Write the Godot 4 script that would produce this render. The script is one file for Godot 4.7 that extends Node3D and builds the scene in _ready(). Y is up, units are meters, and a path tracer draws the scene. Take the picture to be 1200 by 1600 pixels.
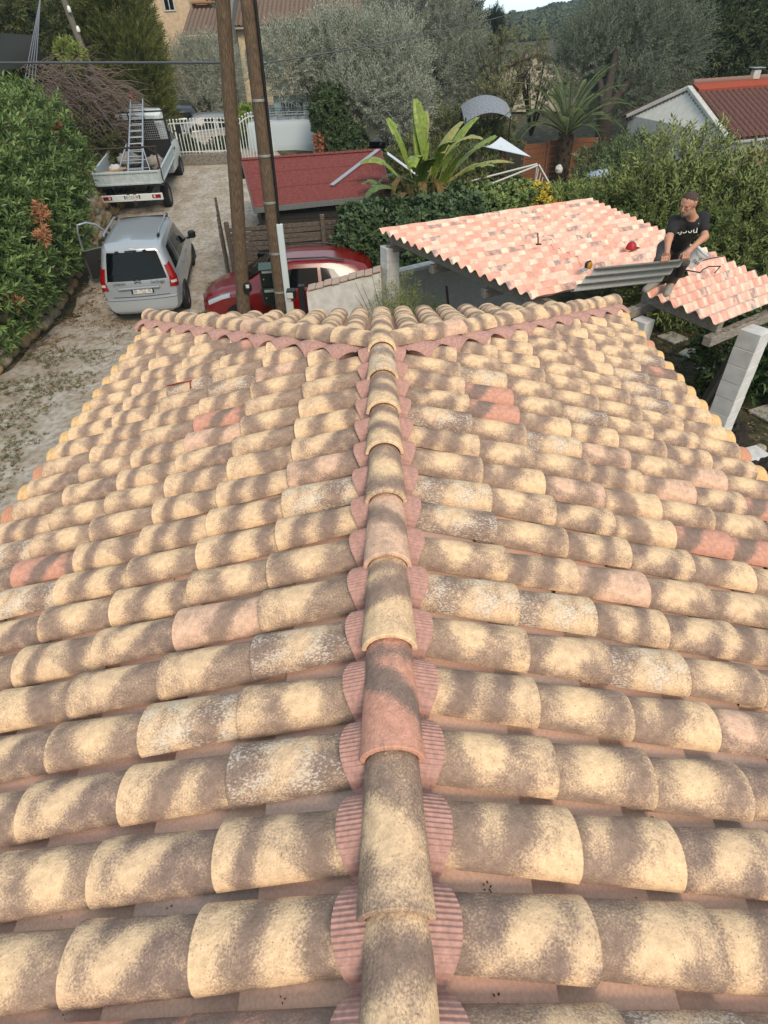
extends Node3D
# Units metres, y up. The camera stands over the ridge of a small tiled roof; -z runs away along the ridge.

var taken := {}
var rng := RandomNumberGenerator.new()
var noise := FastNoiseLite.new()
var mats := {}

# ---------------------------------------------------------------- mesh builder
class MB:
	var v := PackedVector3Array()
	var n := PackedVector3Array()
	var uv := PackedVector2Array()
	var ix := PackedInt32Array()
	func tri(a: Vector3, b: Vector3, c: Vector3, ua := Vector2.ZERO, ub := Vector2.ZERO, uc := Vector2.ZERO) -> void:
		var nn = (c - a).cross(b - a).normalized()
		var k = v.size()
		v.append(a); v.append(b); v.append(c)
		n.append(nn); n.append(nn); n.append(nn)
		uv.append(ua); uv.append(ub); uv.append(uc)
		ix.append(k); ix.append(k + 1); ix.append(k + 2)
	func quad(a: Vector3, b: Vector3, c: Vector3, d: Vector3, u0 := Vector2(0, 0), u1 := Vector2(1, 1)) -> void:
		var nn = (c - a).cross(b - d).normalized()
		var k = v.size()
		v.append(a); v.append(b); v.append(c); v.append(d)
		for i in 4: n.append(nn)
		uv.append(u0); uv.append(Vector2(u1.x, u0.y)); uv.append(u1); uv.append(Vector2(u0.x, u1.y))
		for i in [0, 1, 2, 0, 2, 3]: ix.append(k + i)
	# a box with chamfered edges
	func box(c: Vector3, s: Vector3, bev := 0.0, b := Basis.IDENTITY) -> void:
		var h = s * 0.5
		var e: float = min(bev, min(h.x, min(h.y, h.z)) * 0.9)
		var ax = [Vector3(1, 0, 0), Vector3(0, 1, 0), Vector3(0, 0, 1)]
		for a in 3:
			var p: Vector3 = ax[a]; var q: Vector3 = ax[(a + 1) % 3]; var r: Vector3 = ax[(a + 2) % 3]
			var ha: float = h[a]; var hq: float = h[(a + 1) % 3] - e; var hr: float = h[(a + 2) % 3] - e
			for sg in [1.0, -1.0]:
				var o = p * (ha * sg)
				var qq = q * (hq * sg)
				var rr = r * hr
				quad(c + b * (o - qq - rr), c + b * (o - qq + rr), c + b * (o + qq + rr), c + b * (o + qq - rr), Vector2.ZERO, Vector2(hq * 2, hr * 2))
			if e > 0.0:
				for s1 in [1.0, -1.0]:
					for s2 in [1.0, -1.0]:
						var la = p * (h[a] - e)
						var c1 = q * (h[(a + 1) % 3] * s1) + r * (hr * s2)
						var c2 = q * (hq * s1) + r * (h[(a + 2) % 3] * s2)
						if s1 * s2 > 0: quad(c + b * (c1 - la), c + b * (c2 - la), c + b * (c2 + la), c + b * (c1 + la))
						else: quad(c + b * (c1 + la), c + b * (c2 + la), c + b * (c2 - la), c + b * (c1 - la))
		if e > 0.0:
			for sx in [1.0, -1.0]:
				for sy in [1.0, -1.0]:
					for sz in [1.0, -1.0]:
						var A = Vector3(h.x * sx, (h.y - e) * sy, (h.z - e) * sz)
						var B = Vector3((h.x - e) * sx, h.y * sy, (h.z - e) * sz)
						var C = Vector3((h.x - e) * sx, (h.y - e) * sy, h.z * sz)
						if sx * sy * sz > 0: tri(c + b * A, c + b * C, c + b * B)
						else: tri(c + b * A, c + b * B, c + b * C)
	# a straight bar from a to b
	func bar(a: Vector3, b: Vector3, w: float, h: float, bev := 0.0, up := Vector3.UP) -> void:
		var d = b - a
		box((a + b) * 0.5, Vector3(w, h, d.length()), bev, MB.look(d, up))
	static func look(d: Vector3, up := Vector3.UP) -> Basis:
		var z = d.normalized()
		var x = up.cross(z)
		if x.length() < 0.01: x = Vector3.RIGHT.cross(z)
		if x.length() < 0.01: x = Vector3.FORWARD.cross(z)
		x = x.normalized()
		return Basis(x, z.cross(x).normalized(), z)
	# smooth grid: f(i, j) -> Vector3 for i in 0..nu, j in 0..nv
	func grid(nu: int, nv: int, f: Callable, u0 := Vector2(0, 0), u1 := Vector2(1, 1)) -> void:
		var k = v.size()
		var row = nv + 1
		for i in nu + 1:
			for j in nv + 1:
				v.append(f.call(float(i) / nu, float(j) / nv))
				n.append(Vector3.ZERO)
				uv.append(Vector2(lerpf(u0.x, u1.x, float(i) / nu), lerpf(u0.y, u1.y, float(j) / nv)))
		for i in nu:
			for j in nv:
				var a = k + i * row + j
				var q = [a, a + 1, a + row + 1, a + row]
				var nn = (v[q[2]] - v[q[0]]).cross(v[q[1]] - v[q[3]])
				for t in q: n[t] += nn
				for t in [0, 1, 2, 0, 2, 3]: ix.append(q[t])
		for i in range(k, v.size()):
			n[i] = n[i].normalized() if n[i].length_squared() > 1e-18 else Vector3.UP
	# round tube along a path
	func tube(path: Array, rad: Array, seg := 8, caps := true) -> void:
		var frames := []
		var prev = Basis.IDENTITY
		for i in path.size():
			var d: Vector3 = (path[min(i + 1, path.size() - 1)] - path[max(i - 1, 0)])
			var b: Basis
			if i == 0: b = MB.look(d, Vector3(0.13, 0.9, 0.31))
			else: b = MB.look(d, prev.y)
			frames.append(b); prev = b
		var k = v.size()
		for i in path.size():
			var r: float = rad[min(i, rad.size() - 1)]
			for j in seg + 1:
				var a = TAU * j / seg
				var o: Vector3 = frames[i].x * cos(a) + frames[i].y * sin(a)
				v.append(path[i] + o * r); n.append(o); uv.append(Vector2(float(j) / seg, float(i)))
		for i in path.size() - 1:
			for j in seg:
				var a = k + i * (seg + 1) + j
				for t in [a, a + seg + 1, a + 1, a + 1, a + seg + 1, a + seg + 2]: ix.append(t)
		if caps:
			for e in [0, path.size() - 1]:
				var c: Vector3 = path[e]
				var r2: float = rad[min(e, rad.size() - 1)]
				for j in seg:
					var a0 = TAU * j / seg; var a1 = TAU * (j + 1) / seg
					var p0: Vector3 = c + (frames[e].x * cos(a0) + frames[e].y * sin(a0)) * r2
					var p1: Vector3 = c + (frames[e].x * cos(a1) + frames[e].y * sin(a1)) * r2
					if e == 0: tri(c, p0, p1)
					else: tri(c, p1, p0)
	# flat polygon prism: pts in the plane (x, y), extruded along z by depth, placed by xf
	func prism(pts: PackedVector2Array, depth: float, xf := Transform3D.IDENTITY) -> void:
		var t = Geometry2D.triangulate_polygon(pts)
		for i in range(0, t.size(), 3):
			var a = pts[t[i]]; var b = pts[t[i + 1]]; var c = pts[t[i + 2]]
			if (b - a).cross(c - a) > 0.0:
				var s = b; b = c; c = s
			tri(xf * Vector3(a.x, a.y, depth), xf * Vector3(b.x, b.y, depth), xf * Vector3(c.x, c.y, depth), a, b, c)
			tri(xf * Vector3(a.x, a.y, 0), xf * Vector3(c.x, c.y, 0), xf * Vector3(b.x, b.y, 0), a, c, b)
		var ccw = not Geometry2D.is_polygon_clockwise(pts)
		for i in pts.size():
			var a = pts[i]; var b = pts[(i + 1) % pts.size()]
			if ccw: quad(xf * Vector3(a.x, a.y, 0), xf * Vector3(a.x, a.y, depth), xf * Vector3(b.x, b.y, depth), xf * Vector3(b.x, b.y, 0))
			else: quad(xf * Vector3(b.x, b.y, 0), xf * Vector3(b.x, b.y, depth), xf * Vector3(a.x, a.y, depth), xf * Vector3(a.x, a.y, 0))
	# surface of revolution around y: prof = [[r, y], ...]
	func lathe(prof: Array, seg := 16, xf := Transform3D.IDENTITY) -> void:
		grid(prof.size() - 1, seg, func(a, b):
			var p: Array = prof[int(round(a * (prof.size() - 1)))]
			return xf * Vector3(p[0] * cos(b * TAU), p[1], p[0] * sin(b * TAU)))
	func mesh(m: Material = null) -> ArrayMesh:
		var am := ArrayMesh.new()
		add_to(am, m)
		return am
	func add_to(am: ArrayMesh, m: Material = null) -> void:
		var arr := []
		arr.resize(Mesh.ARRAY_MAX)
		arr[Mesh.ARRAY_VERTEX] = v; arr[Mesh.ARRAY_NORMAL] = n; arr[Mesh.ARRAY_TEX_UV] = uv; arr[Mesh.ARRAY_INDEX] = ix
		am.add_surface_from_arrays(Mesh.PRIMITIVE_TRIANGLES, arr)
		if m: am.surface_set_material(am.get_surface_count() - 1, m)

# ---------------------------------------------------------------- objects
func uniq(parent: Node, called: String) -> String:
	var key = str(parent.get_instance_id()) + called
	var k: int = taken.get(key, 0)
	taken[key] = k + 1
	return called if k == 0 else "%s_%03d" % [called, k]

func thing(called: String, label: String, category: String, at := Vector3.ZERO, turn := 0.0, group := "") -> Node3D:
	var o := Node3D.new()
	o.name = uniq(self, called)
	add_child(o)
	o.position = at; o.rotation.y = turn
	o.set_meta("label", label); o.set_meta("category", category)
	if group: o.set_meta("group", group)
	return o

func part(parent: Node3D, called: String, m, mat: Material = null) -> MeshInstance3D:
	var o := MeshInstance3D.new()
	o.name = uniq(parent, called)
	o.mesh = m.mesh(mat) if m is MB else m
	if mat and not (m is MB): o.material_override = mat
	parent.add_child(o)
	return o

func single(called: String, label: String, category: String, m, mat: Material, at := Vector3.ZERO, turn := 0.0, group := "") -> MeshInstance3D:
	var o = part(self, called, m, mat)
	o.position = at; o.rotation.y = turn
	o.set_meta("label", label); o.set_meta("category", category)
	if group: o.set_meta("group", group)
	return o

func structure(called: String, m, mat: Material) -> MeshInstance3D:
	var o = part(self, called, m, mat)
	o.set_meta("kind", "structure")
	return o

func dup(src: Node3D, at: Vector3, turn: float, label := "") -> Node3D:
	var base = String(src.name)
	var o: Node3D = src.duplicate()
	o.name = uniq(self, base)
	add_child(o)
	o.position = at; o.rotation.y = turn
	if label: o.set_meta("label", label)
	return o

# ---------------------------------------------------------------- materials
func mat(key: String, c: Color, rough := 0.85, metal := 0.0) -> StandardMaterial3D:
	if mats.has(key): return mats[key]
	var m := StandardMaterial3D.new()
	m.albedo_color = c; m.roughness = rough; m.metallic = metal
	mats[key] = m
	return m

var noise_tex := {}
func noise_texture(freq: float, fract: int, cols: Array, bumpy := false) -> NoiseTexture2D:
	var key = "%s %s %s %s" % [freq, fract, cols, bumpy]
	if noise_tex.has(key): return noise_tex[key]
	var f := FastNoiseLite.new()
	f.seed = 5; f.frequency = freq; f.fractal_octaves = fract
	f.noise_type = FastNoiseLite.TYPE_SIMPLEX_SMOOTH
	var t := NoiseTexture2D.new()
	t.width = 512; t.height = 512; t.seamless = true; t.noise = f
	if bumpy:
		t.as_normal_map = true; t.bump_strength = 6.0
	else:
		var g := Gradient.new()
		g.offsets = PackedFloat32Array(range(cols.size()).map(func(i): return 0.2 + 0.6 * i / max(1, cols.size() - 1)))
		g.colors = PackedColorArray(cols)
		t.color_ramp = g
	noise_tex[key] = t
	return t

# a noisy two or three tone surface, world triplanar; two-tone ones share grey textures under a tint
func noisy(key: String, cols: Array, freq := 0.02, size := 2.0, rough := 0.9, bump := 0.0, stretch := Vector3.ONE, fract := 4) -> StandardMaterial3D:
	if mats.has(key): return mats[key]
	var m := StandardMaterial3D.new()
	var fq: float = 0.015 if freq < 0.022 else (0.03 if freq < 0.042 else 0.055)
	if cols.size() == 2:
		var c0: Color = cols[0]; var c1: Color = cols[1]
		var q: float = snappedf((c0.r + c0.g + c0.b) / (c1.r + c1.g + c1.b), 0.1)
		m.albedo_color = c1
		m.albedo_texture = noise_texture(fq, 4, [Color(q, q, q), Color(1, 1, 1)])
	else:
		m.albedo_texture = noise_texture(freq, fract, cols)
	m.roughness = rough
	m.uv1_triplanar = true; m.uv1_world_triplanar = true
	m.uv1_scale = stretch / size
	m.uv1_offset = Vector3(key.hash() % 97, key.hash() % 61, key.hash() % 37) * 0.137
	if bump > 0.0:
		m.normal_enabled = true; m.normal_texture = noise_texture(fq, 4, [], true); m.normal_scale = bump
	mats[key] = m
	return m

func paint(key: String, c: Color, rough := 0.3) -> StandardMaterial3D:
	var m = mat(key, c, rough)
	m.clearcoat_enabled = true; m.clearcoat = 0.6; m.clearcoat_roughness = 0.12
	return m

func pane(key: String, c: Color, a: float) -> StandardMaterial3D:
	var m = mat(key, Color(c.r, c.g, c.b, a), 0.05)
	m.transparency = BaseMaterial3D.TRANSPARENCY_ALPHA
	return m

func text_mesh(t: String, size: float, depth := 0.004) -> TextMesh:
	var f := SystemFont.new()
	f.font_names = PackedStringArray(["Droid Sans"])
	var m := TextMesh.new()
	m.text = t; m.font = f; m.font_size = 32; m.pixel_size = size / 32.0; m.depth = depth
	return m

func put_text(parent: Node3D, called: String, t: String, size: float, xf: Transform3D, m: Material) -> MeshInstance3D:
	var o = part(parent, called, text_mesh(t, size), m)
	o.transform = xf
	return o

func _ready() -> void:
	rng.seed = 20240511
	noise.seed = 7; noise.frequency = 1.0
	# --- camera
	var cam := Camera3D.new()
	cam.name = "camera"
	add_child(cam)
	cam.position = Vector3(0.0076, 5.5, 0)
	var pitch := 0.696; var yaw := -0.0087; var roll := -0.0348
	var fw = Vector3(sin(yaw) * cos(pitch), -sin(pitch), -cos(yaw) * cos(pitch))
	var rt = Vector3(cos(yaw), 0, sin(yaw))
	var up = rt.cross(fw).normalized()
	var r2 = rt * cos(roll) + up * sin(roll)
	var u2 = up * cos(roll) - rt * sin(roll)
	cam.basis = Basis(r2, u2, -fw)
	cam.fov = 2.0 * rad_to_deg(atan(800.0 / 916.7))
	cam.near = 0.05; cam.far = 2000.0
	cam.current = true
	# --- sky, sun, exposure
	var sm := ProceduralSkyMaterial.new()
	sm.sky_top_color = Color(0.65, 0.71, 0.755); sm.sky_horizon_color = Color(0.84, 0.93, 0.945); sm.sky_curve = 0.15
	sm.ground_horizon_color = Color(0.45, 0.45, 0.40); sm.ground_bottom_color = Color(0.2, 0.19, 0.16)
	var sky := Sky.new(); sky.sky_material = sm
	var env := Environment.new()
	env.background_mode = Environment.BG_SKY; env.sky = sky
	env.tonemap_mode = Environment.TONE_MAPPER_LINEAR
	env.tonemap_exposure = 1.92
	env.sdfgi_enabled = true; env.ssao_enabled = true; env.ssil_enabled = true
	env.fog_enabled = true; env.fog_density = 0.0005; env.fog_light_color = Color(0.72, 0.80, 0.86)
	var we := WorldEnvironment.new(); we.name = "environment"; we.environment = env
	add_child(we)
	var sun := DirectionalLight3D.new()
	sun.name = "sun"; sun.light_energy = 0.5; sun.light_angular_distance = 22.0
	sun.light_color = Color(1.0, 0.94, 0.86); sun.shadow_enabled = true
	add_child(sun)
	sun.look_at_from_position(Vector3(10, 24, 18), Vector3(0, 0, -8))
	# --- the setting, then the things
	build_terrain()
	build_main_house()
	build_lane_side()
	build_vehicles()
	build_shed_yard()
	build_carport()
	build_person()
	build_background()
	build_plants()

# ---------------------------------------------------------------- the tiled house under the camera
const ROW := 0.2185
const ROW0 := 0.43
const APEX := 3.6
const PITCH := 0.29
var tile_mats := []
var CW := 0.097
var CH := 0.072

func smooth01(a: float, b: float, x: float) -> float:
	var t = clampf((x - a) / (b - a), 0.0, 1.0)
	return t * t * (3.0 - 2.0 * t)

# the sprayed-on ageing of one tile: light clay with dark speckled bands or a pale spot, v runs from head to front
func tile_texture(sd: int, light: Color, dark: Color, spots: Array, ground_dark: float, white: float) -> ImageTexture:
	var W := 128; var H := 192
	var img = Image.create(W, H, true, Image.FORMAT_RGB8)
	var lo := FastNoiseLite.new(); lo.seed = sd; lo.frequency = 0.018; lo.fractal_octaves = 3
	var hi := FastNoiseLite.new(); hi.seed = sd + 50; hi.frequency = 0.23; hi.fractal_octaves = 2
	var st := FastNoiseLite.new(); st.seed = sd + 90; st.frequency = 0.075; st.fractal_octaves = 2
	var rr := RandomNumberGenerator.new(); rr.seed = sd
	for y in H:
		var v = float(y) / H
		for x in W:
			var u = float(x) / W
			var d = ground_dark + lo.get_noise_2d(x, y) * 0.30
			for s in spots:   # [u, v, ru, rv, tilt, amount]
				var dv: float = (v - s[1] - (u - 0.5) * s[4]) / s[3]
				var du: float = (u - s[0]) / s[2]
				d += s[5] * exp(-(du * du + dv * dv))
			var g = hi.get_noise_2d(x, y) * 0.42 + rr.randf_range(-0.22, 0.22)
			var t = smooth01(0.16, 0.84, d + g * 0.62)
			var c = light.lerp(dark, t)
			c = c * (1.0 + lo.get_noise_2d(x * 3 + 400, y * 3) * 0.10 + rr.randf_range(-0.05, 0.05))
			if white > 0.0:
				var w = st.get_noise_2d(x * 2.8, y * 1.5) * 0.8 + hi.get_noise_2d(x * 1.3 + 90, y * 0.8) * 0.7 + lo.get_noise_2d(x + 900, y) * 0.8
				c = c.lerp(Color(0.84, 0.80, 0.74), smooth01(0.30 - white * 0.35, 0.75 - white * 0.3, w) * 0.75)
			if rr.randf() < 0.006: c = c.lerp(Color(0.30, 0.24, 0.2), 0.7)
			img.set_pixel(x, y, c)
	img.generate_mipmaps()
	return ImageTexture.create_from_image(img)

func tile_material(sd: int, light: Color, dark: Color, spots: Array, gd: float, white := 0.0) -> StandardMaterial3D:
	var m := StandardMaterial3D.new()
	m.albedo_texture = tile_texture(sd, light, dark, spots, gd, white)
	m.roughness = 0.93; m.metallic_specular = 0.25
	m.normal_enabled = true; m.normal_texture = clay_bump(); m.normal_scale = 0.35
	m.texture_repeat = false
	return m

var bump_tex: NoiseTexture2D
func clay_bump() -> NoiseTexture2D:
	if bump_tex: return bump_tex
	var f := FastNoiseLite.new(); f.seed = 3; f.frequency = 0.09; f.fractal_octaves = 3
	bump_tex = NoiseTexture2D.new()
	bump_tex.width = 256; bump_tex.height = 256; bump_tex.noise = f; bump_tex.as_normal_map = true; bump_tex.bump_strength = 4.0
	return bump_tex

func make_tile_mats() -> void:
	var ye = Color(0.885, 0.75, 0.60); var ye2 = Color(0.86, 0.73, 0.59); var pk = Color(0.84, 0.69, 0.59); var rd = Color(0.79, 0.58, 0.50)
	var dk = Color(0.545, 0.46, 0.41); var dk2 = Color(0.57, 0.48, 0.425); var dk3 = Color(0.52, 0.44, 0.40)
	var A = func(v: float, r: float, tilt: float, amt: float): return [0.5, v, 3.0, r, tilt, amt]
	# pale tiles with dark bands
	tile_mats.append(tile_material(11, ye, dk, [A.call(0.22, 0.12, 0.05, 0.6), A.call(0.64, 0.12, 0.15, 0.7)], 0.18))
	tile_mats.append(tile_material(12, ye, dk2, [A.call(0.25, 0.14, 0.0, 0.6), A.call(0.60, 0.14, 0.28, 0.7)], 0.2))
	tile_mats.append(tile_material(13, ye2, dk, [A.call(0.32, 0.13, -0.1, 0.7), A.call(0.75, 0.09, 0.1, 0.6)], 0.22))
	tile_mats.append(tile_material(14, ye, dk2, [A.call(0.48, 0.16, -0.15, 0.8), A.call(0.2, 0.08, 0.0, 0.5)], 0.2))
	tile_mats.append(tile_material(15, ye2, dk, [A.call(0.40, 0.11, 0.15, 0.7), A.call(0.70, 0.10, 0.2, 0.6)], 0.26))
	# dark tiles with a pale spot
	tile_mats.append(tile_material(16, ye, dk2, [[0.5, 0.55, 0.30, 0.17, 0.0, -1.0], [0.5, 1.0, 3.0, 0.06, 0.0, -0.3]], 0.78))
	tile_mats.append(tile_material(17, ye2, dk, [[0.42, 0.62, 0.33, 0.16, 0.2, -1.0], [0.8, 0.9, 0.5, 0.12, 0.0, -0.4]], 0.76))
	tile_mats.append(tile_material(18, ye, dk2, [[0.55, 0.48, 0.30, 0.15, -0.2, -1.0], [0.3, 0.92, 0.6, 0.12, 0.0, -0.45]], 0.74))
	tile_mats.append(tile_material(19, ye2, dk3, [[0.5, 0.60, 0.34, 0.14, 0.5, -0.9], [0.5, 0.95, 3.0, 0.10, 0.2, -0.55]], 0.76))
	# red and pink ones
	tile_mats.append(tile_material(20, rd, dk3, [[0.5, 0.58, 0.3, 0.13, 0.0, -0.9]], 0.82))
	tile_mats.append(tile_material(21, rd, dk3, [A.call(0.52, 0.13, 0.4, 0.9), A.call(0.22, 0.08, 0.0, 0.6)], 0.12))
	tile_mats.append(tile_material(22, pk, dk, [[0.5, 0.5, 0.32, 0.15, 0.0, -0.9], [0.5, 0.95, 3.0, 0.1, 0.0, -0.4]], 0.74))
	tile_mats.append(tile_material(23, pk, dk2, [A.call(0.45, 0.12, 0.3, 0.75)], 0.22))
	# white washed, mottled ones
	tile_mats.append(tile_material(24, ye, dk, [A.call(0.35, 0.14, 0.2, 0.5)], 0.35, 0.65))
	tile_mats.append(tile_material(25, ye2, dk3, [[0.5, 0.55, 0.34, 0.18, 0.2, -0.6]], 0.72, 0.5))
	# evenly pale ones for the eaves
	tile_mats.append(tile_material(26, Color(0.86, 0.70, 0.50), dk2, [], 0.12))
	tile_mats.append(tile_material(27, Color(0.78, 0.56, 0.45), dk2, [], 0.14))

func pick_variant(r: RandomNumberGenerator) -> int:
	var w = [7, 7, 7, 7, 7, 12, 11, 11, 10, 3, 2, 2, 2, 4, 4]
	var k = r.randi_range(0, 95)
	for i in w.size():
		k -= w[i]
		if k < 0: return i
	return 0

# barrel tile: head at z = 0, front at z = L, open underneath
func barrel(L: float, w0: float, w1: float, h0: float, h1: float, th: float, flip := 1.0, nu := 12, nv := 4) -> ArrayMesh:
	var m := MB.new()
	var P = func(a: float, b: float, inset: float) -> Vector3:
		var ph = (a - 0.5) * PI * 0.98
		var w = lerpf(w0, w1, b) - inset; var h = lerpf(h0, h1, b) - inset
		return Vector3(w * sin(ph), flip * h * cos(ph), L * b)
	m.grid(nu, nv, func(a, b): return P.call(a, b, 0.0) if flip > 0 else P.call(1.0 - a, b, 0.0))
	# front lip: softened outer edge, then the cut face
	m.grid(nu, 1, func(a, b):
		var aa: float = a if flip > 0 else 1.0 - a
		var q: Vector3 = P.call(aa, 1.0, b * 0.004)
		q.z += b * 0.004
		return q, Vector2(0, 0.985), Vector2(1, 1))
	m.grid(nu, 1, func(a, b):
		var aa: float = a if flip > 0 else 1.0 - a
		var q: Vector3 = P.call(aa, 1.0, 0.004 + b * (th - 0.004))
		q.z += 0.004
		return q, Vector2(0, 0.985), Vector2(1, 1))
	m.grid(nu, 1, func(a, b):
		var aa: float = a if flip > 0 else 1.0 - a
		var q: Vector3 = P.call(aa, 1.0 - b, th)
		if b == 0.0: q.z += 0.004
		return q)
	return m.mesh()

# height of the cover tiles above the bed plane, at offset d from a row's crest line
func cover_height(d: float) -> float:
	var q = absf(d) / CW
	return 0.012 + CH * sqrt(maxf(0.0, 1.0 - q * q)) if q < 1.0 else 0.0

func build_main_house() -> void:
	make_tile_mats()
	var house = thing("tiled_house", "low house with a hipped roof of mottled sand and brown barrel tiles", "house", Vector3(0, 0, 0))
	var render_mat = noisy("render_beige", [Color(0.72, 0.63, 0.5), Color(0.78, 0.69, 0.56)], 0.03, 1.5)
	# walls, down to the ground
	for w in [[Vector3(-2.12, 1.55, -0.2), Vector3(0.24, 3.1, 10.8)], [Vector3(2.12, 1.55, -0.2), Vector3(0.24, 3.1, 10.8)], [Vector3(0, 1.55, -5.6), Vector3(4.0, 3.1, 0.24)], [Vector3(0, 1.55, 5.2), Vector3(4.0, 3.1, 0.24)]]:
		var m := MB.new()
		m.box(w[0], w[1], 0.01)
		part(house, "wall", m, render_mat)
	var YB = 4.0 - 0.145     # bed plane at the ridge
	# timber deck under the tiles
	var deck := MB.new()
	for sg in [-1.0, 1.0]:
		deck.quad(Vector3(0, YB - 0.05, 6), Vector3(0, YB - 0.05, -APEX), Vector3(sg * 2.3, YB - 0.05 - 2.3 * PITCH, -APEX - 2.3), Vector3(sg * 2.3, YB - 0.05 - 2.3 * PITCH, 6))
	deck.tri(Vector3(0, YB - 0.05, -APEX), Vector3(-2.3, YB - 0.05 - 2.3 * PITCH, -APEX - 2.3), Vector3(2.3, YB - 0.05 - 2.3 * PITCH, -APEX - 2.3))
	part(house, "roof_deck", deck, noisy("deck", [Color(0.33, 0.25, 0.2), Color(0.42, 0.33, 0.27)], 0.02, 1.0))
	var cover = barrel(0.42, 0.082, CW, 0.060, CH, 0.013)
	var pan = barrel(0.42, 0.098, 0.088, 0.050, 0.045, 0.012, -1.0, 8, 1)
	var pan_mats = [noisy("pan_a", [Color(0.80, 0.62, 0.53), Color(0.87, 0.69, 0.59)], 0.03, 0.22), noisy("pan_b", [Color(0.79, 0.60, 0.51), Color(0.85, 0.66, 0.57)], 0.03, 0.22), noisy("pan_c", [Color(0.74, 0.62, 0.55), Color(0.80, 0.67, 0.60)], 0.04, 0.22)]
	var r := RandomNumberGenerator.new(); r.seed = 5
	var covers = []   # [transform, variant, distance]
	var pans := []
	var cs = 1.0 / sqrt(1.0 + PITCH * PITCH)
	var eye = Vector3(0, 5.5, 0)
	for side in [-1.0, 1.0]:
		var first: float = 0.475 if side < 0 else 0.47
		var step: float = 0.36 if side < 0 else 0.313
		var dn = Vector3(side * cs, -PITCH * cs, 0)          # down the slope
		var nr = Vector3(side * PITCH * cs, cs, 0)
		var ac = nr.cross(dn).normalized()
		var bs = Basis(ac, nr, dn)
		for i in range(-4, 26):
			var z = ROW0 + ROW * i
			for kind in 2:      # 0 cover, 1 pan between this row and the next
				var zz: float = z + (ROW * 0.5 if kind == 1 else 0.0)
				var hipx = maxf(0.03, zz - APEX + 0.02)
				if hipx > 2.25: continue
				var k := 0
				while true:
					var xf: float = first + step * k
					k += 1
					var eave: float = 2.30
					if kind == 1: xf -= 0.11
					if xf > eave + 0.08: break
					if xf < hipx + 0.07: continue
					var L: float = minf(0.42, (xf - hipx + 0.03) / cs)
					var tl = 0.017 if kind == 0 else 0.014
					var jit = Vector3(0, 0, r.randf_range(-0.004, 0.004))
					var front = Vector3(side * xf, YB - PITCH * xf, -zz) + nr * (tl if kind == 0 else 0.030) + jit + dn * r.randf_range(-0.010, 0.010)
					var tb = bs * Basis(Vector3.RIGHT, -tl / 0.36) * Basis(Vector3.UP, r.randf_range(-0.02, 0.02)) * Basis(Vector3.BACK, r.randf_range(-0.05, 0.05))
					tb = tb * Basis.from_scale(Vector3(r.randf_range(0.97, 1.04), r.randf_range(0.96, 1.05), L / 0.42))
					var tr = Transform3D(tb, front - tb * Vector3(0, 0, 0.42))
					var dist = front.distance_to(eye)
					if kind == 0: covers.append([tr, pick_variant(r), dist])
					else: pans.append([tr, [0, 0, 1, 0, 2, 1, 0, 0, 1, 0][r.randi_range(0, 9)], dist])
			# the eave tile that peeps out from under the last cover
			if z - APEX < 2.2:
				var xe: float = 2.355 if side < 0 else 2.43
				var fr = Vector3(side * xe, YB - PITCH * xe, -z) - nr * 0.002
				var tb2 = bs * Basis.from_scale(Vector3(1.04, 1.0, 0.6))
				covers.append([Transform3D(tb2, fr - tb2 * Vector3(0, 0, 0.42)), [15, 15, 15, 16, 15][r.randi_range(0, 4)], fr.distance_to(eye)])
	# the far hip slope
	var dn2 = Vector3(0, -PITCH * cs, -cs)
	var nr2 = Vector3(0, cs, -PITCH * cs)
	var bs2 = Basis(nr2.cross(dn2).normalized(), nr2, dn2)
	for j in range(-10, 11):
		for kind in 2:
			var x: float = ROW * (j + 0.5 * kind)
			var s0 = absf(x) + 0.02
			if s0 > 2.2: continue
			for k in 8:
				var s: float = 2.36 - 0.325 * k
				if s < s0 + 0.07: continue
				var L: float = minf(0.42, (s - s0 + 0.03) / cs)
				var fr = Vector3(x, YB - PITCH * s, -APEX - s) + nr2 * (0.017 if kind == 0 else 0.018)
				var tb = bs2 * Basis(Vector3.RIGHT, -0.045) * Basis(Vector3.UP, r.randf_range(-0.012, 0.012)) * Basis.from_scale(Vector3(1, 1, L / 0.42))
				var tr = Transform3D(tb, fr - tb * Vector3(0, 0, 0.42))
				if kind == 0: covers.append([tr, pick_variant(r) % 9, fr.distance_to(eye) + 0.8])
				else: pans.append([tr, 0, fr.distance_to(eye) + 3.0])
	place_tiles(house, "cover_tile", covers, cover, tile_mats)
	place_tiles(house, "pan_tile", pans, pan, pan_mats)
	# ridge tiles, wide end towards the camera
	var rt = barrel(0.43, 0.074, 0.092, 0.066, 0.082, 0.015, 1.0, 14, 4)
	var ridge_var = [0, 7, 5, 2, 6, 10, 3, 12, 5, 0, 1, 13, 0, 6, 1]
	for k in range(-4, 9):
		var zf = 0.431 + 0.378 * k
		var tb = Basis(Vector3.LEFT, Vector3.UP, Vector3.BACK)
		tb = Basis(Vector3(1, 0, 0), Vector3.UP, Vector3.BACK) * Basis(Vector3.RIGHT, -0.036) * Basis(Vector3.UP, r.randf_range(-0.012, 0.012))
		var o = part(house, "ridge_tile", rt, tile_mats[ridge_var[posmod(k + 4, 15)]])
		o.transform = Transform3D(tb, Vector3(0, 3.918, -zf) - tb * Vector3(0, 0, 0.43))
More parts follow.
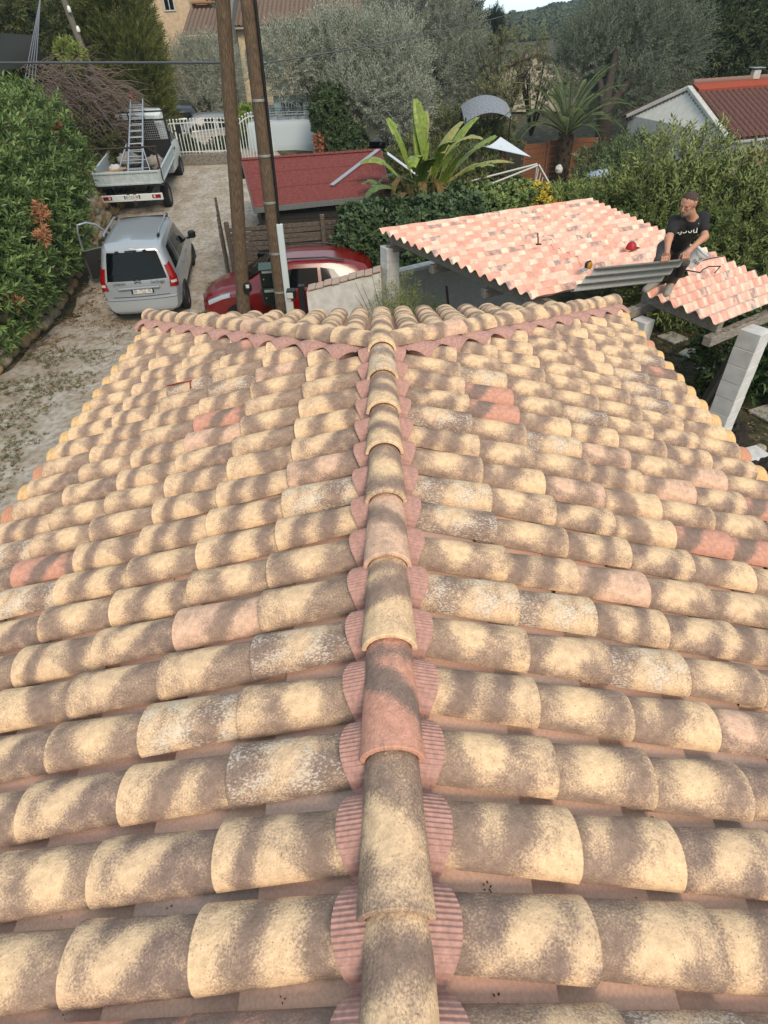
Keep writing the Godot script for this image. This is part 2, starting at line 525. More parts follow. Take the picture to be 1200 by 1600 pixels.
	# hip tiles, laid from the corners up to the apex
	for side in [-1.0, 1.0]:
		var a = Vector3(side * 0.02, 3.925, -APEX + 0.02)
		var b = Vector3(side * 2.40, 3.925 - 0.295 * 2.40, -APEX - 2.40)
		var d = (b - a).normalized()
		var hb = MB.look(d)
		var n := 9
		var len = a.distance_to(b)
		for k in n:
			var q = a + d * (len * (k + 1) / n)
			var tb = hb * Basis(Vector3.RIGHT, -0.035) * Basis(Vector3.UP, r.randf_range(-0.02, 0.02))
			var o = part(house, "hip_tile", rt, tile_mats[[0, 3, 5, 1, 7, 2, 12, 4, 0][(k * 2 + (4 if side > 0 else 0)) % 9]])
			o.transform = Transform3D(tb, q - tb * Vector3(0, 0, 0.43))
		# ribbed clay-red flashing on the near side of the hip
		var fl := MB.new()
		var out = Vector3(side * -0.7071, 0, 0.7071) * -1.0
		out = Vector3(-side, 0, 1).normalized() * 1.0
		var NS := 330
		for rib in 1:
			fl.grid(NS, 8, func(tt, ww):
				var e: float = lerpf(0.03, 2.36, tt)
				var hx: float = e; var hz: float = APEX + e
				var row: float = (hz - 0.06 - ROW0) / ROW
				var dd: float = (row - round(row)) * ROW
				var wid: float = 0.205 + 0.014 * cos(dd / ROW * TAU)
				var wv: float = lerpf(0.05, wid, ww)
				var px: float = hx + wv * 0.7071 ; var pz: float = hz - wv * 0.7071
				var rw: float = (pz - ROW0) / ROW
				var d2: float = (rw - round(rw)) * ROW
				var y: float = YB - PITCH * px + lerpf(cover_height(d2), 0.07, smooth01(0.55, 0.1, ww)) + 0.012 + 0.0028 * sin(tt * 2.36 * 1.414 * TAU / 0.02)
				return Vector3(side * px, y, -pz))
		part(house, "hip_flashing", fl, flashing_mat())
	# ribbed clay-red flashing on both sides of the ridge
	for side in [-1.0, 1.0]:
		var fl := MB.new()
		fl.grid(1400, 5, func(tt, ww):
			var pz: float = lerpf(-0.7, APEX + 0.02, tt)
			var rw: float = (pz - ROW0) / ROW
			var d2: float = (rw - round(rw)) * ROW
			var ed: float = 0.096 + 0.056 * pow(maxf(0.0, cos(d2 / ROW * PI)), 0.55)
			var px: float = lerpf(0.055, ed, ww)
			var y: float = YB - PITCH * px + maxf(cover_height(d2) + 0.006, 0.03 - 0.02 * ww) + 0.004 + 0.0032 * sin(pz * TAU / 0.0125)
			return Vector3(side * px, y, -pz))
		part(house, "ridge_flashing", fl, flashing_mat())
	# dry bits blown into the channels
	var lit := Node3D.new(); lit.name = "roof_litter"; add_child(lit)
	lit.set_meta("label", "tiny dry leaf scraps lying in the channels of the tiled roof"); lit.set_meta("category", "litter"); lit.set_meta("kind", "stuff")
	var mm := MultiMesh.new()
	mm.transform_format = MultiMesh.TRANSFORM_3D; mm.use_colors = true; mm.mesh = sprig("scrap", 3, 0.022, 0.010, 0.006, 1.3); mm.instance_count = 60
	for k in 60:
		var sd = -1.0 if k % 2 else 1.0
		var lz = ROW0 + ROW * (r.randi_range(-1, 13) + 0.5) + r.randf_range(-0.02, 0.02)
		var lx = r.randf_range(0.2, 2.2)
		mm.set_instance_transform(k, Transform3D(Basis(Vector3.UP, r.randf() * TAU).scaled(Vector3.ONE * r.randf_range(0.25, 0.6)), Vector3(sd * lx, YB - PITCH * lx - 0.008, -lz)))
		mm.set_instance_color(k, Color(0.05, 0.03, 0.02).lerp(Color(0.16, 0.08, 0.04), r.randf()))
	var lo := MultiMeshInstance3D.new(); lo.name = "scraps"; lo.multimesh = mm; lo.material_override = leaf_mat("ground_cover", 0.9)
	lo.set_meta("kind", "stuff")
	lit.add_child(lo)
	# a thin red clip left lying on the left slope
	var wire := MB.new()
	wire.tube([Vector3(-1.59, 3.487, -3.93), Vector3(-1.49, 3.517, -3.905), Vector3(-1.38, 3.548, -3.88)], [0.005], 6)
	wire.tube([Vector3(-1.393, 3.543, -3.875), Vector3(-1.375, 3.53, -3.80)], [0.005], 6)
	single("red_wire", "thin red wire lying across a sand coloured roof tile", "wire", wire, mat("wire_red", Color(0.55, 0.13, 0.08), 0.6))

func flashing_mat() -> StandardMaterial3D:
	return noisy("flashing", [Color(0.66, 0.47, 0.43), Color(0.76, 0.58, 0.53)], 0.03, 0.35, 0.75)

func place_tiles(house: Node3D, called: String, list: Array, m: ArrayMesh, mm: Array) -> void:
	list.sort_custom(func(p, q): return p[2] < q[2])
	var rest := {}
	for k in list.size():
		var e: Array = list[k]
		if k < 300:
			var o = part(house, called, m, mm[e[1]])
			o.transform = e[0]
		else:
			if not rest.has(e[1]): rest[e[1]] = SurfaceTool.new()
			rest[e[1]].append_from(m, 0, e[0])
	if rest.is_empty(): return
	var am := ArrayMesh.new()
	for q in rest:
		rest[q].set_material(mm[q])
		rest[q].commit(am)
	var o = part(house, "far_" + called + "s", am)
	o.set_meta("kind", "stuff")

# ---------------------------------------------------------------- ground
func wall_x(z: float) -> float:   # the foot of the stone wall on the left, z given as distance ahead
	return -8.25 - 0.011 * pow(maxf(0.0, z - 13.0), 2.0)

func ground_y(x: float, z: float) -> float:   # z is world z (negative ahead)
	var a = -z
	var lane = 0.12 * clampf(a - 14.5, 0.0, 14.0) + 0.03 * maxf(0.0, a - 28.5)
	var right = 0.01 * clampf(a - 14.0, 0.0, 30.0)
	var h = lerpf(lane, right, smooth01(-3.5, 3.0, x))
	var wx = wall_x(a)
	if x < wx - 0.3:
		h += 0.75 + minf(wx - 0.3 - x, 26.0) * (0.36 if a > 15.0 else 0.30) + 0.05 * noise.get_noise_2d(x * 0.8, a * 0.8)
	# hills beyond the gardens
	if a > 60.0:
		h += smooth01(60, 330, a) * 0.6
		h += maxf(0.0, x - 38.0) * 0.115 * smooth01(130, 260, a)
		h += maxf(0.0, -x - 12.0) * smooth01(55, 120, a) * 0.30
	h *= 1.0 - smooth01(345.0, 430.0, a)
	h += maxf(0.0, x - 0.34 * a) * 0.40 * smooth01(30, 70, a)
	return h

func build_terrain() -> void:
	var m := MB.new()
	# one sheet: a fine grid round the houses, coarse towards the hills
	var xs := []; var zs := []
	var x := -420.0
	while x < 420.0:
		xs.append(x)
		x += 0.6 if absf(x + 6) < 12 else (1.5 if absf(x) < 30 else (6.0 if absf(x) < 90 else 30.0))
	var z := 60.0
	while z > -700.0:
		zs.append(z)
		z -= 0.75 if z < -4 and z > -34 else (2.0 if z > -70 else (8.0 if z > -330 else 60.0))
	m.grid(xs.size() - 1, zs.size() - 1, func(a, b):
		var px: float = xs[int(round(a * (xs.size() - 1)))]; var pz: float = zs[int(round(b * (zs.size() - 1)))]
		return Vector3(px, ground_y(px, pz) - 0.012, pz))
	structure("ground", m, noisy("soil", [Color(0.17, 0.17, 0.10), Color(0.25, 0.235, 0.15), Color(0.36, 0.32, 0.23)], 0.012, 3.0, 0.95, 0.6, Vector3.ONE, 5))
	# the dirt lane
	var lane := MB.new()
	lane.grid(12, 70, func(a, b):
		var az: float = lerpf(-6.0, 34.0, b)
		var l: float = wall_x(az) + 0.25 + 0.5 * noise.get_noise_1d(az * 0.9)
		var rr: float = lerpf(-2.4, -3.9, smooth01(9.0, 13.5, az)) + 0.3 * noise.get_noise_1d(az * 1.3 + 50)
		var px: float = lerpf(l, rr, a)
		return Vector3(px, ground_y(px, -az) + (-0.004 if a == 0.0 or a == 1.0 else 0.006), -az))
	structure("lane", lane, lane_mat())

func lane_mat() -> StandardMaterial3D:
	var m = noisy("lane", [Color(0.56, 0.525, 0.48), Color(0.62, 0.585, 0.54), Color(0.66, 0.625, 0.58), Color(0.695, 0.66, 0.615)], 0.03, 2.9, 0.95, 0.35, Vector3.ONE, 5)
	if not m.detail_enabled:
		var f := FastNoiseLite.new(); f.seed = 77; f.frequency = 0.006; f.fractal_octaves = 3
		var g := Gradient.new(); g.offsets = PackedFloat32Array([0.3, 0.7]); g.colors = PackedColorArray([Color(0.90, 0.875, 0.84), Color(1, 1, 1)])
		var t := NoiseTexture2D.new(); t.width = 512; t.height = 512; t.seamless = true; t.noise = f; t.color_ramp = g
		m.detail_enabled = true; m.detail_albedo = t; m.detail_blend_mode = BaseMaterial3D.BLEND_MODE_MUL
	return m

# ---------------------------------------------------------------- foliage
var clumps := {}
func leaf_mat(key: String, rough := 0.55) -> StandardMaterial3D:
	if mats.has(key): return mats[key]
	var m = mat(key, Color(1, 1, 1), rough)
	m.vertex_color_use_as_albedo = true
	m.cull_mode = BaseMaterial3D.CULL_DISABLED
	m.backlight_enabled = true; m.backlight = Color(0.10, 0.12, 0.04)
	m.metallic_specular = 0.35
	return m

# a sprig: n leaves of given length and width along a twig of given length; open = how far leaves lean away from it
func sprig(key: String, n: int, ln: float, wd: float, twig: float, open: float, droop := 0.0) -> ArrayMesh:
	if clumps.has(key): return clumps[key]
	var r := RandomNumberGenerator.new(); r.seed = key.hash()
	var m := MB.new()
	for i in n:
		var t = float(i) / n
		var a = i * 2.4 + r.randf_range(-0.4, 0.4)
		var o = open * r.randf_range(0.75, 1.25) * (1.0 - 0.35 * t)
		var side = Vector3(cos(a), 0, sin(a))
		var d = (side * sin(o) + Vector3.UP * cos(o) - Vector3.UP * droop * r.randf()).normalized()
		var w = d.cross(Vector3.UP)
		w = w.normalized() if w.length() > 0.05 else Vector3.RIGHT
		w = w.rotated(d, r.randf_range(-0.7, 0.7))
		var up = w.cross(d)
		var l = ln * r.randf_range(0.7, 1.2)
		var p = Vector3.UP * twig * t + side * 0.01
		var b1 = p + d * l * 0.45 + w * wd * 0.5 + up * wd * 0.12
		var b2 = p + d * l * 0.45 - w * wd * 0.5 + up * wd * 0.12
		var tip = p + d * l - up * l * 0.12
		m.tri(p, b1, tip); m.tri(p, tip, b2)
	clumps[key] = m.mesh()
	return clumps[key]

# blobs: [centre, radii]; box > 2 squares them off
func foliage(parent: Node3D, called: String, blobs: Array, count: int, cl: ArrayMesh, m: Material, c0: Color, c1: Color, s0: float, s1: float, up_bias := 0.4, shell := 0.5, lump := 0.22, squared := 2.0) -> MeshInstance3D:
	var r := RandomNumberGenerator.new(); r.seed = (String(parent.name) + called).hash()
	var base: Array = cl.surface_get_arrays(0)
	var bv: PackedVector3Array = base[Mesh.ARRAY_VERTEX]
	var bn: PackedVector3Array = base[Mesh.ARRAY_NORMAL]
	var vv := PackedVector3Array()
	var vn := PackedVector3Array()
	var vc := PackedColorArray()
	var one := PackedColorArray()
	one.resize(bv.size())
	var tot := 0.0
	for b in blobs: tot += b[1].x * b[1].y + b[1].y * b[1].z + b[1].x * b[1].z
	var off: float = r.randf() * 100.0
	for k in count:
		var q: float = r.randf() * tot
		var bl: Array = blobs[0]
		for b in blobs:
			q -= b[1].x * b[1].y + b[1].y * b[1].z + b[1].x * b[1].z
			if q <= 0.0:
				bl = b
				break
		var d: Vector3 = Vector3(r.randfn(), r.randfn(), r.randfn()).normalized()
		if squared > 2.0:
			d /= pow(pow(absf(d.x), squared) + pow(absf(d.y), squared) + pow(absf(d.z), squared), 1.0 / squared)
		var c: Vector3 = bl[0]; var rad: Vector3 = bl[1]
		var rr: float = lerpf(1.0 - shell, 1.0, sqrt(r.randf()))
		var pp: Vector3 = c + d * rad
		rr *= 1.0 + lump * (noise.get_noise_3d(pp.x * 1.1 + off, pp.y * 1.1, pp.z * 1.1) * 1.4 + 0.6 * noise.get_noise_3d(pp.x * 3.0, pp.y * 3.0 + off, pp.z * 3.0))
		var p: Vector3 = c + d * rad * rr
		var out: Vector3 = (d / rad).normalized()
		var ax: Vector3 = (out + Vector3.UP * up_bias + Vector3(r.randf_range(-1, 1), r.randf_range(-1, 1), r.randf_range(-1, 1)) * 0.45).normalized()
		var bx: Basis = MB.look(ax, Vector3(r.randf_range(-1, 1), r.randf_range(-1, 1), r.randf_range(-1, 1)))
		var s: float = r.randf_range(s0, s1)
		var rot = Transform3D(Basis(bx.x, bx.z, -bx.y), Vector3.ZERO)
		vv.append_array(Transform3D(rot.basis.scaled(Vector3.ONE * s), p) * bv)
		vn.append_array(rot * bn)
		var t: float = r.randf_range(0.22, 0.86)   # leaf tone is chance alone, not place
		var col: Color = c0.lerp(c1, t) * r.randf_range(0.92, 1.1)
		col.a = 1.0
		one.fill(col)
		vc.append_array(one)
	var arr := []
	arr.resize(Mesh.ARRAY_MAX)
	arr[Mesh.ARRAY_VERTEX] = vv; arr[Mesh.ARRAY_NORMAL] = vn; arr[Mesh.ARRAY_COLOR] = vc
	var am := ArrayMesh.new()
	am.add_surface_from_arrays(Mesh.PRIMITIVE_TRIANGLES, arr)
	return part(parent, called, am, m)

func bark() -> StandardMaterial3D:
	return noisy("bark", [Color(0.13, 0.105, 0.085), Color(0.22, 0.185, 0.155), Color(0.30, 0.26, 0.22)], 0.05, 0.8, 0.95, 0.8, Vector3(1, 0.3, 1))

# trunk with limbs reaching to the given points
func trunk(parent: Node3D, base: Vector3, fork: Vector3, r0: float, tips: Array, m: Material) -> void:
	var t := MB.new()
	var mid = base.lerp(fork, 0.5) + Vector3(r0 * 0.6, 0, -r0 * 0.4)
	t.tube([base - Vector3.UP * 0.1, base + Vector3.UP * 0.12, mid, fork], [r0 * 1.35, r0, r0 * 0.85, r0 * 0.72], 10)
	part(parent, "trunk", t, m)
	for tip in tips:
		var l := MB.new()
		var k1: Vector3 = fork.lerp(tip, 0.45) + Vector3(rng.randf_range(-0.2, 0.2), 0.15, rng.randf_range(-0.2, 0.2)) * fork.distance_to(tip) * 0.5
		l.tube([fork - (tip - fork).normalized() * r0 * 0.3, k1, tip], [r0 * 0.5, r0 * 0.32, r0 * 0.1], 7)
		part(parent, "limb", l, m)

const OLIVE0 := Color(0.15, 0.165, 0.12)
const OLIVE1 := Color(0.42, 0.44, 0.36)

func olive_tree(called: String, label: String, base: Vector3, fork_h: float, r0: float, blobs: Array, count: int, s := 1.0, c0 := OLIVE0, c1 := OLIVE1) -> Node3D:
	var t = thing(called, label, "tree", base)
	var tips := []
	for b in blobs: tips.append(b[0] - base)
	trunk(t, Vector3.ZERO, Vector3(0.1, fork_h, 0), r0, tips.slice(0, 7), bark())
	var lb = blobs.map(func(b): return [b[0] - base, b[1]])
	foliage(t, "crown", lb, count, sprig("olive", 14, 0.085, 0.018, 0.34, 0.75), leaf_mat("olive_leaf"), c0, c1, 0.8 * s, 1.5 * s, 0.55, 0.75, 0.30)
	return t

# ---------------------------------------------------------------- left of the lane: wall, hedge, bank, pole
func rock(seed_: int, s: Vector3) -> MB:
	var m := MB.new()
	m.grid(7, 10, func(a, b):
		var th: float = a * PI; var ph: float = b * TAU
		var d = Vector3(sin(th) * cos(ph), cos(th), sin(th) * sin(ph))
		var pn = pow(pow(absf(d.x), 3.5) + pow(absf(d.y), 3.5) + pow(absf(d.z), 3.5), 1.0 / 3.5)
		var q = d / pn
		var wob = 1.0 + 0.20 * noise.get_noise_3d(d.x * 1.5 + seed_ * 9.0, d.y * 1.5, d.z * 1.5) + 0.06 * noise.get_noise_3d(d.x * 5.0 + seed_, d.y * 5.0, d.z * 5.0)
		return q * s * 0.5 * wob)
	return m

func build_lane_side() -> void:
	var r := RandomNumberGenerator.new(); r.seed = 17
	# dry stone retaining wall
	var wall = thing("stone_wall", "rough dry stone retaining wall under the laurel hedge", "wall", Vector3(-8.3, 0, -13))
	var core := MB.new()
	core.grid(24, 2, func(a, b):
		var az: float = lerpf(7.0, 25.5, a)
		var x: float = wall_x(az) - 0.12
		var g: float = maxf(0.0, 0.12 * (az - 14.5))
		return Vector3(x + 8.3 - (0.3 if b == 1.0 else 0.0), g + (0.85 if b > 0.0 else -0.1), -az + 13.0))
	part(wall, "core", core, noisy("wall_core", [Color(0.30, 0.26, 0.2), Color(0.4, 0.35, 0.28)], 0.03, 1.0))
	var stone_mats = [noisy("stone_a", [Color(0.50, 0.43, 0.33), Color(0.66, 0.58, 0.46), Color(0.74, 0.68, 0.57)], 0.02, 0.8, 0.95, 0.7), noisy("stone_b", [Color(0.46, 0.41, 0.34), Color(0.60, 0.55, 0.47), Color(0.70, 0.66, 0.58)], 0.025, 0.7, 0.95, 0.7), noisy("stone_c", [Color(0.55, 0.44, 0.31), Color(0.68, 0.56, 0.41)], 0.02, 0.8, 0.95, 0.7)]
	var shapes := []
	for i in 8: shapes.append(rock(i, Vector3(0.42, 0.26, 0.36)).mesh())
	for course in 4:
		var az = 8.0 + 0.15 * course
		while az < 24.0:
			var ln = r.randf_range(0.30, 0.58)
			var g = maxf(0.0, 0.12 * (az - 14.5))
			var o = part(wall, "stone", shapes[r.randi_range(0, 7)], stone_mats[r.randi_range(0, 2)])
			var sc = Vector3(r.randf_range(0.8, 1.1), r.randf_range(0.85, 1.1), ln / 0.36)
			o.transform = Transform3D(Basis(Vector3.UP, r.randf_range(-0.15, 0.15)) * Basis(Vector3.BACK, r.randf_range(-0.2, 0.2)) * Basis.from_scale(sc), Vector3(wall_x(az) + 8.3 - 0.02 + r.randf_range(-0.05, 0.05) - 0.04 * course, g + 0.11 + 0.22 * course, -az + 13.0))
			az += ln * 0.93
	# laurel hedge on the wall
	var hedge = thing("laurel_hedge", "tall dense laurel hedge with glossy green leaves on the stone wall", "hedge", Vector3(-9.0, 0.8, -14))
	var hb := []
	for i in 7:
		var az = 9.4 + 1.45 * i
		hb.append([Vector3(-9.1 + 9.0 - 0.006 * pow(az - 13.0, 2.0) + 0.10 * sin(i * 2.0), 1.15 + 0.16 * i + (0.28 - 0.14 * i if i < 2 else 0.0), -az + 14.0), Vector3(1.30 - (0.25 if i == 0 else 0.0), 1.62 - (0.25 - 0.12 * i if i < 2 else 0.0), 1.3)])
		if i >= 2 and i < 6: hb.append([Vector3(0.42 - 0.014 * pow(az - 13.0, 2.0), 0.50 + 0.12 * i, -az + 14.0), Vector3(0.95, 1.25, 1.1)])
	foliage(hedge, "foliage", hb, 11000, sprig("laurel", 9, 0.135, 0.05, 0.13, 0.95), leaf_mat("laurel_leaf", 0.38), Color(0.045, 0.08, 0.028), Color(0.19, 0.27, 0.085), 0.8, 1.35, 0.5, 0.34, 0.12, 3.2)
	var stems := MB.new()
	for i in 12:
		var az = 9.0 + 0.85 * i
		var b = Vector3(0.0, -0.1, -az + 14.0)
		stems.tube([b, b + Vector3(r.randf_range(-0.2, 0.2), 1.0, r.randf_range(-0.2, 0.2)), b + Vector3(r.randf_range(-0.4, 0.4), 1.9, r.randf_range(-0.3, 0.3))], [0.05, 0.035, 0.015], 6)
	part(hedge, "stems", stems, bark())
	# dead sprays in the hedge
	for p in [[Vector3(-7.42, 2.45, -14.2), 0.18, "withered copper brown spray high in the laurel hedge"], [Vector3(-7.30, 2.12, -13.7), 0.13, "small pinkish brown spray just below the large withered one"], [Vector3(-7.62, 1.25, -12.3), 0.08, "single withered tuft low in the laurel hedge"]]:
		var d = thing("dead_spray", p[2], "foliage", p[0], 0, "withered sprays in the hedge")
		foliage(d, "leaves", [[Vector3.ZERO, Vector3(0.12, 1.1, 0.5) * p[1]]], int(170 * p[1]), sprig("laurel", 9, 0.135, 0.05, 0.13, 0.95), leaf_mat("dry_leaf", 0.8), Color(0.28, 0.11, 0.05), Color(0.42, 0.22, 0.12), 0.6, 1.0, 0.2, 0.9)
	# scrub, dry grass and litter on the bank and along the lane edge: nobody could count it
	var gr := Node3D.new(); gr.name = "bank_scrub"; add_child(gr)
	gr.set_meta("label", "dry grass, low scrub and weeds on the earth bank"); gr.set_meta("category", "scrub"); gr.set_meta("kind", "stuff")
	scatter_ground(gr, "dry_grass", 2600, Rect2(-15.0, -27.0, 6.4, 9.5), sprig("grass", 12, 0.30, 0.012, 0.03, 0.5), Color(0.26, 0.20, 0.10), Color(0.46, 0.38, 0.22), 0.7, 1.5, r)
	scatter_ground(gr, "weeds", 1500, Rect2(-14.5, -26.0, 5.8, 9.0), sprig("weed", 9, 0.14, 0.04, 0.15, 0.9), Color(0.05, 0.07, 0.02), Color(0.13, 0.15, 0.05), 0.6, 1.4, r)
	var lt := Node3D.new(); lt.name = "leaf_litter"; add_child(lt)
	lt.set_meta("label", "fallen brown leaves and weeds along the edges of the lane"); lt.set_meta("category", "litter"); lt.set_meta("kind", "stuff")
	scatter_ground(lt, "leaves", 1700, Rect2(-8.3, -19.0, 2.4, 13.5), sprig("litter", 3, 0.07, 0.04, 0.01, 1.4), Color(0.13, 0.08, 0.04), Color(0.30, 0.22, 0.13), 0.6, 1.1, r, true)
	scatter_ground(lt, "grass", 2600, Rect2(-8.3, -12.5, 2.2, 7.5), sprig("shortgrass", 9, 0.07, 0.008, 0.01, 0.6), Color(0.06, 0.09, 0.025), Color(0.14, 0.16, 0.06), 0.5, 1.0, r, true)
	scatter_ground(lt, "grass_by_fence", 420, Rect2(-4.6, -16.2, 0.7, 3.2), sprig("shortgrass", 9, 0.07, 0.008, 0.01, 0.6), Color(0.06, 0.09, 0.025), Color(0.16, 0.17, 0.07), 0.7, 1.8, r)
	# pebbles on the lane
	var pb := Node3D.new(); pb.name = "gravel"; add_child(pb)
	pb.set_meta("label", "pale gravel and small stones scattered over the dirt lane"); pb.set_meta("category", "gravel"); pb.set_meta("kind", "stuff")
	var peb = rock(3, Vector3(0.05, 0.025, 0.045)).mesh()
	scatter_ground(pb, "pebbles", 3800, Rect2(-8.3, -25.0, 4.6, 19.0), peb, Color(0.20, 0.18, 0.15), Color(0.40, 0.37, 0.32), 0.2, 0.6, r)
	# thicket of dead branches over the bank
	var br = thing("brushwood_thicket", "tangled grey brown thicket of bare dead branches above the truck", "brushwood", Vector3(-9.9, 3.4, -24.6))
	var bm := MB.new()
	for i in 900:
		var p = Vector3(r.randf_range(-1.5, 1.3), 0, r.randf_range(-1.0, 1.3))
		p.y = r.randf_range(-0.9, 1.5) * (1.0 - 0.25 * absf(p.x)) - 0.25 * p.x
		var d = Vector3(r.randf_range(0.3, 1.3), r.randf_range(-0.75, 0.35), r.randf_range(-0.3, 0.9)).normalized() * r.randf_range(0.5, 1.3)
		bm.tube([p, p + d * 0.5 + Vector3(0, r.randf_range(0.0, 0.14), 0), p + d + Vector3(0, r.randf_range(-0.2, 0.02), 0)], [0.014, 0.010, 0.004], 4, false)
	part(br, "branches", bm, noisy("dead_wood", [Color(0.36, 0.30, 0.27), Color(0.50, 0.43, 0.39)], 0.03, 0.6))
	foliage(br, "foliage", [[Vector3(-0.3, -1.1, 0.9), Vector3(1.6, 1.2, 0.9)], [Vector3(0.9, -1.0, 0.3), Vector3(1.1, 1.2, 0.9)]], 1500, sprig("weed", 9, 0.14, 0.04, 0.15, 0.9), leaf_mat("weed_leaf"), Color(0.03, 0.04, 0.015), Color(0.12, 0.13, 0.05), 0.7, 1.3, 0.3, 0.6)
	var cb = thing("climber_bush", "small bright yellow green climber at the leaning pole", "bush", Vector3(-9.9, 4.6, -24.4))
	foliage(cb, "foliage", [[Vector3(0, 0.35, 0), Vector3(0.42, 0.35, 0.35)]], 110, sprig("weed", 9, 0.14, 0.04, 0.15, 0.9), leaf_mat("weed_leaf"), Color(0.12, 0.16, 0.03), Color(0.30, 0.34, 0.10), 0.7, 1.2)
	# leaning pole with its stays
	var wood = noisy("pole_wood", [Color(0.20, 0.15, 0.11), Color(0.36, 0.29, 0.22), Color(0.50, 0.42, 0.34)], 0.06, 0.7, 0.9, 0.8, Vector3(3.0, 0.14, 3.0))
	var lp = thing("utility_pole", "leaning grey utility pole with cable stays on the bank", "pole", Vector3(-9.4, 4.0, -24.5))
	var pm := MB.new()
	pm.tube([Vector3(0.1, -0.3, 0), Vector3(-0.28, 1.2, -0.4), Vector3(-1.0, 4.4, -1.2)], [0.12, 0.105, 0.09], 10)
	part(lp, "pole", pm, noisy("grey_wood", [Color(0.30, 0.28, 0.25), Color(0.45, 0.42, 0.38)], 0.05, 0.6, 0.9, 0.5, Vector3(2, 0.2, 2)))
	for k in 4:
		var st := MB.new()
		st.tube([Vector3(-0.75 - 0.05 * k, 3.3, -0.9), Vector3(-2.25 + 0.12 * k, 0.25, 0.25)], [0.018], 5)
		part(lp, "stay", st, mat("stay_grey", Color(0.42, 0.44, 0.48), 0.5, 0.3))
	for y in [1.5, 2.0]:
		var ins := MB.new()
		ins.lathe([[0.0, 0.0], [0.05, 0.0], [0.06, 0.08], [0.03, 0.16], [0.0, 0.16]], 10, Transform3D(Basis.IDENTITY, Vector3(-0.17 - 0.22 * (y - 1.2), y, -0.42)))
		part(lp, "insulator", ins, mat("ceramic", Color(0.85, 0.85, 0.82), 0.3))
	# dark shade net hung over the bank
	var net := MB.new()
	net.grid(16, 8, func(a, b): return Vector3(lerpf(-3.6, 0.9, a), 1.25 - 1.25 * b - 0.35 * a * (1.0 - b) + 0.1 * sin(a * 9.0) * b, 0.25 * b + 0.15 * sin(a * 7.0 + b * 3.0)))
	net.grid(16, 8, func(a, b): return Vector3(lerpf(0.9, -3.6, a), 1.25 - 1.25 * b - 0.35 * (1.0 - a) * (1.0 - b) + 0.1 * sin((1.0 - a) * 9.0) * b, 0.25 * b + 0.15 * sin((1.0 - a) * 7.0 + b * 3.0) - 0.012))
	single("shade_net", "dark grey green shade net sagging above the earth bank", "net", net, noisy("net", [Color(0.11, 0.13, 0.12), Color(0.17, 0.19, 0.18)], 0.03, 0.6), Vector3(-12.0, 4.55, -25.2))
	var st1 = [[Vector3(-10.1, 4.28, -22.0), Vector3(0.34, 0.2, 0.3)], [Vector3(-10.5, 4.36, -22.1), Vector3(0.26, 0.16, 0.22)], [Vector3(-9.6, 3.9, -21.6), Vector3(0.2, 0.14, 0.2)], [Vector3(-11.0, 4.4, -22.4), Vector3(0.3, 0.18, 0.25)]]
	for i in st1.size():
		single("bank_stone", ["largest pale loose stone on top of the earth bank", "pale stone beside the largest one on the bank", "small pale stone fallen below the bank edge", "broad pale stone near the shade net"][i], "stone", rock(40 + i, st1[i][1]), stone_mats[1], Vector3(st1[i][0].x, ground_y(st1[i][0].x, st1[i][0].z) + 0.05, st1[i][0].z), 0.3 * i, "loose stones on the bank")
	single("red_bundle", "crumpled red plastic sheet among the scrub below the dead branches", "sheet", crumple(5, Vector3(0.7, 0.3, 0.4)), mat("red_plastic", Color(0.50, 0.12, 0.08), 0.5), Vector3(-9.7, 3.35, -21.3))

func crumple(sd: int, s: Vector3) -> MB:
	var m := MB.new()
	m.grid(12, 16, func(a, b):
		var th: float = a * PI; var ph: float = b * TAU
		var d = Vector3(sin(th) * cos(ph), cos(th), sin(th) * sin(ph))
		return d * s * 0.5 * (1.0 + 0.5 * noise.get_noise_3d(d.x * 3.0 + sd * 7.0, d.y * 3.0, d.z * 3.0)))
	return m

func scatter_ground(parent: Node3D, called: String, count: int, area: Rect2, cl: ArrayMesh, c0: Color, c1: Color, s0: float, s1: float, r: RandomNumberGenerator, edge := false) -> void:
	var mm := MultiMesh.new()
	mm.transform_format = MultiMesh.TRANSFORM_3D; mm.use_colors = true; mm.mesh = cl; mm.instance_count = count
	for k in count:
		var x = area.position.x + area.size.x * (pow(r.randf(), 2.4) if edge else r.randf())
		var z = area.position.y + area.size.y * r.randf()
		for tries in 4:
			if noise.get_noise_2d(x * 0.9, z * 0.9) > -0.1: break
			x = area.position.x + area.size.x * (pow(r.randf(), 2.4) if edge else r.randf())
			z = area.position.y + area.size.y * r.randf()
		var s = r.randf_range(s0, s1)
		var b = Basis(Vector3.UP, r.randf() * TAU) * Basis(Vector3.RIGHT, r.randf_range(-0.25, 0.25))
		mm.set_instance_transform(k, Transform3D(b.scaled(Vector3.ONE * s), Vector3(x, ground_y(x, z) + 0.012, z)))
		var c = c0.lerp(c1, r.randf()); c.a = 1.0
		mm.set_instance_color(k, c)
	var o := MultiMeshInstance3D.new()
	o.name = uniq(parent, called); o.multimesh = mm; o.material_override = leaf_mat("ground_cover", 0.9)
	o.set_meta("kind", "stuff")
	parent.add_child(o)

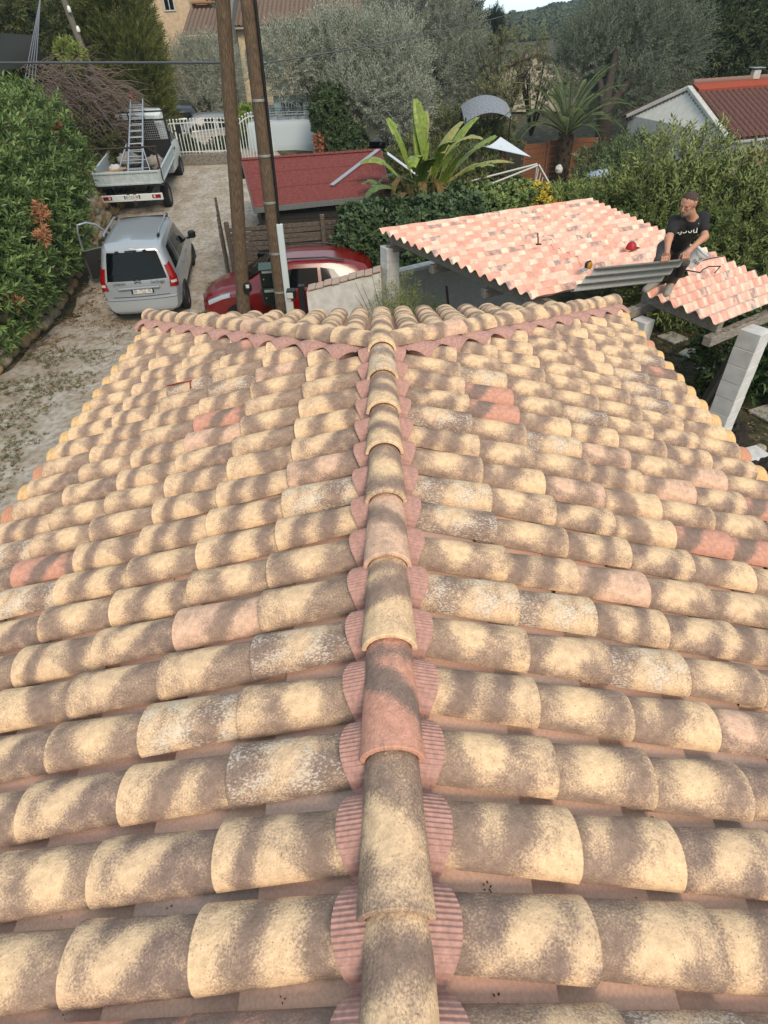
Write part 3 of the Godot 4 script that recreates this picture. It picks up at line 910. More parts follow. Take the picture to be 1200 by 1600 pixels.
# ---------------------------------------------------------------- vehicles (local: rear at z = 0, forward is -z, x right)
class Car:
	var tab: Array      # stations [s, ysill, ybelt, yroof, wsill, wbelt, wroof]
	var rake := 0.2
	var bulge := 0.05
	func st(s: float) -> Array:
		var i := 0
		while i < tab.size() - 2 and s > tab[i + 1][0]: i += 1
		var a: Array = tab[i]; var b: Array = tab[i + 1]
		var t: float = clampf((s - a[0]) / (b[0] - a[0]), 0.0, 1.0)
		var o := []
		for k in a.size(): o.append(lerpf(a[k], b[k], t))
		return o
	func half(q: Array, k: float) -> Vector2:
		var pr = [Vector2(0, q[1]), Vector2(q[4] * 0.90, q[1]), Vector2(q[4], q[1] + 0.10), Vector2(q[5], lerpf(q[1], q[2], 0.62)), Vector2(q[5] * 0.975, q[2]), Vector2(q[6], q[3] - 0.10), Vector2(q[6] - 0.09, q[3] - 0.02), Vector2(0, q[3] + 0.015)]
		var i: int = clampi(int(floor(k)), 0, 6)
		return pr[i].lerp(pr[i + 1], clampf(k - i, 0.0, 1.0))
	func side(s: float, k: float, sg: float) -> Vector3:
		var q = st(s)
		var p = half(q, k)
		var z = s + rake * maxf(0.0, p.y - q[2]) * clampf(1.0 - s / 1.4, 0.0, 1.0)
		return Vector3(p.x * sg, p.y, -z)
	func rear(u: float, k: float) -> Vector3:
		var p = side(0.0, k, 1.0)
		return Vector3(p.x * u, p.y, p.z + bulge * (1.0 - u * u) * smoothstep(0.0, 2.0, k))
	func front(u: float, k: float) -> Vector3:
		var L: float = tab[tab.size() - 1][0]
		var p = side(L, k, 1.0)
		return Vector3(p.x * u, p.y, p.z - bulge * 1.6 * (1.0 - u * u))
	func shell(m: MB) -> void:
		var ss := []
		for i in tab.size() - 1:
			for j in 3: ss.append(lerpf(tab[i][0], tab[i + 1][0], j / 3.0))
		ss.append(tab[tab.size() - 1][0])
		for sg in [1.0, -1.0]:
			m.grid(ss.size() - 1, 28, func(a, b):
				var bb: float = b if sg > 0 else 1.0 - b
				return side(ss[int(round(a * (ss.size() - 1)))], bb * 7.0, sg))
		m.grid(14, 21, func(a, b): return rear(lerpf(-1, 1, a), 7.0 * b))
		m.grid(14, 14, func(a, b): return front(lerpf(1, -1, a), 7.0 * b))
	# a panel lying a little proud of the body; c = four (a, b) corners
	func panel(m: MB, f: Callable, c: Array, off: float, sg := 1.0, nu := 8, nv := 4) -> void:
		m.grid(nu, nv, func(a, b):
			var p0: Vector2 = c[0].lerp(c[1], a); var p1: Vector2 = c[3].lerp(c[2], a)
			var q = p0.lerp(p1, b)
			var o: Vector3 = f.call(q.x, q.y)
			var du: Vector3 = f.call(q.x + 0.01, q.y) - f.call(q.x - 0.01, q.y)
			var dv: Vector3 = f.call(q.x, q.y + 0.02) - f.call(q.x, q.y - 0.02)
			return o + du.cross(dv).normalized() * off * sg)

func wheel(parent: Node3D, at: Vector3, rad: float, w: float, rim_mat: Material) -> void:
	var hub := Node3D.new(); hub.name = uniq(parent, "wheel"); parent.add_child(hub)
	hub.position = at; hub.rotation.z = -PI / 2
	var t := MB.new()
	t.lathe([[rad * 0.62, -w * 0.5], [rad * 0.9, -w * 0.5], [rad, -w * 0.34], [rad, w * 0.34], [rad * 0.9, w * 0.5], [rad * 0.62, w * 0.5], [rad * 0.6, w * 0.3]], 24)
	part(hub, "tyre", t, noisy("rubber", [Color(0.03, 0.03, 0.03), Color(0.07, 0.065, 0.06)], 0.04, 0.3, 0.85))
	var d := MB.new()
	d.lathe([[0.0, w * 0.34], [rad * 0.14, w * 0.36], [rad * 0.2, w * 0.3], [rad * 0.5, w * 0.26], [rad * 0.6, w * 0.42], [rad * 0.63, w * 0.42]], 20)
	d.lathe([[0.0, -w * 0.34], [rad * 0.2, -w * 0.3], [rad * 0.5, -w * 0.26], [rad * 0.63, -w * 0.42]], 20)
	for k in 5:
		var a = TAU * k / 5
		d.bar(Vector3(cos(a) * rad * 0.15, w * 0.33, sin(a) * rad * 0.15), Vector3(cos(a) * rad * 0.58, w * 0.36, sin(a) * rad * 0.58), rad * 0.16, 0.02)
	part(hub, "rim", d, rim_mat)

func arch(m: MB, at: Vector3, rad: float, sg: float) -> void:
	var p := PackedVector2Array()
	for k in 19:
		var a = PI * k / 18.0
		p.append(Vector2(cos(a) * rad, sin(a) * rad))
	p.append(Vector2(-rad, -0.1)); p.append(Vector2(rad, -0.1))
	m.prism(p, 0.03, Transform3D(Basis(Vector3(0, 0, -sg), Vector3.UP, Vector3(sg, 0, 0)), at))

func car(called: String, label: String, cat: String, at: Vector3, turn: float, slope: float, C: Car, body: Material, opt: Dictionary) -> Node3D:
	var t = thing(called, label, cat, at, turn)
	t.rotation = Vector3(slope, turn, 0)
	var bm := MB.new()
	C.shell(bm)
	var b = part(t, "body", bm, body)
	var glass = mat("car_glass", Color(0.025, 0.03, 0.032), 0.06)
	glass.metallic_specular = 0.4
	var dark = mat("car_trim", Color(0.05, 0.05, 0.052), 0.55)
	for w in opt.get("side_glass", []):
		for sg in [1.0, -1.0]:
			var m := MB.new()
			C.panel(m, func(s, k): return C.side(s, k, sg), w, 0.006, sg)
			part(t, "side_window", m, glass)
	if opt.has("rear_glass"):
		var m := MB.new()
		C.panel(m, C.rear, opt.rear_glass, 0.008, 1.0, 12, 6)
		part(t, "rear_window", m, glass)
	if opt.has("windscreen"):
		var m := MB.new()
		var ws: Array = opt.windscreen
		m.grid(10, 6, func(a, bq):
			var s: float = lerpf(ws[0], ws[1], bq)
			var q: Array = C.st(s)
			var u = lerpf(-1.0, 1.0, a)
			return Vector3(u * (q[6] - 0.08), q[3] + 0.022 - 0.008 * u * u, -s))
		part(t, "windscreen", m, glass)
	var wr: float = opt.get("wheel", 0.31)
	for wz in opt.wheels:
		for sg in [1.0, -1.0]:
			var x: float = C.st(wz)[5]
			var am := MB.new()
			arch(am, Vector3(sg * (x - 0.022), wr, -wz), wr * 1.16, sg)
			part(t, "wheel_arch", am, dark)
			wheel(t, Vector3(sg * (x - 0.075), wr, -wz), wr, 0.19, mat("alloy", Color(0.55, 0.56, 0.58), 0.35, 0.6))
	for mz in opt.get("mirrors", []):
		for sg in [1.0, -1.0]:
			var q: Array = C.st(mz)
			var m := MB.new()
			m.box(Vector3(sg * (q[5] + 0.13), q[2] + 0.10, -mz), Vector3(0.19, 0.15, 0.10), 0.035)
			m.box(Vector3(sg * (q[5] + 0.02), q[2] + 0.05, -mz), Vector3(0.10, 0.04, 0.05), 0.01)
			part(t, "mirror", m, opt.get("mirror_mat", dark))
	return t

func lamp_glass(key: String, c: Color) -> StandardMaterial3D:
	var m = mat(key, c, 0.12)
	m.metallic_specular = 0.6
	return m

func plate(parent: Node3D, t: String, at: Vector3, w: float, tilt := 0.0) -> void:
	var m := MB.new()
	var bs = Basis(Vector3.RIGHT, tilt)
	m.box(at, Vector3(w, 0.11, 0.012), 0.003, bs)
	var p = part(parent, "number_plate", m, mat("plate_white", Color(0.82, 0.82, 0.80), 0.4))
	for sg in [-1.0, 1.0]:
		var e := MB.new()
		e.box(at + bs * Vector3(sg * (w * 0.5 - 0.022), 0, 0.003), Vector3(0.038, 0.104, 0.012), 0.002, bs)
		part(p, "plate_band", e, mat("plate_blue", Color(0.06, 0.12, 0.4), 0.4))
	put_text(p, "plate_text", t, 0.105, Transform3D(bs, at + bs * Vector3(0, 0, 0.008)), mat("print_black", Color(0.03, 0.03, 0.03), 0.5))

func build_vehicles() -> void:
	build_people_carrier()
	build_tipper()
	build_small_cars()

func build_people_carrier() -> void:
	var C := Car.new()
	C.rake = 0.30; C.bulge = 0.07
	C.tab = [[0.0, 0.34, 1.05, 1.70, 0.76, 0.82, 0.60], [0.06, 0.30, 1.05, 1.76, 0.80, 0.855, 0.64], [0.20, 0.28, 1.05, 1.80, 0.84, 0.89, 0.67], [0.8, 0.25, 1.05, 1.81, 0.86, 0.905, 0.68], [2.0, 0.25, 1.03, 1.80, 0.86, 0.905, 0.68], [2.5, 0.25, 1.01, 1.76, 0.86, 0.90, 0.66], [2.9, 0.25, 1.0, 1.55, 0.86, 0.90, 0.66], [3.45, 0.25, 0.98, 1.16, 0.86, 0.89, 0.70], [3.9, 0.26, 0.88, 1.02, 0.84, 0.86, 0.66], [4.22, 0.30, 0.72, 0.88, 0.78, 0.78, 0.56], [4.36, 0.34, 0.58, 0.70, 0.62, 0.62, 0.45]]
	var silver = mat("silver_paint", Color(0.61, 0.635, 0.66), 0.30, 0.3)
	silver.clearcoat_enabled = true; silver.clearcoat = 0.7; silver.clearcoat_roughness = 0.08
	var opt = {"side_glass": [[Vector2(0.32, 4.12), Vector2(1.12, 4.12), Vector2(1.12, 4.85), Vector2(0.42, 4.80)], [Vector2(1.2, 4.10), Vector2(1.98, 4.10), Vector2(1.98, 4.86), Vector2(1.2, 4.86)]],
		"rear_glass": [Vector2(-0.84, 4.02), Vector2(0.84, 4.02), Vector2(0.96, 5.45), Vector2(-0.96, 5.45)], "windscreen": [2.42, 3.42], "wheels": [0.78, 3.52], "wheel": 0.33}
	var t = car("people_carrier", "silver people carrier with its driver's door open on the dirt lane", "car", Vector3(-5.65, 0.0, -14.02), 0.155, 0.035, C, silver, opt)
	var dark = mat("car_trim", Color(0.05, 0.05, 0.052), 0.55)
	var glass = mat("car_glass", Color(0.025, 0.03, 0.032), 0.06)
	# right front door window and mirror; the left front door stands open
	var m := MB.new()
	C.panel(m, func(s, k): return C.side(s, k, 1.0), [Vector2(2.06, 4.10), Vector2(2.98, 4.10), Vector2(2.60, 4.86), Vector2(2.06, 4.86)], 0.006, 1.0)
	part(t, "side_window", m, glass)
	for sg in [1.0, -1.0]:
		# lower sill and door seams
		var sill := MB.new()
		C.panel(sill, func(s, k): return C.side(s, k, sg), [Vector2(0.95, 1.4), Vector2(3.25, 1.4), Vector2(3.25, 2.25), Vector2(0.95, 2.25)], 0.010, sg, 8, 3)
		part(t, "sill_trim", sill, dark)
		for s in [1.16, 2.02]:
			var seam := MB.new()
			C.panel(seam, func(q, k): return C.side(q, k, sg), [Vector2(s - 0.006, 2.2), Vector2(s + 0.006, 2.2), Vector2(s + 0.006, 4.0), Vector2(s - 0.006, 4.0)], 0.003, sg, 1, 8)
			part(t, "door_seam", seam, dark)
		for s in [1.42, 2.22]:
			var hd := MB.new()
			var hp = C.side(s, 3.75, sg)
			hd.box(hp + Vector3(sg * 0.018, 0, 0), Vector3(0.035, 0.045, 0.19), 0.014)
			part(t, "door_handle", hd, mat("chrome", Color(0.75, 0.76, 0.78), 0.15, 0.9))
		# roof rails on three feet
		var rail := MB.new()
		var pa := []
		for i in 9:
			var s = lerpf(0.42, 2.25, i / 8.0)
			var q = C.st(s)
			pa.append(Vector3(sg * (q[6] - 0.06), q[3] + (0.015 if i == 0 or i == 8 else 0.075), -s - 0.1))
		rail.tube(pa, [0.026], 8)
		part(t, "roof_rail", rail, mat("rail_silver", Color(0.62, 0.63, 0.65), 0.3, 0.7))
		for s in [0.46, 2.2]:
			var ft := MB.new()
			var q = C.st(s)
			ft.box(Vector3(sg * (q[6] - 0.06), q[3] + 0.03, -s - 0.1), Vector3(0.06, 0.075, 0.16), 0.02)
			part(t, "rail_foot", ft, dark)
		# tail lamps, tall on the corners
		var tl := MB.new()
		var lampf = func(a: float, b: float) -> Vector3:
			# a: -1 wraps onto the tailgate, +1 onto the side
			return C.rear(sg * (1.0 - 0.17 * (-a)), b) if a < 0.0 else C.side(a * 0.17, b, sg)
		tl.grid(8, 10, func(a, b):
			var k = lerpf(3.28, 4.50, b)
			var aa = lerpf(-1.0 + 0.55 * b, 1.0 - 0.45 * absf(b - 0.5), a)
			var o: Vector3 = lampf.call(aa, k)
			return o + Vector3(sg * 0.012, 0, 0.014))
		var lamp = part(t, "tail_lamp", tl, lamp_glass("lamp_red", Color(0.52, 0.02, 0.025)))
		var wl := MB.new()
		wl.grid(6, 3, func(a, b):
			var k = lerpf(3.60, 3.82, b)
			var o: Vector3 = lampf.call(lerpf(-0.62, 0.45, a), k)
			return o + Vector3(sg * 0.017, 0, 0.019))
		part(lamp, "reversing_lens", wl, lamp_glass("lamp_white", Color(0.75, 0.72, 0.70)))
		# brackets at the head of the tailgate
		var hg := MB.new()
		hg.box(C.rear(sg * 0.55, 5.5) + Vector3(0, 0, 0.02), Vector3(0.08, 0.07, 0.035), 0.01)
		part(t, "tailgate_hinge", hg, dark)
	var bp := MB.new()
	C.panel(bp, C.rear, [Vector2(-0.99, 0.9), Vector2(0.99, 0.9), Vector2(1.0, 2.55), Vector2(-1.0, 2.55)], 0.055, 1.0, 14, 6)
	bp.grid(14, 2, func(a, b):
		var o = C.rear(lerpf(-1.0, 1.0, a), 2.55)
		return o + Vector3(0, 0.012, 0.055 * (1.0 - b)))
	part(t, "rear_bumper", bp, mat("bumper_silver", Color(0.62, 0.64, 0.66), 0.4, 0.2))
	for pn in [[Vector2(-0.80, 2.72), Vector2(0.80, 2.72), Vector2(0.80, 2.76), Vector2(-0.80, 2.76)]]:
		var gp := MB.new()
		C.panel(gp, C.rear, pn, 0.004, 1.0, 10, 1)
		part(t, "tailgate_seam", gp, dark)
	var gb := MB.new()
	gb.box(C.rear(0.0, 3.42) + Vector3(0, 0, 0.025), Vector3(0.95, 0.055, 0.05), 0.02)
	part(t, "tailgate_handle", gb, mat("rail_silver", Color(0.62, 0.63, 0.65), 0.3, 0.7))
	plate(t, "AB-752-XQ", C.rear(0.05, 3.17) + Vector3(0.02, 0, 0.02), 0.52, -0.05)
	# double chevron, script badges, wiper, high brake light
	var cv := MB.new()
	var cp = C.rear(0.0, 3.80) + Vector3(0, 0, 0.012)
	for k in 2:
		for sg in [-1.0, 1.0]:
			cv.bar(cp + Vector3(0, 0.045 + 0.05 * k, 0), cp + Vector3(sg * 0.075, 0.005 + 0.05 * k, -0.002), 0.016, 0.02, 0.003)
	part(t, "chevron_badge", cv, mat("badge_grey", Color(0.30, 0.30, 0.31), 0.3, 0.6))
	put_text(t, "script_badge", "Berlingo", 0.085, Transform3D(Basis(Vector3.RIGHT, -0.06), C.rear(0.55, 3.80) + Vector3(0, 0.0, 0.012)), mat("badge_grey", Color(0.3, 0.3, 0.31)))
	put_text(t, "script_badge", "CITROEN", 0.07, Transform3D(Basis(Vector3.RIGHT, -0.06), C.rear(-0.52, 3.80) + Vector3(0, 0.0, 0.012)), mat("badge_grey", Color(0.3, 0.3, 0.31)))
	var wp := MB.new()
	wp.bar(C.rear(0.0, 4.16) + Vector3(0, 0, 0.02), C.rear(-0.62, 4.28) + Vector3(0, 0, 0.022), 0.02, 0.014, 0.003)
	wp.box(C.rear(0.0, 4.14) + Vector3(0, 0, 0.02), Vector3(0.07, 0.05, 0.03), 0.01)
	part(t, "wiper", wp, dark)
	var hl := MB.new()
	hl.box(C.rear(0.0, 5.62) + Vector3(0, 0.01, 0.01), Vector3(0.26, 0.03, 0.03), 0.008)
	part(t, "brake_light", hl, lamp_glass("lamp_dark_red", Color(0.16, 0.01, 0.01)))
	for sg in [1.0]:
		var mr := MB.new()
		var q = C.st(3.0)
		mr.box(Vector3(q[5] + 0.13, q[2] + 0.12, -3.0), Vector3(0.20, 0.20, 0.11), 0.045)
		mr.box(Vector3(q[5] + 0.02, q[2] + 0.04, -3.0), Vector3(0.10, 0.05, 0.06), 0.01)
		part(t, "mirror", mr, dark)
	# open driver's door, hinged at its front edge on the left
	var hinge := Node3D.new(); hinge.name = "front_door"; t.add_child(hinge)
	hinge.position = Vector3(-0.90, 0, -3.0)
	hinge.rotation.y = -1.02
	var dm := MB.new()
	dm.grid(6, 8, func(a, b): return Vector3(-0.012 - 0.03 * sin(b * PI), lerpf(0.32, 1.04, b), lerpf(0.0, 0.98, a)))
	var card := MB.new()
	card.grid(6, 8, func(a, b): return Vector3(0.072 + 0.02 * sin(b * PI), lerpf(0.33, 1.04, b), lerpf(0.975, 0.0, a)))
	card.box(Vector3(0.10, 0.78, 0.45), Vector3(0.06, 0.07, 0.5), 0.02)
	part(hinge, "door_card", card, mat("door_card", Color(0.11, 0.11, 0.115), 0.7))
	dm.quad(Vector3(-0.012, 1.04, 0), Vector3(-0.012, 1.04, 0.98), Vector3(0.07, 1.04, 0.98), Vector3(0.07, 1.04, 0))
	dm.quad(Vector3(-0.012, 0.32, 0.98), Vector3(-0.012, 1.04, 0.98), Vector3(0.07, 1.04, 0.98), Vector3(0.07, 0.32, 0.98))
	part(hinge, "door_skin", dm, silver)
	var fr := MB.new()
	var fp = [Vector3(0.02, 1.04, 0.02), Vector3(0.05, 1.30, 0.18), Vector3(0.11, 1.62, 0.50), Vector3(0.14, 1.70, 0.70), Vector3(0.14, 1.69, 0.92), Vector3(0.10, 1.50, 0.97), Vector3(0.03, 1.04, 0.97)]
	fr.tube(fp, [0.028], 8)
	part(hinge, "window_frame", fr, silver)
	var ms := MB.new()
	ms.box(Vector3(-0.13, 1.14, 0.08), Vector3(0.20, 0.20, 0.11), 0.045)
	part(hinge, "mirror", ms, dark)

func build_tipper() -> void:
	var t = thing("tipper_truck", "white tipper truck with dropside bed carrying a ladder, by the stone wall", "truck", Vector3(-7.86, 0.80, -21.0), 0.11)
	t.rotation = Vector3(0.085, 0.11, 0)
	var white = paint("truck_white", Color(0.80, 0.82, 0.82), 0.35)
	var bed = noisy("bed_grey", [Color(0.60, 0.64, 0.65), Color(0.70, 0.74, 0.75)], 0.02, 1.2, 0.5)
	var dark = mat("chassis", Color(0.06, 0.06, 0.06), 0.7)
	var ch := MB.new()
	for sg in [-1.0, 1.0]: ch.box(Vector3(sg * 0.42, 0.62, -2.4), Vector3(0.10, 0.18, 4.6), 0.01)
	for z in [-0.3, -1.4, -2.6]: ch.box(Vector3(0, 0.62, z), Vector3(0.8, 0.12, 0.10), 0.01)
	part(t, "chassis", ch, dark)
	var fl := MB.new()
	fl.box(Vector3(0, 0.92, -1.55), Vector3(2.04, 0.07, 3.0), 0.01)
	part(t, "bed_floor", fl, noisy("bed_floor", [Color(0.20, 0.20, 0.21), Color(0.34, 0.33, 0.32)], 0.02, 1.0))
	for sg in [-1.0, 1.0]:
		var sd := MB.new()
		sd.box(Vector3(sg * 1.02, 1.15, -1.55), Vector3(0.035, 0.38, 2.96), 0.008)
		for y in [0.99, 1.31]: sd.box(Vector3(sg * 1.045, y, -1.55), Vector3(0.03, 0.06, 2.96), 0.008)
		part(t, "side_board", sd, bed)
	var tg := MB.new()
	tg.box(Vector3(0, 1.15, -0.02), Vector3(2.02, 0.38, 0.035), 0.008)
	for y in [0.99, 1.31]: tg.box(Vector3(0, y, 0.012), Vector3(2.02, 0.06, 0.03), 0.008)
	for x in [-0.99, 0.99]: tg.box(Vector3(x, 1.15, 0.012), Vector3(0.05, 0.26, 0.03), 0.006)
	part(t, "tailgate", tg, bed)
	for sg in [-1.0, 1.0]:
		var hk := MB.new()
		hk.box(Vector3(sg * 0.5, 0.90, 0.02), Vector3(0.07, 0.10, 0.05), 0.01)
		part(t, "tailgate_latch", hk, dark)
	# corner uprights and the rear gantry
	var rust = noisy("gantry", [Color(0.16, 0.11, 0.10), Color(0.26, 0.18, 0.15)], 0.04, 0.5, 0.7)
	for sg in [-1.0, 1.0]:
		var po := MB.new()
		po.tube([Vector3(sg * 1.05, 0.85, -0.10), Vector3(sg * 1.05, 1.95, -0.10)], [0.028], 8)
		part(t, "gantry_post", po, rust)
	var cr := MB.new()
	cr.tube([Vector3(-1.35, 1.95, -0.10), Vector3(1.10, 1.95, -0.10)], [0.028], 8)
	part(t, "gantry_bar", cr, rust)
	# headboard: mesh screen over a solid panel, with the gantry rails above
	var hbp := MB.new()
	hbp.box(Vector3(0, 1.22, -3.06), Vector3(2.0, 0.54, 0.04), 0.006)
	part(t, "headboard", hbp, mat("headboard_dark", Color(0.10, 0.10, 0.105), 0.6))
	var fr := MB.new()
	for sg in [-1.0, 1.0]: fr.box(Vector3(sg * 0.99, 1.65, -3.06), Vector3(0.05, 1.46, 0.05), 0.008)
	for y in [1.50, 2.10, 2.34]: fr.box(Vector3(0, y, -3.06), Vector3(1.94, 0.045, 0.045), 0.008)
	for x in [-0.72, -0.62, -0.18, -0.08, 0.32]: fr.box(Vector3(x, 2.22, -3.06), Vector3(0.035, 0.22, 0.04), 0.006)
	part(t, "headboard_frame", fr, dark)
	var scr := MB.new()
	for i in 30: scr.box(Vector3(-0.95 + 0.0655 * i, 1.80, -3.05), Vector3(0.012, 0.58, 0.012))
	for j in 9: scr.box(Vector3(0, 1.54 + 0.066 * j, -3.045), Vector3(1.92, 0.012, 0.012))
	part(t, "mesh_screen", scr, mat("mesh_grey", Color(0.52, 0.53, 0.54), 0.5, 0.3))
	# cab
	var C := Car.new()
	C.rake = 0.0; C.bulge = 0.02
	C.tab = [[0.0, 0.55, 1.25, 2.20, 0.88, 0.93, 0.74], [0.05, 0.42, 1.25, 2.26, 0.92, 0.97, 0.80], [0.5, 0.40, 1.25, 2.30, 0.93, 0.985, 0.81], [0.95, 0.40, 1.22, 2.26, 0.93, 0.985, 0.78], [1.35, 0.40, 1.18, 1.75, 0.93, 0.98, 0.76], [1.8, 0.42, 1.08, 1.28, 0.92, 0.95, 0.74], [2.15, 0.46, 0.85, 1.02, 0.84, 0.85, 0.62]]
	var cab := MB.new()
	C.shell(cab)
	var cb = part(t, "cab", cab, white)
	cb.position = Vector3(0, 0, -3.22)
	var glass = mat("car_glass", Color(0.025, 0.03, 0.032), 0.06)
	for sg in [1.0, -1.0]:
		var w := MB.new()
		C.panel(w, func(s, k): return C.side(s, k, sg), [Vector2(0.25, 4.08), Vector2(1.25, 4.08), Vector2(0.98, 4.84), Vector2(0.28, 4.84)], 0.006, sg)
		part(cb, "side_window", w, glass)
		var mr := MB.new()
		mr.box(Vector3(sg * 1.16, 1.56, -1.10), Vector3(0.20, 0.30, 0.10), 0.035)
		mr.box(Vector3(sg * 1.03, 1.50, -1.10), Vector3(0.14, 0.04, 0.05), 0.01)
		part(cb, "mirror", mr, dark)
		var hd := MB.new()
		hd.box(Vector3(sg * 0.995, 1.12, -0.38), Vector3(0.03, 0.05, 0.18), 0.012)
		part(cb, "door_handle", hd, dark)
	var rw := MB.new()
	C.panel(rw, C.rear, [Vector2(-0.8, 4.2), Vector2(0.8, 4.2), Vector2(0.8, 5.1), Vector2(-0.8, 5.1)], 0.006)
	part(cb, "rear_window", rw, glass)
	var ws := MB.new()
	ws.grid(8, 5, func(a, b):
		var s = lerpf(1.0, 1.72, b); var q = C.st(s); var u = lerpf(-1, 1, a)
		return Vector3(u * (q[6] - 0.06), q[3] + 0.024 - 0.008 * u * u, -s))
	part(cb, "windscreen", ws, glass)
	# tail bar with lamps and plate
	var tb := MB.new()
	tb.box(Vector3(0, 0.60, 0.02), Vector3(1.90, 0.20, 0.05), 0.012)
	part(t, "tail_bar", tb, white)
	for sg in [-1.0, 1.0]:
		var l := MB.new()
		l.box(Vector3(sg * 0.76, 0.62, 0.052), Vector3(0.27, 0.10, 0.03), 0.008)
		var lp = part(t, "tail_lamp", l, lamp_glass("lamp_red", Color(0.52, 0.02, 0.025)))
		var l2 := MB.new()
		l2.box(Vector3(sg * 0.70, 0.62, 0.058), Vector3(0.06, 0.085, 0.03), 0.008)
		part(lp, "indicator_lens", l2, lamp_glass("lamp_white", Color(0.75, 0.72, 0.70)))
		var pl := MB.new()
		pl.box(Vector3(sg * 0.10, 0.725, 0.05), Vector3(0.08, 0.03, 0.05), 0.006)
		part(t, "plate_light", pl, dark)
	plate(t, "ER-125-WT", Vector3(0.0, 0.63, 0.05), 0.50)
	var tow := MB.new()
	tow.box(Vector3(0.05, 0.44, 0.02), Vector3(0.10, 0.16, 0.10), 0.02)
	tow.tube([Vector3(0.05, 0.40, 0.05), Vector3(0.05, 0.38, 0.14), Vector3(0.05, 0.46, 0.16)], [0.022], 8)
	part(t, "tow_hook", tow, rust)
	for z in [-0.95, -4.30]:
		for sg in [-1.0, 1.0]:
			wheel(t, Vector3(sg * 0.87, 0.36, z), 0.36, 0.24, mat("steel_rim", Color(0.45, 0.45, 0.46), 0.5, 0.4))
	for sg in [-1.0, 1.0]:
		var mg := MB.new()
		arch(mg, Vector3(sg * 0.78, 0.36, -0.95), 0.45, sg)
		part(t, "mudguard", mg, dark)
	# ladder leaning on the headboard: two telescoped sections with a spread foot
	var alu = mat("aluminium", Color(0.66, 0.68, 0.70), 0.35, 0.6)
	var base = t.transform
	var ld = thing("ladder", "long aluminium ladder lying in the bed of the tipper truck", "ladder", base * Vector3(0.12, 0.98, -0.30), 0.11)
	ld.rotation = t.rotation
	for s in 2:
		var dx = 0.0 if s == 0 else 0.05
		var l0 = Vector3(-0.22 + dx, 0.0, 0.0); var l1 = Vector3(-0.19 + dx, 1.62 - 0.06 * s, -3.30 + 0.3 * s)
		var r0 = Vector3(0.24 + dx, 0.0, 0.0); var r1 = Vector3(0.21 + dx, 1.62 - 0.06 * s, -3.30 + 0.3 * s)
		var off = Vector3(0, 0.05 * s, 0.03 * s)
		for q in [[l0, l1], [r0, r1]]:
			var st := MB.new()
			st.bar(q[0] + off, q[1] + off, 0.03, 0.07, 0.006)
			part(ld, "stile", st, alu)
		for k in 12:
			var f = (k + 0.6) / 12.5
			var rg := MB.new()
			rg.tube([l0.lerp(l1, f) + off, r0.lerp(r1, f) + off], [0.016], 6)
			part(ld, "rung", rg, alu)
	for sg in [-1.0, 1.0]:
		var ft := MB.new()
		ft.bar(Vector3(sg * 0.58, 0.02, -0.02), Vector3(sg * 0.24, 0.75, -1.25), 0.03, 0.05, 0.006)
		part(ld, "spread_leg", ft, alu)
	for k in 4:
		var f = 0.1 + 0.23 * k
		var rg := MB.new()
		rg.tube([Vector3(-0.58, 0.02, -0.02).lerp(Vector3(-0.24, 0.75, -1.25), f), Vector3(0.58, 0.02, -0.02).lerp(Vector3(0.24, 0.75, -1.25), f)], [0.014], 6)
		part(ld, "rung", rg, alu)
	var cap := MB.new()
	cap.box(Vector3(-0.16, 1.70, -3.32), Vector3(0.10, 0.13, 0.10), 0.02)
	part(ld, "end_cap", cap, mat("cap_red", Color(0.55, 0.20, 0.16), 0.6))
	# load: bags, a plank
	var bagm = noisy("sack", [Color(0.45, 0.42, 0.40), Color(0.60, 0.57, 0.54)], 0.03, 0.6)
	for q in [[Vector3(-0.30, 1.16, -2.0), Vector3(0.75, 0.5, 0.7), "lumpy grey sack beside the ladder in the truck bed"], [Vector3(0.62, 1.14, -1.7), Vector3(0.6, 0.42, 0.62), "pale grey sack against the right side board of the truck"]]:
		single("sack", q[2], "sack", crumple(int(q[0].x * 10.0) + 9, q[1]), bagm, base * q[0], 0.2)
	single("white_bag", "crumpled white bag in the truck bed behind the tailgate", "bag", crumple(3, Vector3(0.42, 0.4, 0.4)), mat("bag_white", Color(0.72, 0.72, 0.70), 0.6), base * Vector3(-0.50, 1.14, -0.85), 0.4)
	var pk := MB.new()
	pk.box(Vector3.ZERO, Vector3(0.85, 0.05, 0.16), 0.01, Basis(Vector3.UP, 0.25) * Basis(Vector3.BACK, 0.12))
	single("plank", "short bare wooden plank across the truck bed", "plank", pk, mat("fresh_wood", Color(0.62, 0.48, 0.32), 0.8), base * Vector3(-0.45, 1.30, -0.30), 0.1)

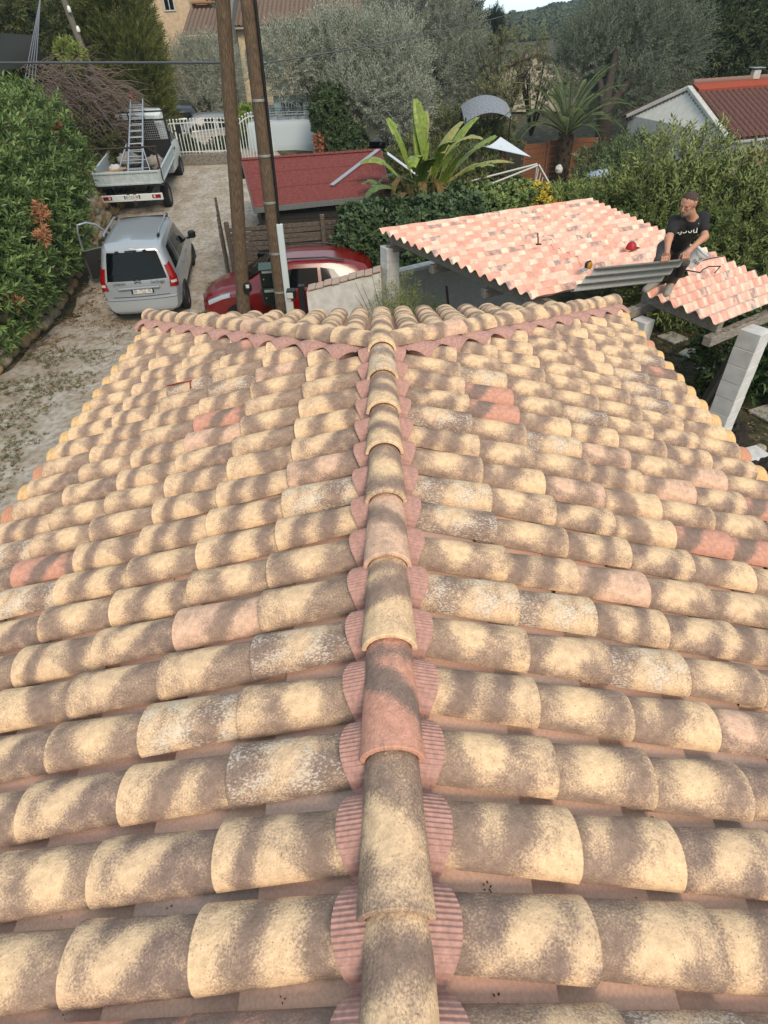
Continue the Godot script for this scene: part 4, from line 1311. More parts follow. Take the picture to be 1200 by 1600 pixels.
func build_small_cars() -> void:
	var hatch = [[0.0, 0.36, 0.92, 1.24, 0.72, 0.76, 0.50], [0.08, 0.28, 0.92, 1.32, 0.78, 0.82, 0.56], [0.35, 0.24, 0.92, 1.42, 0.82, 0.865, 0.60], [1.0, 0.22, 0.92, 1.50, 0.84, 0.88, 0.62], [1.9, 0.22, 0.90, 1.52, 0.84, 0.88, 0.62], [2.4, 0.22, 0.90, 1.44, 0.84, 0.88, 0.61], [3.1, 0.22, 0.90, 1.05, 0.84, 0.87, 0.66], [3.6, 0.23, 0.84, 0.96, 0.82, 0.84, 0.62], [3.95, 0.27, 0.70, 0.82, 0.74, 0.75, 0.50], [4.06, 0.32, 0.55, 0.64, 0.6, 0.6, 0.4]]
	var opt = {"side_glass": [[Vector2(0.75, 4.12), Vector2(1.30, 4.08), Vector2(1.30, 4.84), Vector2(0.95, 4.75)], [Vector2(1.38, 4.08), Vector2(2.70, 4.08), Vector2(2.28, 4.84), Vector2(1.38, 4.84)]], "rear_glass": [Vector2(-0.8, 4.3), Vector2(0.8, 4.3), Vector2(0.75, 5.4), Vector2(-0.75, 5.4)], "windscreen": [2.32, 3.05], "wheels": [0.70, 3.22], "wheel": 0.31, "mirrors": [2.62]}
	var red = paint("red_paint", Color(0.42, 0.015, 0.025), 0.28)
	var C := Car.new(); C.tab = hatch; C.rake = 0.6
	opt["mirror_mat"] = mat("mirror_black", Color(0.03, 0.03, 0.03), 0.3)
	var rc = car("red_hatchback", "dark red hatchback parked by the slatted fence behind two poles", "car", Vector3(-0.12, 0.02, -14.55), 1.57 + 0.10, 0.0, C, red, opt)
	rc.scale = Vector3(1, 0.94, 1)
	for sg in [-1.0, 1.0]:
		var hl := MB.new()
		hl.grid(8, 4, func(a, b):
			var s = lerpf(3.40, 3.92, a)
			return C.side(s, lerpf(3.55, 4.35, b) + 0.25 * (1.0 - a), sg) + Vector3(sg * 0.012, 0.010, -0.006))
		part(rc, "headlamp", hl, lamp_glass("lamp_clear", Color(0.62, 0.64, 0.66)))
		var rr := MB.new()
		rr.tube([Vector3(sg * 0.57, 1.45, -0.75), Vector3(sg * 0.575, 1.535, -1.2), Vector3(sg * 0.575, 1.545, -2.0), Vector3(sg * 0.56, 1.45, -2.45)], [0.018], 6)
		part(rc, "roof_rail", rr, mat("mirror_black", Color(0.03, 0.03, 0.03)))
		for s in [1.33, 2.45]:
			var hd := MB.new()
			hd.box(C.side(s - 0.2, 3.7, sg) + Vector3(sg * 0.014, 0, 0), Vector3(0.03, 0.04, 0.17), 0.012)
			part(rc, "door_handle", hd, red)
	var opt2 = opt.duplicate()
	for q in [["dark_saloon", "dark grey saloon car under the olive bush behind the gate", Vector3(-8.9, 1.35, -32.6), 0.35, Color(0.05, 0.05, 0.055)],
			["green_estate", "dark green car with pale roof parked beyond the tipper truck", Vector3(-9.9, 1.10, -28.2), 0.35, Color(0.13, 0.17, 0.15)],
			["white_hatchback", "small white car seen through the bars of the gate", Vector3(-6.5, 0.95, -33.8), 2.0, Color(0.46, 0.48, 0.50)],
			["grey_saloon", "dark grey car nose just beyond the white van", Vector3(1.5, 0.15, -29.4), 1.5, Color(0.06, 0.065, 0.07)]]:
		var C2 := Car.new(); C2.tab = hatch; C2.rake = 0.6
		car(q[0], q[1], "car", q[2], q[3], 0.0, C2, paint(q[0] + "_paint", q[4], 0.3), opt2)
	# white van with a roof rack, side on
	var V := Car.new(); V.rake = 0.06; V.bulge = 0.03
	V.tab = [[0.0, 0.40, 1.15, 1.88, 0.84, 0.88, 0.76], [0.06, 0.34, 1.15, 1.95, 0.90, 0.93, 0.80], [0.3, 0.30, 1.15, 1.98, 0.92, 0.95, 0.82], [2.8, 0.30, 1.15, 1.99, 0.92, 0.95, 0.82], [3.3, 0.30, 1.12, 1.94, 0.92, 0.95, 0.80], [3.75, 0.30, 1.08, 1.62, 0.92, 0.95, 0.76], [4.25, 0.32, 1.0, 1.20, 0.90, 0.92, 0.72], [4.65, 0.36, 0.82, 0.98, 0.8, 0.8, 0.6], [4.78, 0.40, 0.6, 0.74, 0.66, 0.66, 0.5]]
	var van = car("white_van", "white panel van with a metal roof rack behind the red shed", "van", Vector3(-5.25, 0.62, -28.7), -1.57 + 0.04, 0.0, V, paint("van_white", Color(0.66, 0.70, 0.72), 0.35), {"side_glass": [[Vector2(2.95, 4.05), Vector2(4.05, 4.05), Vector2(3.55, 4.8), Vector2(2.95, 4.82)]], "windscreen": [3.35, 4.2], "wheels": [0.85, 3.9], "wheel": 0.33, "mirrors": [3.75], "rear_glass": [Vector2(-0.7, 4.1), Vector2(0.7, 4.1), Vector2(0.7, 4.9), Vector2(-0.7, 4.9)]})
	var galv = mat("galvanised", Color(0.55, 0.57, 0.58), 0.45, 0.4)
	for sg in [-1.0, 1.0]:
		var rl := MB.new()
		rl.bar(Vector3(sg * 0.76, 2.16, -0.1), Vector3(sg * 0.76, 2.16, -2.9), 0.05, 0.05, 0.008)
		rl.tube([Vector3(sg * 0.76, 2.24, -0.05), Vector3(sg * 0.76, 2.24, -2.9)], [0.018], 6)
		part(van, "rack_rail", rl, galv)
	for k in 8:
		var s = 0.15 + 0.38 * k
		var bar := MB.new()
		bar.box(Vector3(0, 2.16, -s), Vector3(1.5, 0.035, 0.07), 0.006)
		bar.box(Vector3(0.70, 2.08, -s), Vector3(0.04, 0.16, 0.04)); bar.box(Vector3(-0.70, 2.08, -s), Vector3(0.04, 0.16, 0.04))
		part(van, "rack_bar", bar, galv)

# ---------------------------------------------------------------- poles, shed, fence, walls and gate in the middle ground
func weathered() -> StandardMaterial3D:
	return noisy("weathered", [Color(0.24, 0.205, 0.18), Color(0.36, 0.315, 0.28), Color(0.47, 0.42, 0.375)], 0.05, 0.9, 0.92, 0.6, Vector3(0.25, 2.4, 0.25))

func build_shed_yard() -> void:
	var r := RandomNumberGenerator.new(); r.seed = 23
	var pw = noisy("pole_wood", [Color(0.22, 0.16, 0.11)])
	# two stout wooden poles
	var p1 = thing("wooden_pole", "stout brown wooden pole with a small lamp box, standing beside the lane", "pole", Vector3(-3.03, 0, -12.38))
	var m := MB.new()
	m.tube([Vector3(0, -0.3, 0), Vector3(0.13, 1.03, 0.08), Vector3(0.45, 3.5, 0.22), Vector3(0.73, 5.82, 0.38), Vector3(0.95, 7.6, 0.5)], [0.145, 0.138, 0.126, 0.112, 0.10], 14)
	part(p1, "shaft", m, pw)
	var lb := MB.new()
	lb.box(Vector3(0.31, 1.42, 0.23), Vector3(0.15, 0.16, 0.14), 0.015)
	part(p1, "lamp_box", lb, mat("box_black", Color(0.035, 0.035, 0.035), 0.5))
	var lf := MB.new()
	lf.box(Vector3(0.33, 1.46, 0.305), Vector3(0.07, 0.07, 0.02), 0.008)
	part(p1, "lamp_face", lf, mat("face_white", Color(0.72, 0.72, 0.70), 0.3))
	var p2 = thing("wooden_pole", "brown wooden pole with metal bands and a white conduit up its side", "pole", Vector3(-2.12, 0, -12.15))
	m = MB.new()
	m.tube([Vector3(-0.01, -0.3, 0), Vector3(0.06, 1.01, 0.05), Vector3(0.13, 3.4, 0.14), Vector3(0.21, 5.81, 0.25), Vector3(0.27, 7.6, 0.33)], [0.14, 0.132, 0.12, 0.105, 0.095], 14)
	part(p2, "shaft", m, pw)
	var steel = mat("band_steel", Color(0.60, 0.60, 0.58), 0.4, 0.5)
	for y in [1.35, 2.1, 3.0, 3.75, 4.55]:
		var bd := MB.new()
		var cx = lerpf(0.06, 0.21, (y - 1.01) / 4.8); var rr = lerpf(0.134, 0.108, (y - 1.01) / 4.8)
		bd.lathe([[rr, -0.02], [rr + 0.004, -0.018], [rr + 0.004, 0.018], [rr, 0.02]], 16, Transform3D(Basis.IDENTITY, Vector3(cx, y, lerpf(0.05, 0.25, (y - 1.01) / 4.8))))
		part(p2, "band", bd, steel)
	var cd := MB.new()
	cd.bar(Vector3(0.20, 0.1, 0.14), Vector3(0.25, 2.64, 0.21), 0.12, 0.07, 0.012, Vector3.BACK)
	part(p2, "conduit", cd, mat("conduit_white", Color(0.74, 0.77, 0.78), 0.35))
	var cb := MB.new()
	cb.tube([Vector3(0.24, 2.6, 0.21), Vector3(0.27, 3.2, 0.2), Vector3(0.30, 4.4, 0.24), Vector3(0.34, 5.8, 0.3), Vector3(0.38, 7.5, 0.36)], [0.024], 6)
	part(p2, "cable", cb, mat("cable_black", Color(0.02, 0.02, 0.022), 0.6))
	# overhead wires
	for w in [[[Vector3(-16.5, 5.0, -22.0), Vector3(-8, 5.02, -16.5), Vector3(-2.35, 5.05, -12.05)], 0.022, "thin grey wire strung from the bank to the wooden pole"], [[Vector3(-1.9, 5.02, -11.9), Vector3(2, 5.15, -22), Vector3(6, 5.6, -34)], 0.012, "thin wire running from the pole towards the olive trees"],
			[[Vector3(-6.0, 14.0, -60), Vector3(24, 7.2, -105), Vector3(60, 4.5, -170)], 0.04, "upper power line crossing the sky above the hill"], [[Vector3(9, 14.0, -60), Vector3(38, 8.6, -105), Vector3(75, 5.5, -170)], 0.04, "lower power line crossing the sky above the hill"]]:
		var wm := MB.new()
		var c := Curve3D.new()
		for p in w[0]: c.add_point(p)
		var pts := []
		for i in 13:
			var t = i / 12.0
			var a: Vector3 = w[0][0].lerp(w[0][1], t); var b: Vector3 = w[0][1].lerp(w[0][2], t)
			pts.append(a.lerp(b, t))
		wm.tube(pts, [w[1]], 5)
		single("overhead_wire", w[2], "wire", wm, mat("wire_grey", Color(0.30, 0.30, 0.31), 0.6))
	# green letter boxes, one above the other on a post
	var mb = thing("letter_box_stand", "two stacked dark green letter boxes on a post by the poles", "letter box", Vector3(-2.36, 0, -12.95), 0.12)
	var gm = paint("box_green", Color(0.025, 0.085, 0.055), 0.35)
	var po := MB.new()
	po.box(Vector3(0, 0.40, -0.05), Vector3(0.09, 0.82, 0.09), 0.008)
	part(mb, "post", po, gm)
	for k in 2:
		var y = 0.98 + 0.40 * k
		var bx := MB.new()
		bx.box(Vector3(0, y, 0), Vector3(0.44, 0.37, 0.30), 0.012)
		var o = part(mb, "box", bx, gm)
		var sl := MB.new()
		sl.box(Vector3(0.0, y + 0.13, 0.152), Vector3(0.34, 0.055, 0.014), 0.004)
		part(o, "slot_flap", sl, mat("flap_pale", Color(0.60, 0.62, 0.60), 0.4))
		var kn := MB.new()
		kn.box(Vector3(-0.15, y - 0.02, 0.152), Vector3(0.03, 0.03, 0.02), 0.006)
		part(o, "lock", kn, steel)
		if k == 0:
			var tgm := MB.new()
			tgm.box(Vector3(0.08, y + 0.0, 0.152), Vector3(0.10, 0.07, 0.008), 0.002)
			part(o, "name_tag", tgm, mat("face_white", Color(0.72, 0.72, 0.70), 0.3))
	var rf := MB.new()
	rf.box(Vector3(0, 1.58, 0.01), Vector3(0.47, 0.03, 0.36), 0.01, Basis(Vector3.RIGHT, 0.12))
	part(mb, "lid", rf, mat("lid_green", Color(0.16, 0.25, 0.19), 0.4))
	# square lantern and dark gate post by the white wall
	var gp = thing("gate_post", "dark grey metal gate post with a square lantern at the wall end", "post", Vector3(-1.52, 0, -11.35))
	m = MB.new()
	m.box(Vector3(0, 0.85, 0), Vector3(0.12, 1.7, 0.12), 0.01)
	m.bar(Vector3(-0.05, 1.0, 0.05), Vector3(-0.42, 0.75, 0.25), 0.10, 0.12, 0.01)
	part(gp, "post", m, mat("anthracite", Color(0.06, 0.07, 0.075), 0.5))
	m = MB.new()
	m.box(Vector3(-0.20, 1.55, 0.02), Vector3(0.17, 0.16, 0.17), 0.01)
	var ln = part(gp, "lantern", m, mat("anthracite", Color(0.06, 0.07, 0.075)))
	m = MB.new()
	m.box(Vector3(-0.22, 1.54, 0.10), Vector3(0.12, 0.11, 0.03), 0.008)
	part(ln, "lantern_pane", m, mat("face_white", Color(0.72, 0.72, 0.70), 0.3))
	m = MB.new()
	m.box(Vector3(-0.26, 1.20, 0.0), Vector3(0.14, 0.38, 0.05), 0.006)
	part(gp, "notice_board", m, mat("board_white", Color(0.70, 0.70, 0.68), 0.5))
	# shed with a red felt roof
	var shed = thing("garden_shed", "dark timber shed with a brick red felt roof and a metal strip lying on it", "shed", Vector3(-1.9, 0.3, -18.3))
	var felt = noisy("red_felt", [Color(0.36, 0.145, 0.125), Color(0.43, 0.18, 0.155), Color(0.49, 0.225, 0.195)], 0.025, 1.4, 0.92, 0.3)
	var n0 = Vector3(-1.38, 1.53, 1.30); var n1 = Vector3(2.22, 1.72, 1.10); var f0 = Vector3(-2.07, 2.21, -1.5); var f1 = Vector3(2.02, 2.31, -1.7)
	for k in 3:
		var a0 = n0.lerp(f0, k / 3.0); var a1 = n1.lerp(f1, k / 3.0)
		var b0 = n0.lerp(f0, (k + 1.06) / 3.0); var b1 = n1.lerp(f1, (k + 1.06) / 3.0)
		var up = Vector3(0, 0.012, 0); var lift = Vector3(0, 0.022, 0)
		var q := MB.new()
		q.quad(a0 + lift, b0 + up, b1 + up, a1 + lift)
		q.quad(a0 + lift, a1 + lift, a1 + lift * 0.0, a0 + lift * 0.0)
		part(shed, "felt_strip", q, felt)
	var board := MB.new()
	board.quad(n0 - Vector3(0, 0.02, 0), f0 - Vector3(0, 0.02, 0), f1 - Vector3(0, 0.02, 0), n1 - Vector3(0, 0.02, 0))
	part(shed, "roof_board", board, weathered())
	for q in [[n0, n1], [n0, f0], [n1, f1]]:
		var fa := MB.new()
		fa.bar(q[0] - Vector3(0, 0.06, 0), q[1] - Vector3(0, 0.06, 0), 0.03, 0.14, 0.006)
		part(shed, "fascia", fa, noisy("grey_paint", [Color(0.36, 0.36, 0.36), Color(0.44, 0.44, 0.43)], 0.04, 0.6))
	# far slope and the scalloped ridge strip
	var far := MB.new()
	far.quad(f0 + Vector3(0, 0.01, 0), f0 + Vector3(-0.3, -0.7, -1.2), f1 + Vector3(-0.3, -0.7, -1.2), f1 + Vector3(0, 0.01, 0))
	part(shed, "far_slope", far, felt)
	for k in 30:
		var sc := MB.new()
		var c = f0.lerp(f1, (k + 0.5) / 30.0)
		sc.box(c + Vector3(0, 0.022, 0.02), Vector3(0.128, 0.012, 0.20), 0.004, Basis(Vector3.UP, 0.05) * Basis(Vector3.RIGHT, 0.12))
		part(shed, "ridge_shingle", sc, felt)
	var wl = [Vector3(-1.25, 0, 1.05), Vector3(2.05, 0, 0.9), Vector3(0.95, 0, -2.5), Vector3(-2.0, 0, -2.4)]
	for k in 4:
		var a: Vector3 = wl[k]; var b: Vector3 = wl[(k + 1) % 4]
		for j in 9:
			var bd := MB.new()
			var y = 0.02 + 0.165 * j
			bd.bar(a + Vector3(0, y + 0.08, 0), b + Vector3(0, y + 0.08, 0), 0.03, 0.155, 0.008)
			part(shed, "wall_board", bd, noisy("shed_board", [Color(0.15, 0.135, 0.125), Color(0.24, 0.22, 0.20)], 0.05, 0.9, 0.9, 0.4, Vector3(0.3, 2, 0.3)))
	var strip := MB.new()
	strip.box(Vector3.ZERO, Vector3(0.13, 0.03, 2.5), 0.006)
	var so = single("metal_strip", "pale grey metal strip lying aslant on the red felt roof", "strip", strip, mat("strip_grey", Color(0.58, 0.59, 0.62), 0.4, 0.2))
	var sa = n0.lerp(n1, 0.60).lerp(f0.lerp(f1, 0.60), 0.27); var sb = n0.lerp(n1, 0.97).lerp(f0.lerp(f1, 0.97), 0.96)
	so.transform = Transform3D(MB.look(sb - sa), (sa + sb) * 0.5 + Vector3(-1.9, 0.3 + 0.045, -18.3))
	# slatted timber fence behind the red car
	var fence = thing("slatted_fence", "weathered grey brown slatted timber fence between red car and shed", "fence", Vector3(-2.2, 0, -16.3))
	for k in 4:
		var x = -1.70 + 1.22 * k
		var ps := MB.new()
		ps.box(Vector3(x, 0.82 + 0.03 * k, 0.06 - 0.10 * k), Vector3(0.11, 1.75, 0.11), 0.01)
		part(fence, "post", ps, weathered())
		if k == 3: break
		for j in 12:
			var sl := MB.new()
			var y = 0.14 + 0.122 * j + 0.03 * k
			sl.bar(Vector3(x + 0.05, y, -0.10 * k + r.randf_range(-0.01, 0.01)), Vector3(x + 1.17, y + 0.02 + r.randf_range(-0.012, 0.012), -0.10 * (k + 1)), 0.022, 0.10, 0.006)
			part(fence, "slat", sl, weathered())
	# return of the fence along the lane
	var fl = thing("plank_fence", "short run of dark upright planks along the lane beside the shed", "fence", Vector3(-3.95, 0, -16.2))
	for k in 11:
		var pm := MB.new()
		pm.box(Vector3(-0.045 * k, 0.8 + 0.035 * k + r.randf_range(-0.04, 0.04), 0.55 - 0.2 * k), Vector3(0.028, 1.62, 0.17), 0.006, Basis(Vector3.RIGHT, r.randf_range(-0.03, 0.03)))
		part(fl, "plank", pm, weathered())
	# junk on the fence: black box and hoses
	var jb := MB.new()
	jb.box(Vector3.ZERO, Vector3(0.42, 0.24, 0.24), 0.03)
	single("black_crate", "black plastic crate hung on the slatted fence above the red car bonnet", "crate", jb, mat("crate_black", Color(0.03, 0.035, 0.04), 0.25), Vector3(-2.95, 0.92, -15.98))
	var hz := MB.new()
	for k in 5:
		hz.tube([Vector3(-2.5 - 0.05 * k, 1.05, -15.95), Vector3(-2.75 - 0.04 * k, 0.75, -15.6 + 0.05 * k), Vector3(-2.9, 0.65 - 0.03 * k, -15.4)], [0.016], 5)
	single("cable_bundle", "bundle of black cables hanging by the slatted fence", "cable", hz, mat("cable_black", Color(0.02, 0.02, 0.022), 0.6))
	# white garden wall with a stone coping
	var wm = noisy("white_render", [Color(0.70, 0.69, 0.67), Color(0.80, 0.79, 0.77)], 0.01, 1.8, 0.9, 0.05)
	var ww = thing("garden_wall", "low white rendered wall with stone coping running to the carport post", "wall", Vector3(-1.38, 0, -11.3))
	m = MB.new()
	m.prism(PackedVector2Array([Vector2(-0.03, -0.1), Vector2(1.39, -0.1), Vector2(1.39, 1.93), Vector2(-0.03, 1.61)]), 0.2, Transform3D(Basis.IDENTITY, Vector3(0, 0, -0.1)))
	part(ww, "wall", m, wm)
	for k in 9:
		var cp := MB.new()
		var t = (k + 0.5) / 9.0
		cp.box(Vector3(1.40 * t - 0.01, 1.655 + 0.31 * t + r.randf_range(-0.01, 0.01), 0.0), Vector3(0.152, 0.045, 0.27 + r.randf_range(-0.02, 0.02)), 0.012, Basis(Vector3.BACK, 0.21 + r.randf_range(-0.03, 0.03)))
		part(ww, "coping_stone", cp, noisy("coping", [Color(0.55, 0.47, 0.42), Color(0.70, 0.63, 0.57), Color(0.66, 0.52, 0.46)], 0.04, 0.5))
	# white gate and its low wall across the lane
	var lw = thing("low_wall", "low grey concrete wall carrying the white railing across the lane", "wall", Vector3(-6.6, 1.32, -26.3))
	m = MB.new()
	m.box(Vector3(-0.2, 0.16, 0), Vector3(3.1, 0.62, 0.22), 0.015, Basis(Vector3.BACK, 0.0))
	part(lw, "wall", m, noisy("concrete", [Color(0.34, 0.325, 0.30), Color(0.46, 0.44, 0.40), Color(0.53, 0.50, 0.46)], 0.03, 1.2, 0.95, 0.4))
	var wp = paint("gate_white", Color(0.78, 0.79, 0.78), 0.4)
	var rail = thing("white_railing", "white metal railing with round topped bars on the low wall", "railing", Vector3(-6.6, 1.8, -26.3))
	railing(rail, -1.75, 1.30, 0.0, 1.05, 24, wp, 0.04)
	var gt = thing("white_gate", "white metal gate with an arched top between the railing and the van", "gate", Vector3(-4.9, 1.1, -26.5))
	railing(gt, -0.36, 0.9, 0.0, 1.75, 11, wp, 0.28)
	var g2 = thing("white_gate", "white arched gate leaf in front of the pale blue garage", "gate", Vector3(-4.1, 1.9, -31.4))
	railing(g2, -0.62, 0.75, 0.0, 0.95, 11, wp, 0.3)

func railing(parent: Node3D, x0: float, x1: float, y0: float, h: float, n: int, m: Material, archh: float) -> void:
	var top = func(t: float) -> float: return y0 + h + archh * (1.0 - pow(2.0 * t - 1.0, 2.0)) - archh * 0.5
	for k in n + 1:
		var t = float(k) / n
		var b := MB.new()
		var x = lerpf(x0, x1, t)
		var w = 0.028 if k % 6 else 0.05
		b.box(Vector3(x, (y0 + top.call(t)) * 0.5, 0), Vector3(w, top.call(t) - y0, w), 0.004)
		b.lathe([[0.0, -0.035], [0.03, -0.02], [0.035, 0.0], [0.03, 0.02], [0.0, 0.035]], 8, Transform3D(Basis.IDENTITY, Vector3(x, top.call(t) + 0.03, 0)))
		part(parent, "bar", b, m)
	for e in 3:
		var rb := MB.new()
		for k in 8:
			var t0 = k / 8.0; var t1 = (k + 1) / 8.0
			var ya: float = y0 + 0.06 if e == 0 else (top.call(t0) - 0.08 if e == 1 else y0 + 0.40)
			var yb: float = y0 + 0.06 if e == 0 else (top.call(t1) - 0.08 if e == 1 else y0 + 0.40)
			if e == 2 and h < 1.5: continue
			rb.bar(Vector3(lerpf(x0, x1, t0), ya, 0), Vector3(lerpf(x0, x1, t1), yb, 0), 0.034, 0.034)
		if rb.v.size() > 0: part(parent, "cross_rail", rb, m)

# ---------------------------------------------------------------- carport roofed with tile-print corrugated sheets
const CA := Vector3(0.0, 2.62, -11.35)
const CE := Vector3(2.16, 2.50, -8.07)
const CH_ := Vector3(3.64, 2.50, -8.26)
const CF := Vector3(4.16, 2.50, -7.18)
const CD := Vector3(4.40, 2.56, -13.35)
const CG := Vector3(5.62, 2.50, -8.56)

func sheet_mat() -> StandardMaterial3D:
	if mats.has("sheet"): return mats["sheet"]
	# the print on the sheets: rows of red clay tiles with pale heads, some smudged grey; u along the corrugation, v across two waves
	var W := 512; var H := 512
	var img = Image.create(W, H, true, Image.FORMAT_RGB8)
	var lo := FastNoiseLite.new(); lo.seed = 4; lo.frequency = 0.02; lo.fractal_octaves = 3
	var hi := FastNoiseLite.new(); hi.seed = 9; hi.frequency = 0.12; hi.fractal_octaves = 3
	var rr := RandomNumberGenerator.new(); rr.seed = 8
	var tone := []
	for i in 64: tone.append([rr.randf(), rr.randf(), rr.randf()])
	for y in H:
		var wave = int(y * 8.0 / H)
		var fy = fmod(y * 8.0 / H, 1.0)
		for x in W:
			var cell = fmod(x * 6.0 / W + (0.5 if wave % 2 else 0.0) + wave * 0.13, 6.0)
			var i = int(cell); var fx = cell - i
			var tn: Array = tone[(wave * 6 + i) % 64]
			var edge = 0.74 - 0.10 * pow(absf(fy - 0.5) * 2.0, 2.0) + hi.get_noise_2d(x, y) * 0.03
			var isred = smooth01(edge + 0.025, edge - 0.025, fx) * smooth01(0.0, 0.035, fx)
			var cream = Color(0.87, 0.76, 0.67)
			var red = Color(0.86, 0.58, 0.51).lerp(Color(0.89, 0.70, 0.63), tn[0])
			var c = cream.lerp(red, isred * 0.84)
			if tn[1] > 0.86:
				c = c.lerp(Color(0.50, 0.49, 0.49), isred * smooth01(-0.35, 0.45, lo.get_noise_2d(x * 2.0, y * 2.0)) * 0.75)
			c = c * (1.0 + lo.get_noise_2d(x, y) * 0.14 + hi.get_noise_2d(x + 99, y) * 0.07)
			img.set_pixel(x, y, c)
	img.generate_mipmaps()
	var m := StandardMaterial3D.new()
	m.albedo_texture = ImageTexture.create_from_image(img)
	m.roughness = 0.75
	mats["sheet"] = m
	return m

# left and right ends of wave line w (0 at the far edge)
func wave_left(w: float) -> Vector3:
	if w <= 18.0: return CA.lerp(CE, w / 18.0)
	var d = (CF - CH_) / 5.6
	return CH_ + d * (w - 18.6)

func wave_right(w: float) -> Vector3:
	return CD.lerp(CG, w / 22.5)

func corrugated(w0: float, w1: float, f0: float, f1: float, lift: float) -> MB:
	var m := MB.new()
	var n = int((w1 - w0) * 12)
	var P = func(a: float, b: float, dy: float) -> Vector3:
		var w = lerpf(w0, w1, a)
		var l = wave_left(w); var rt = wave_right(w)
		var s = lerpf(f0, f1, b)
		var p = l.lerp(rt, s)
		# every printed tile rises a little towards its lower end
		var cell = fmod(s * 9.0 + 0.5 * fmod(floor(w), 2.0), 1.0)
		return p + Vector3(0, 0.036 * cos(w * TAU) + lift + dy + 0.004 * sin(s * 9.0 * TAU), 0)
	m.grid(n, 54, func(a, b): return P.call(a, b, 0.0), Vector2(f0 * 1.5, w0 / 8.0), Vector2(f0 * 1.5, w1 / 8.0))
	# uv needs both directions: rebuild below
	for i in m.v.size():
		var a = float(i / 55) / n; var b = float(i % 55) / 54
		m.uv[i] = Vector2(lerpf(f0, f1, b) * 1.5, (lerpf(w0, w1, a) + 0.5) / 8.0)
	# edge thickness and the underside
	var u := MB.new()
	m.grid(n, 1, func(a, b): return P.call(1.0 - a, 0.0, -0.007 * b))
	m.grid(n, 1, func(a, b): return P.call(a, 1.0, -0.007 * b))
	return m

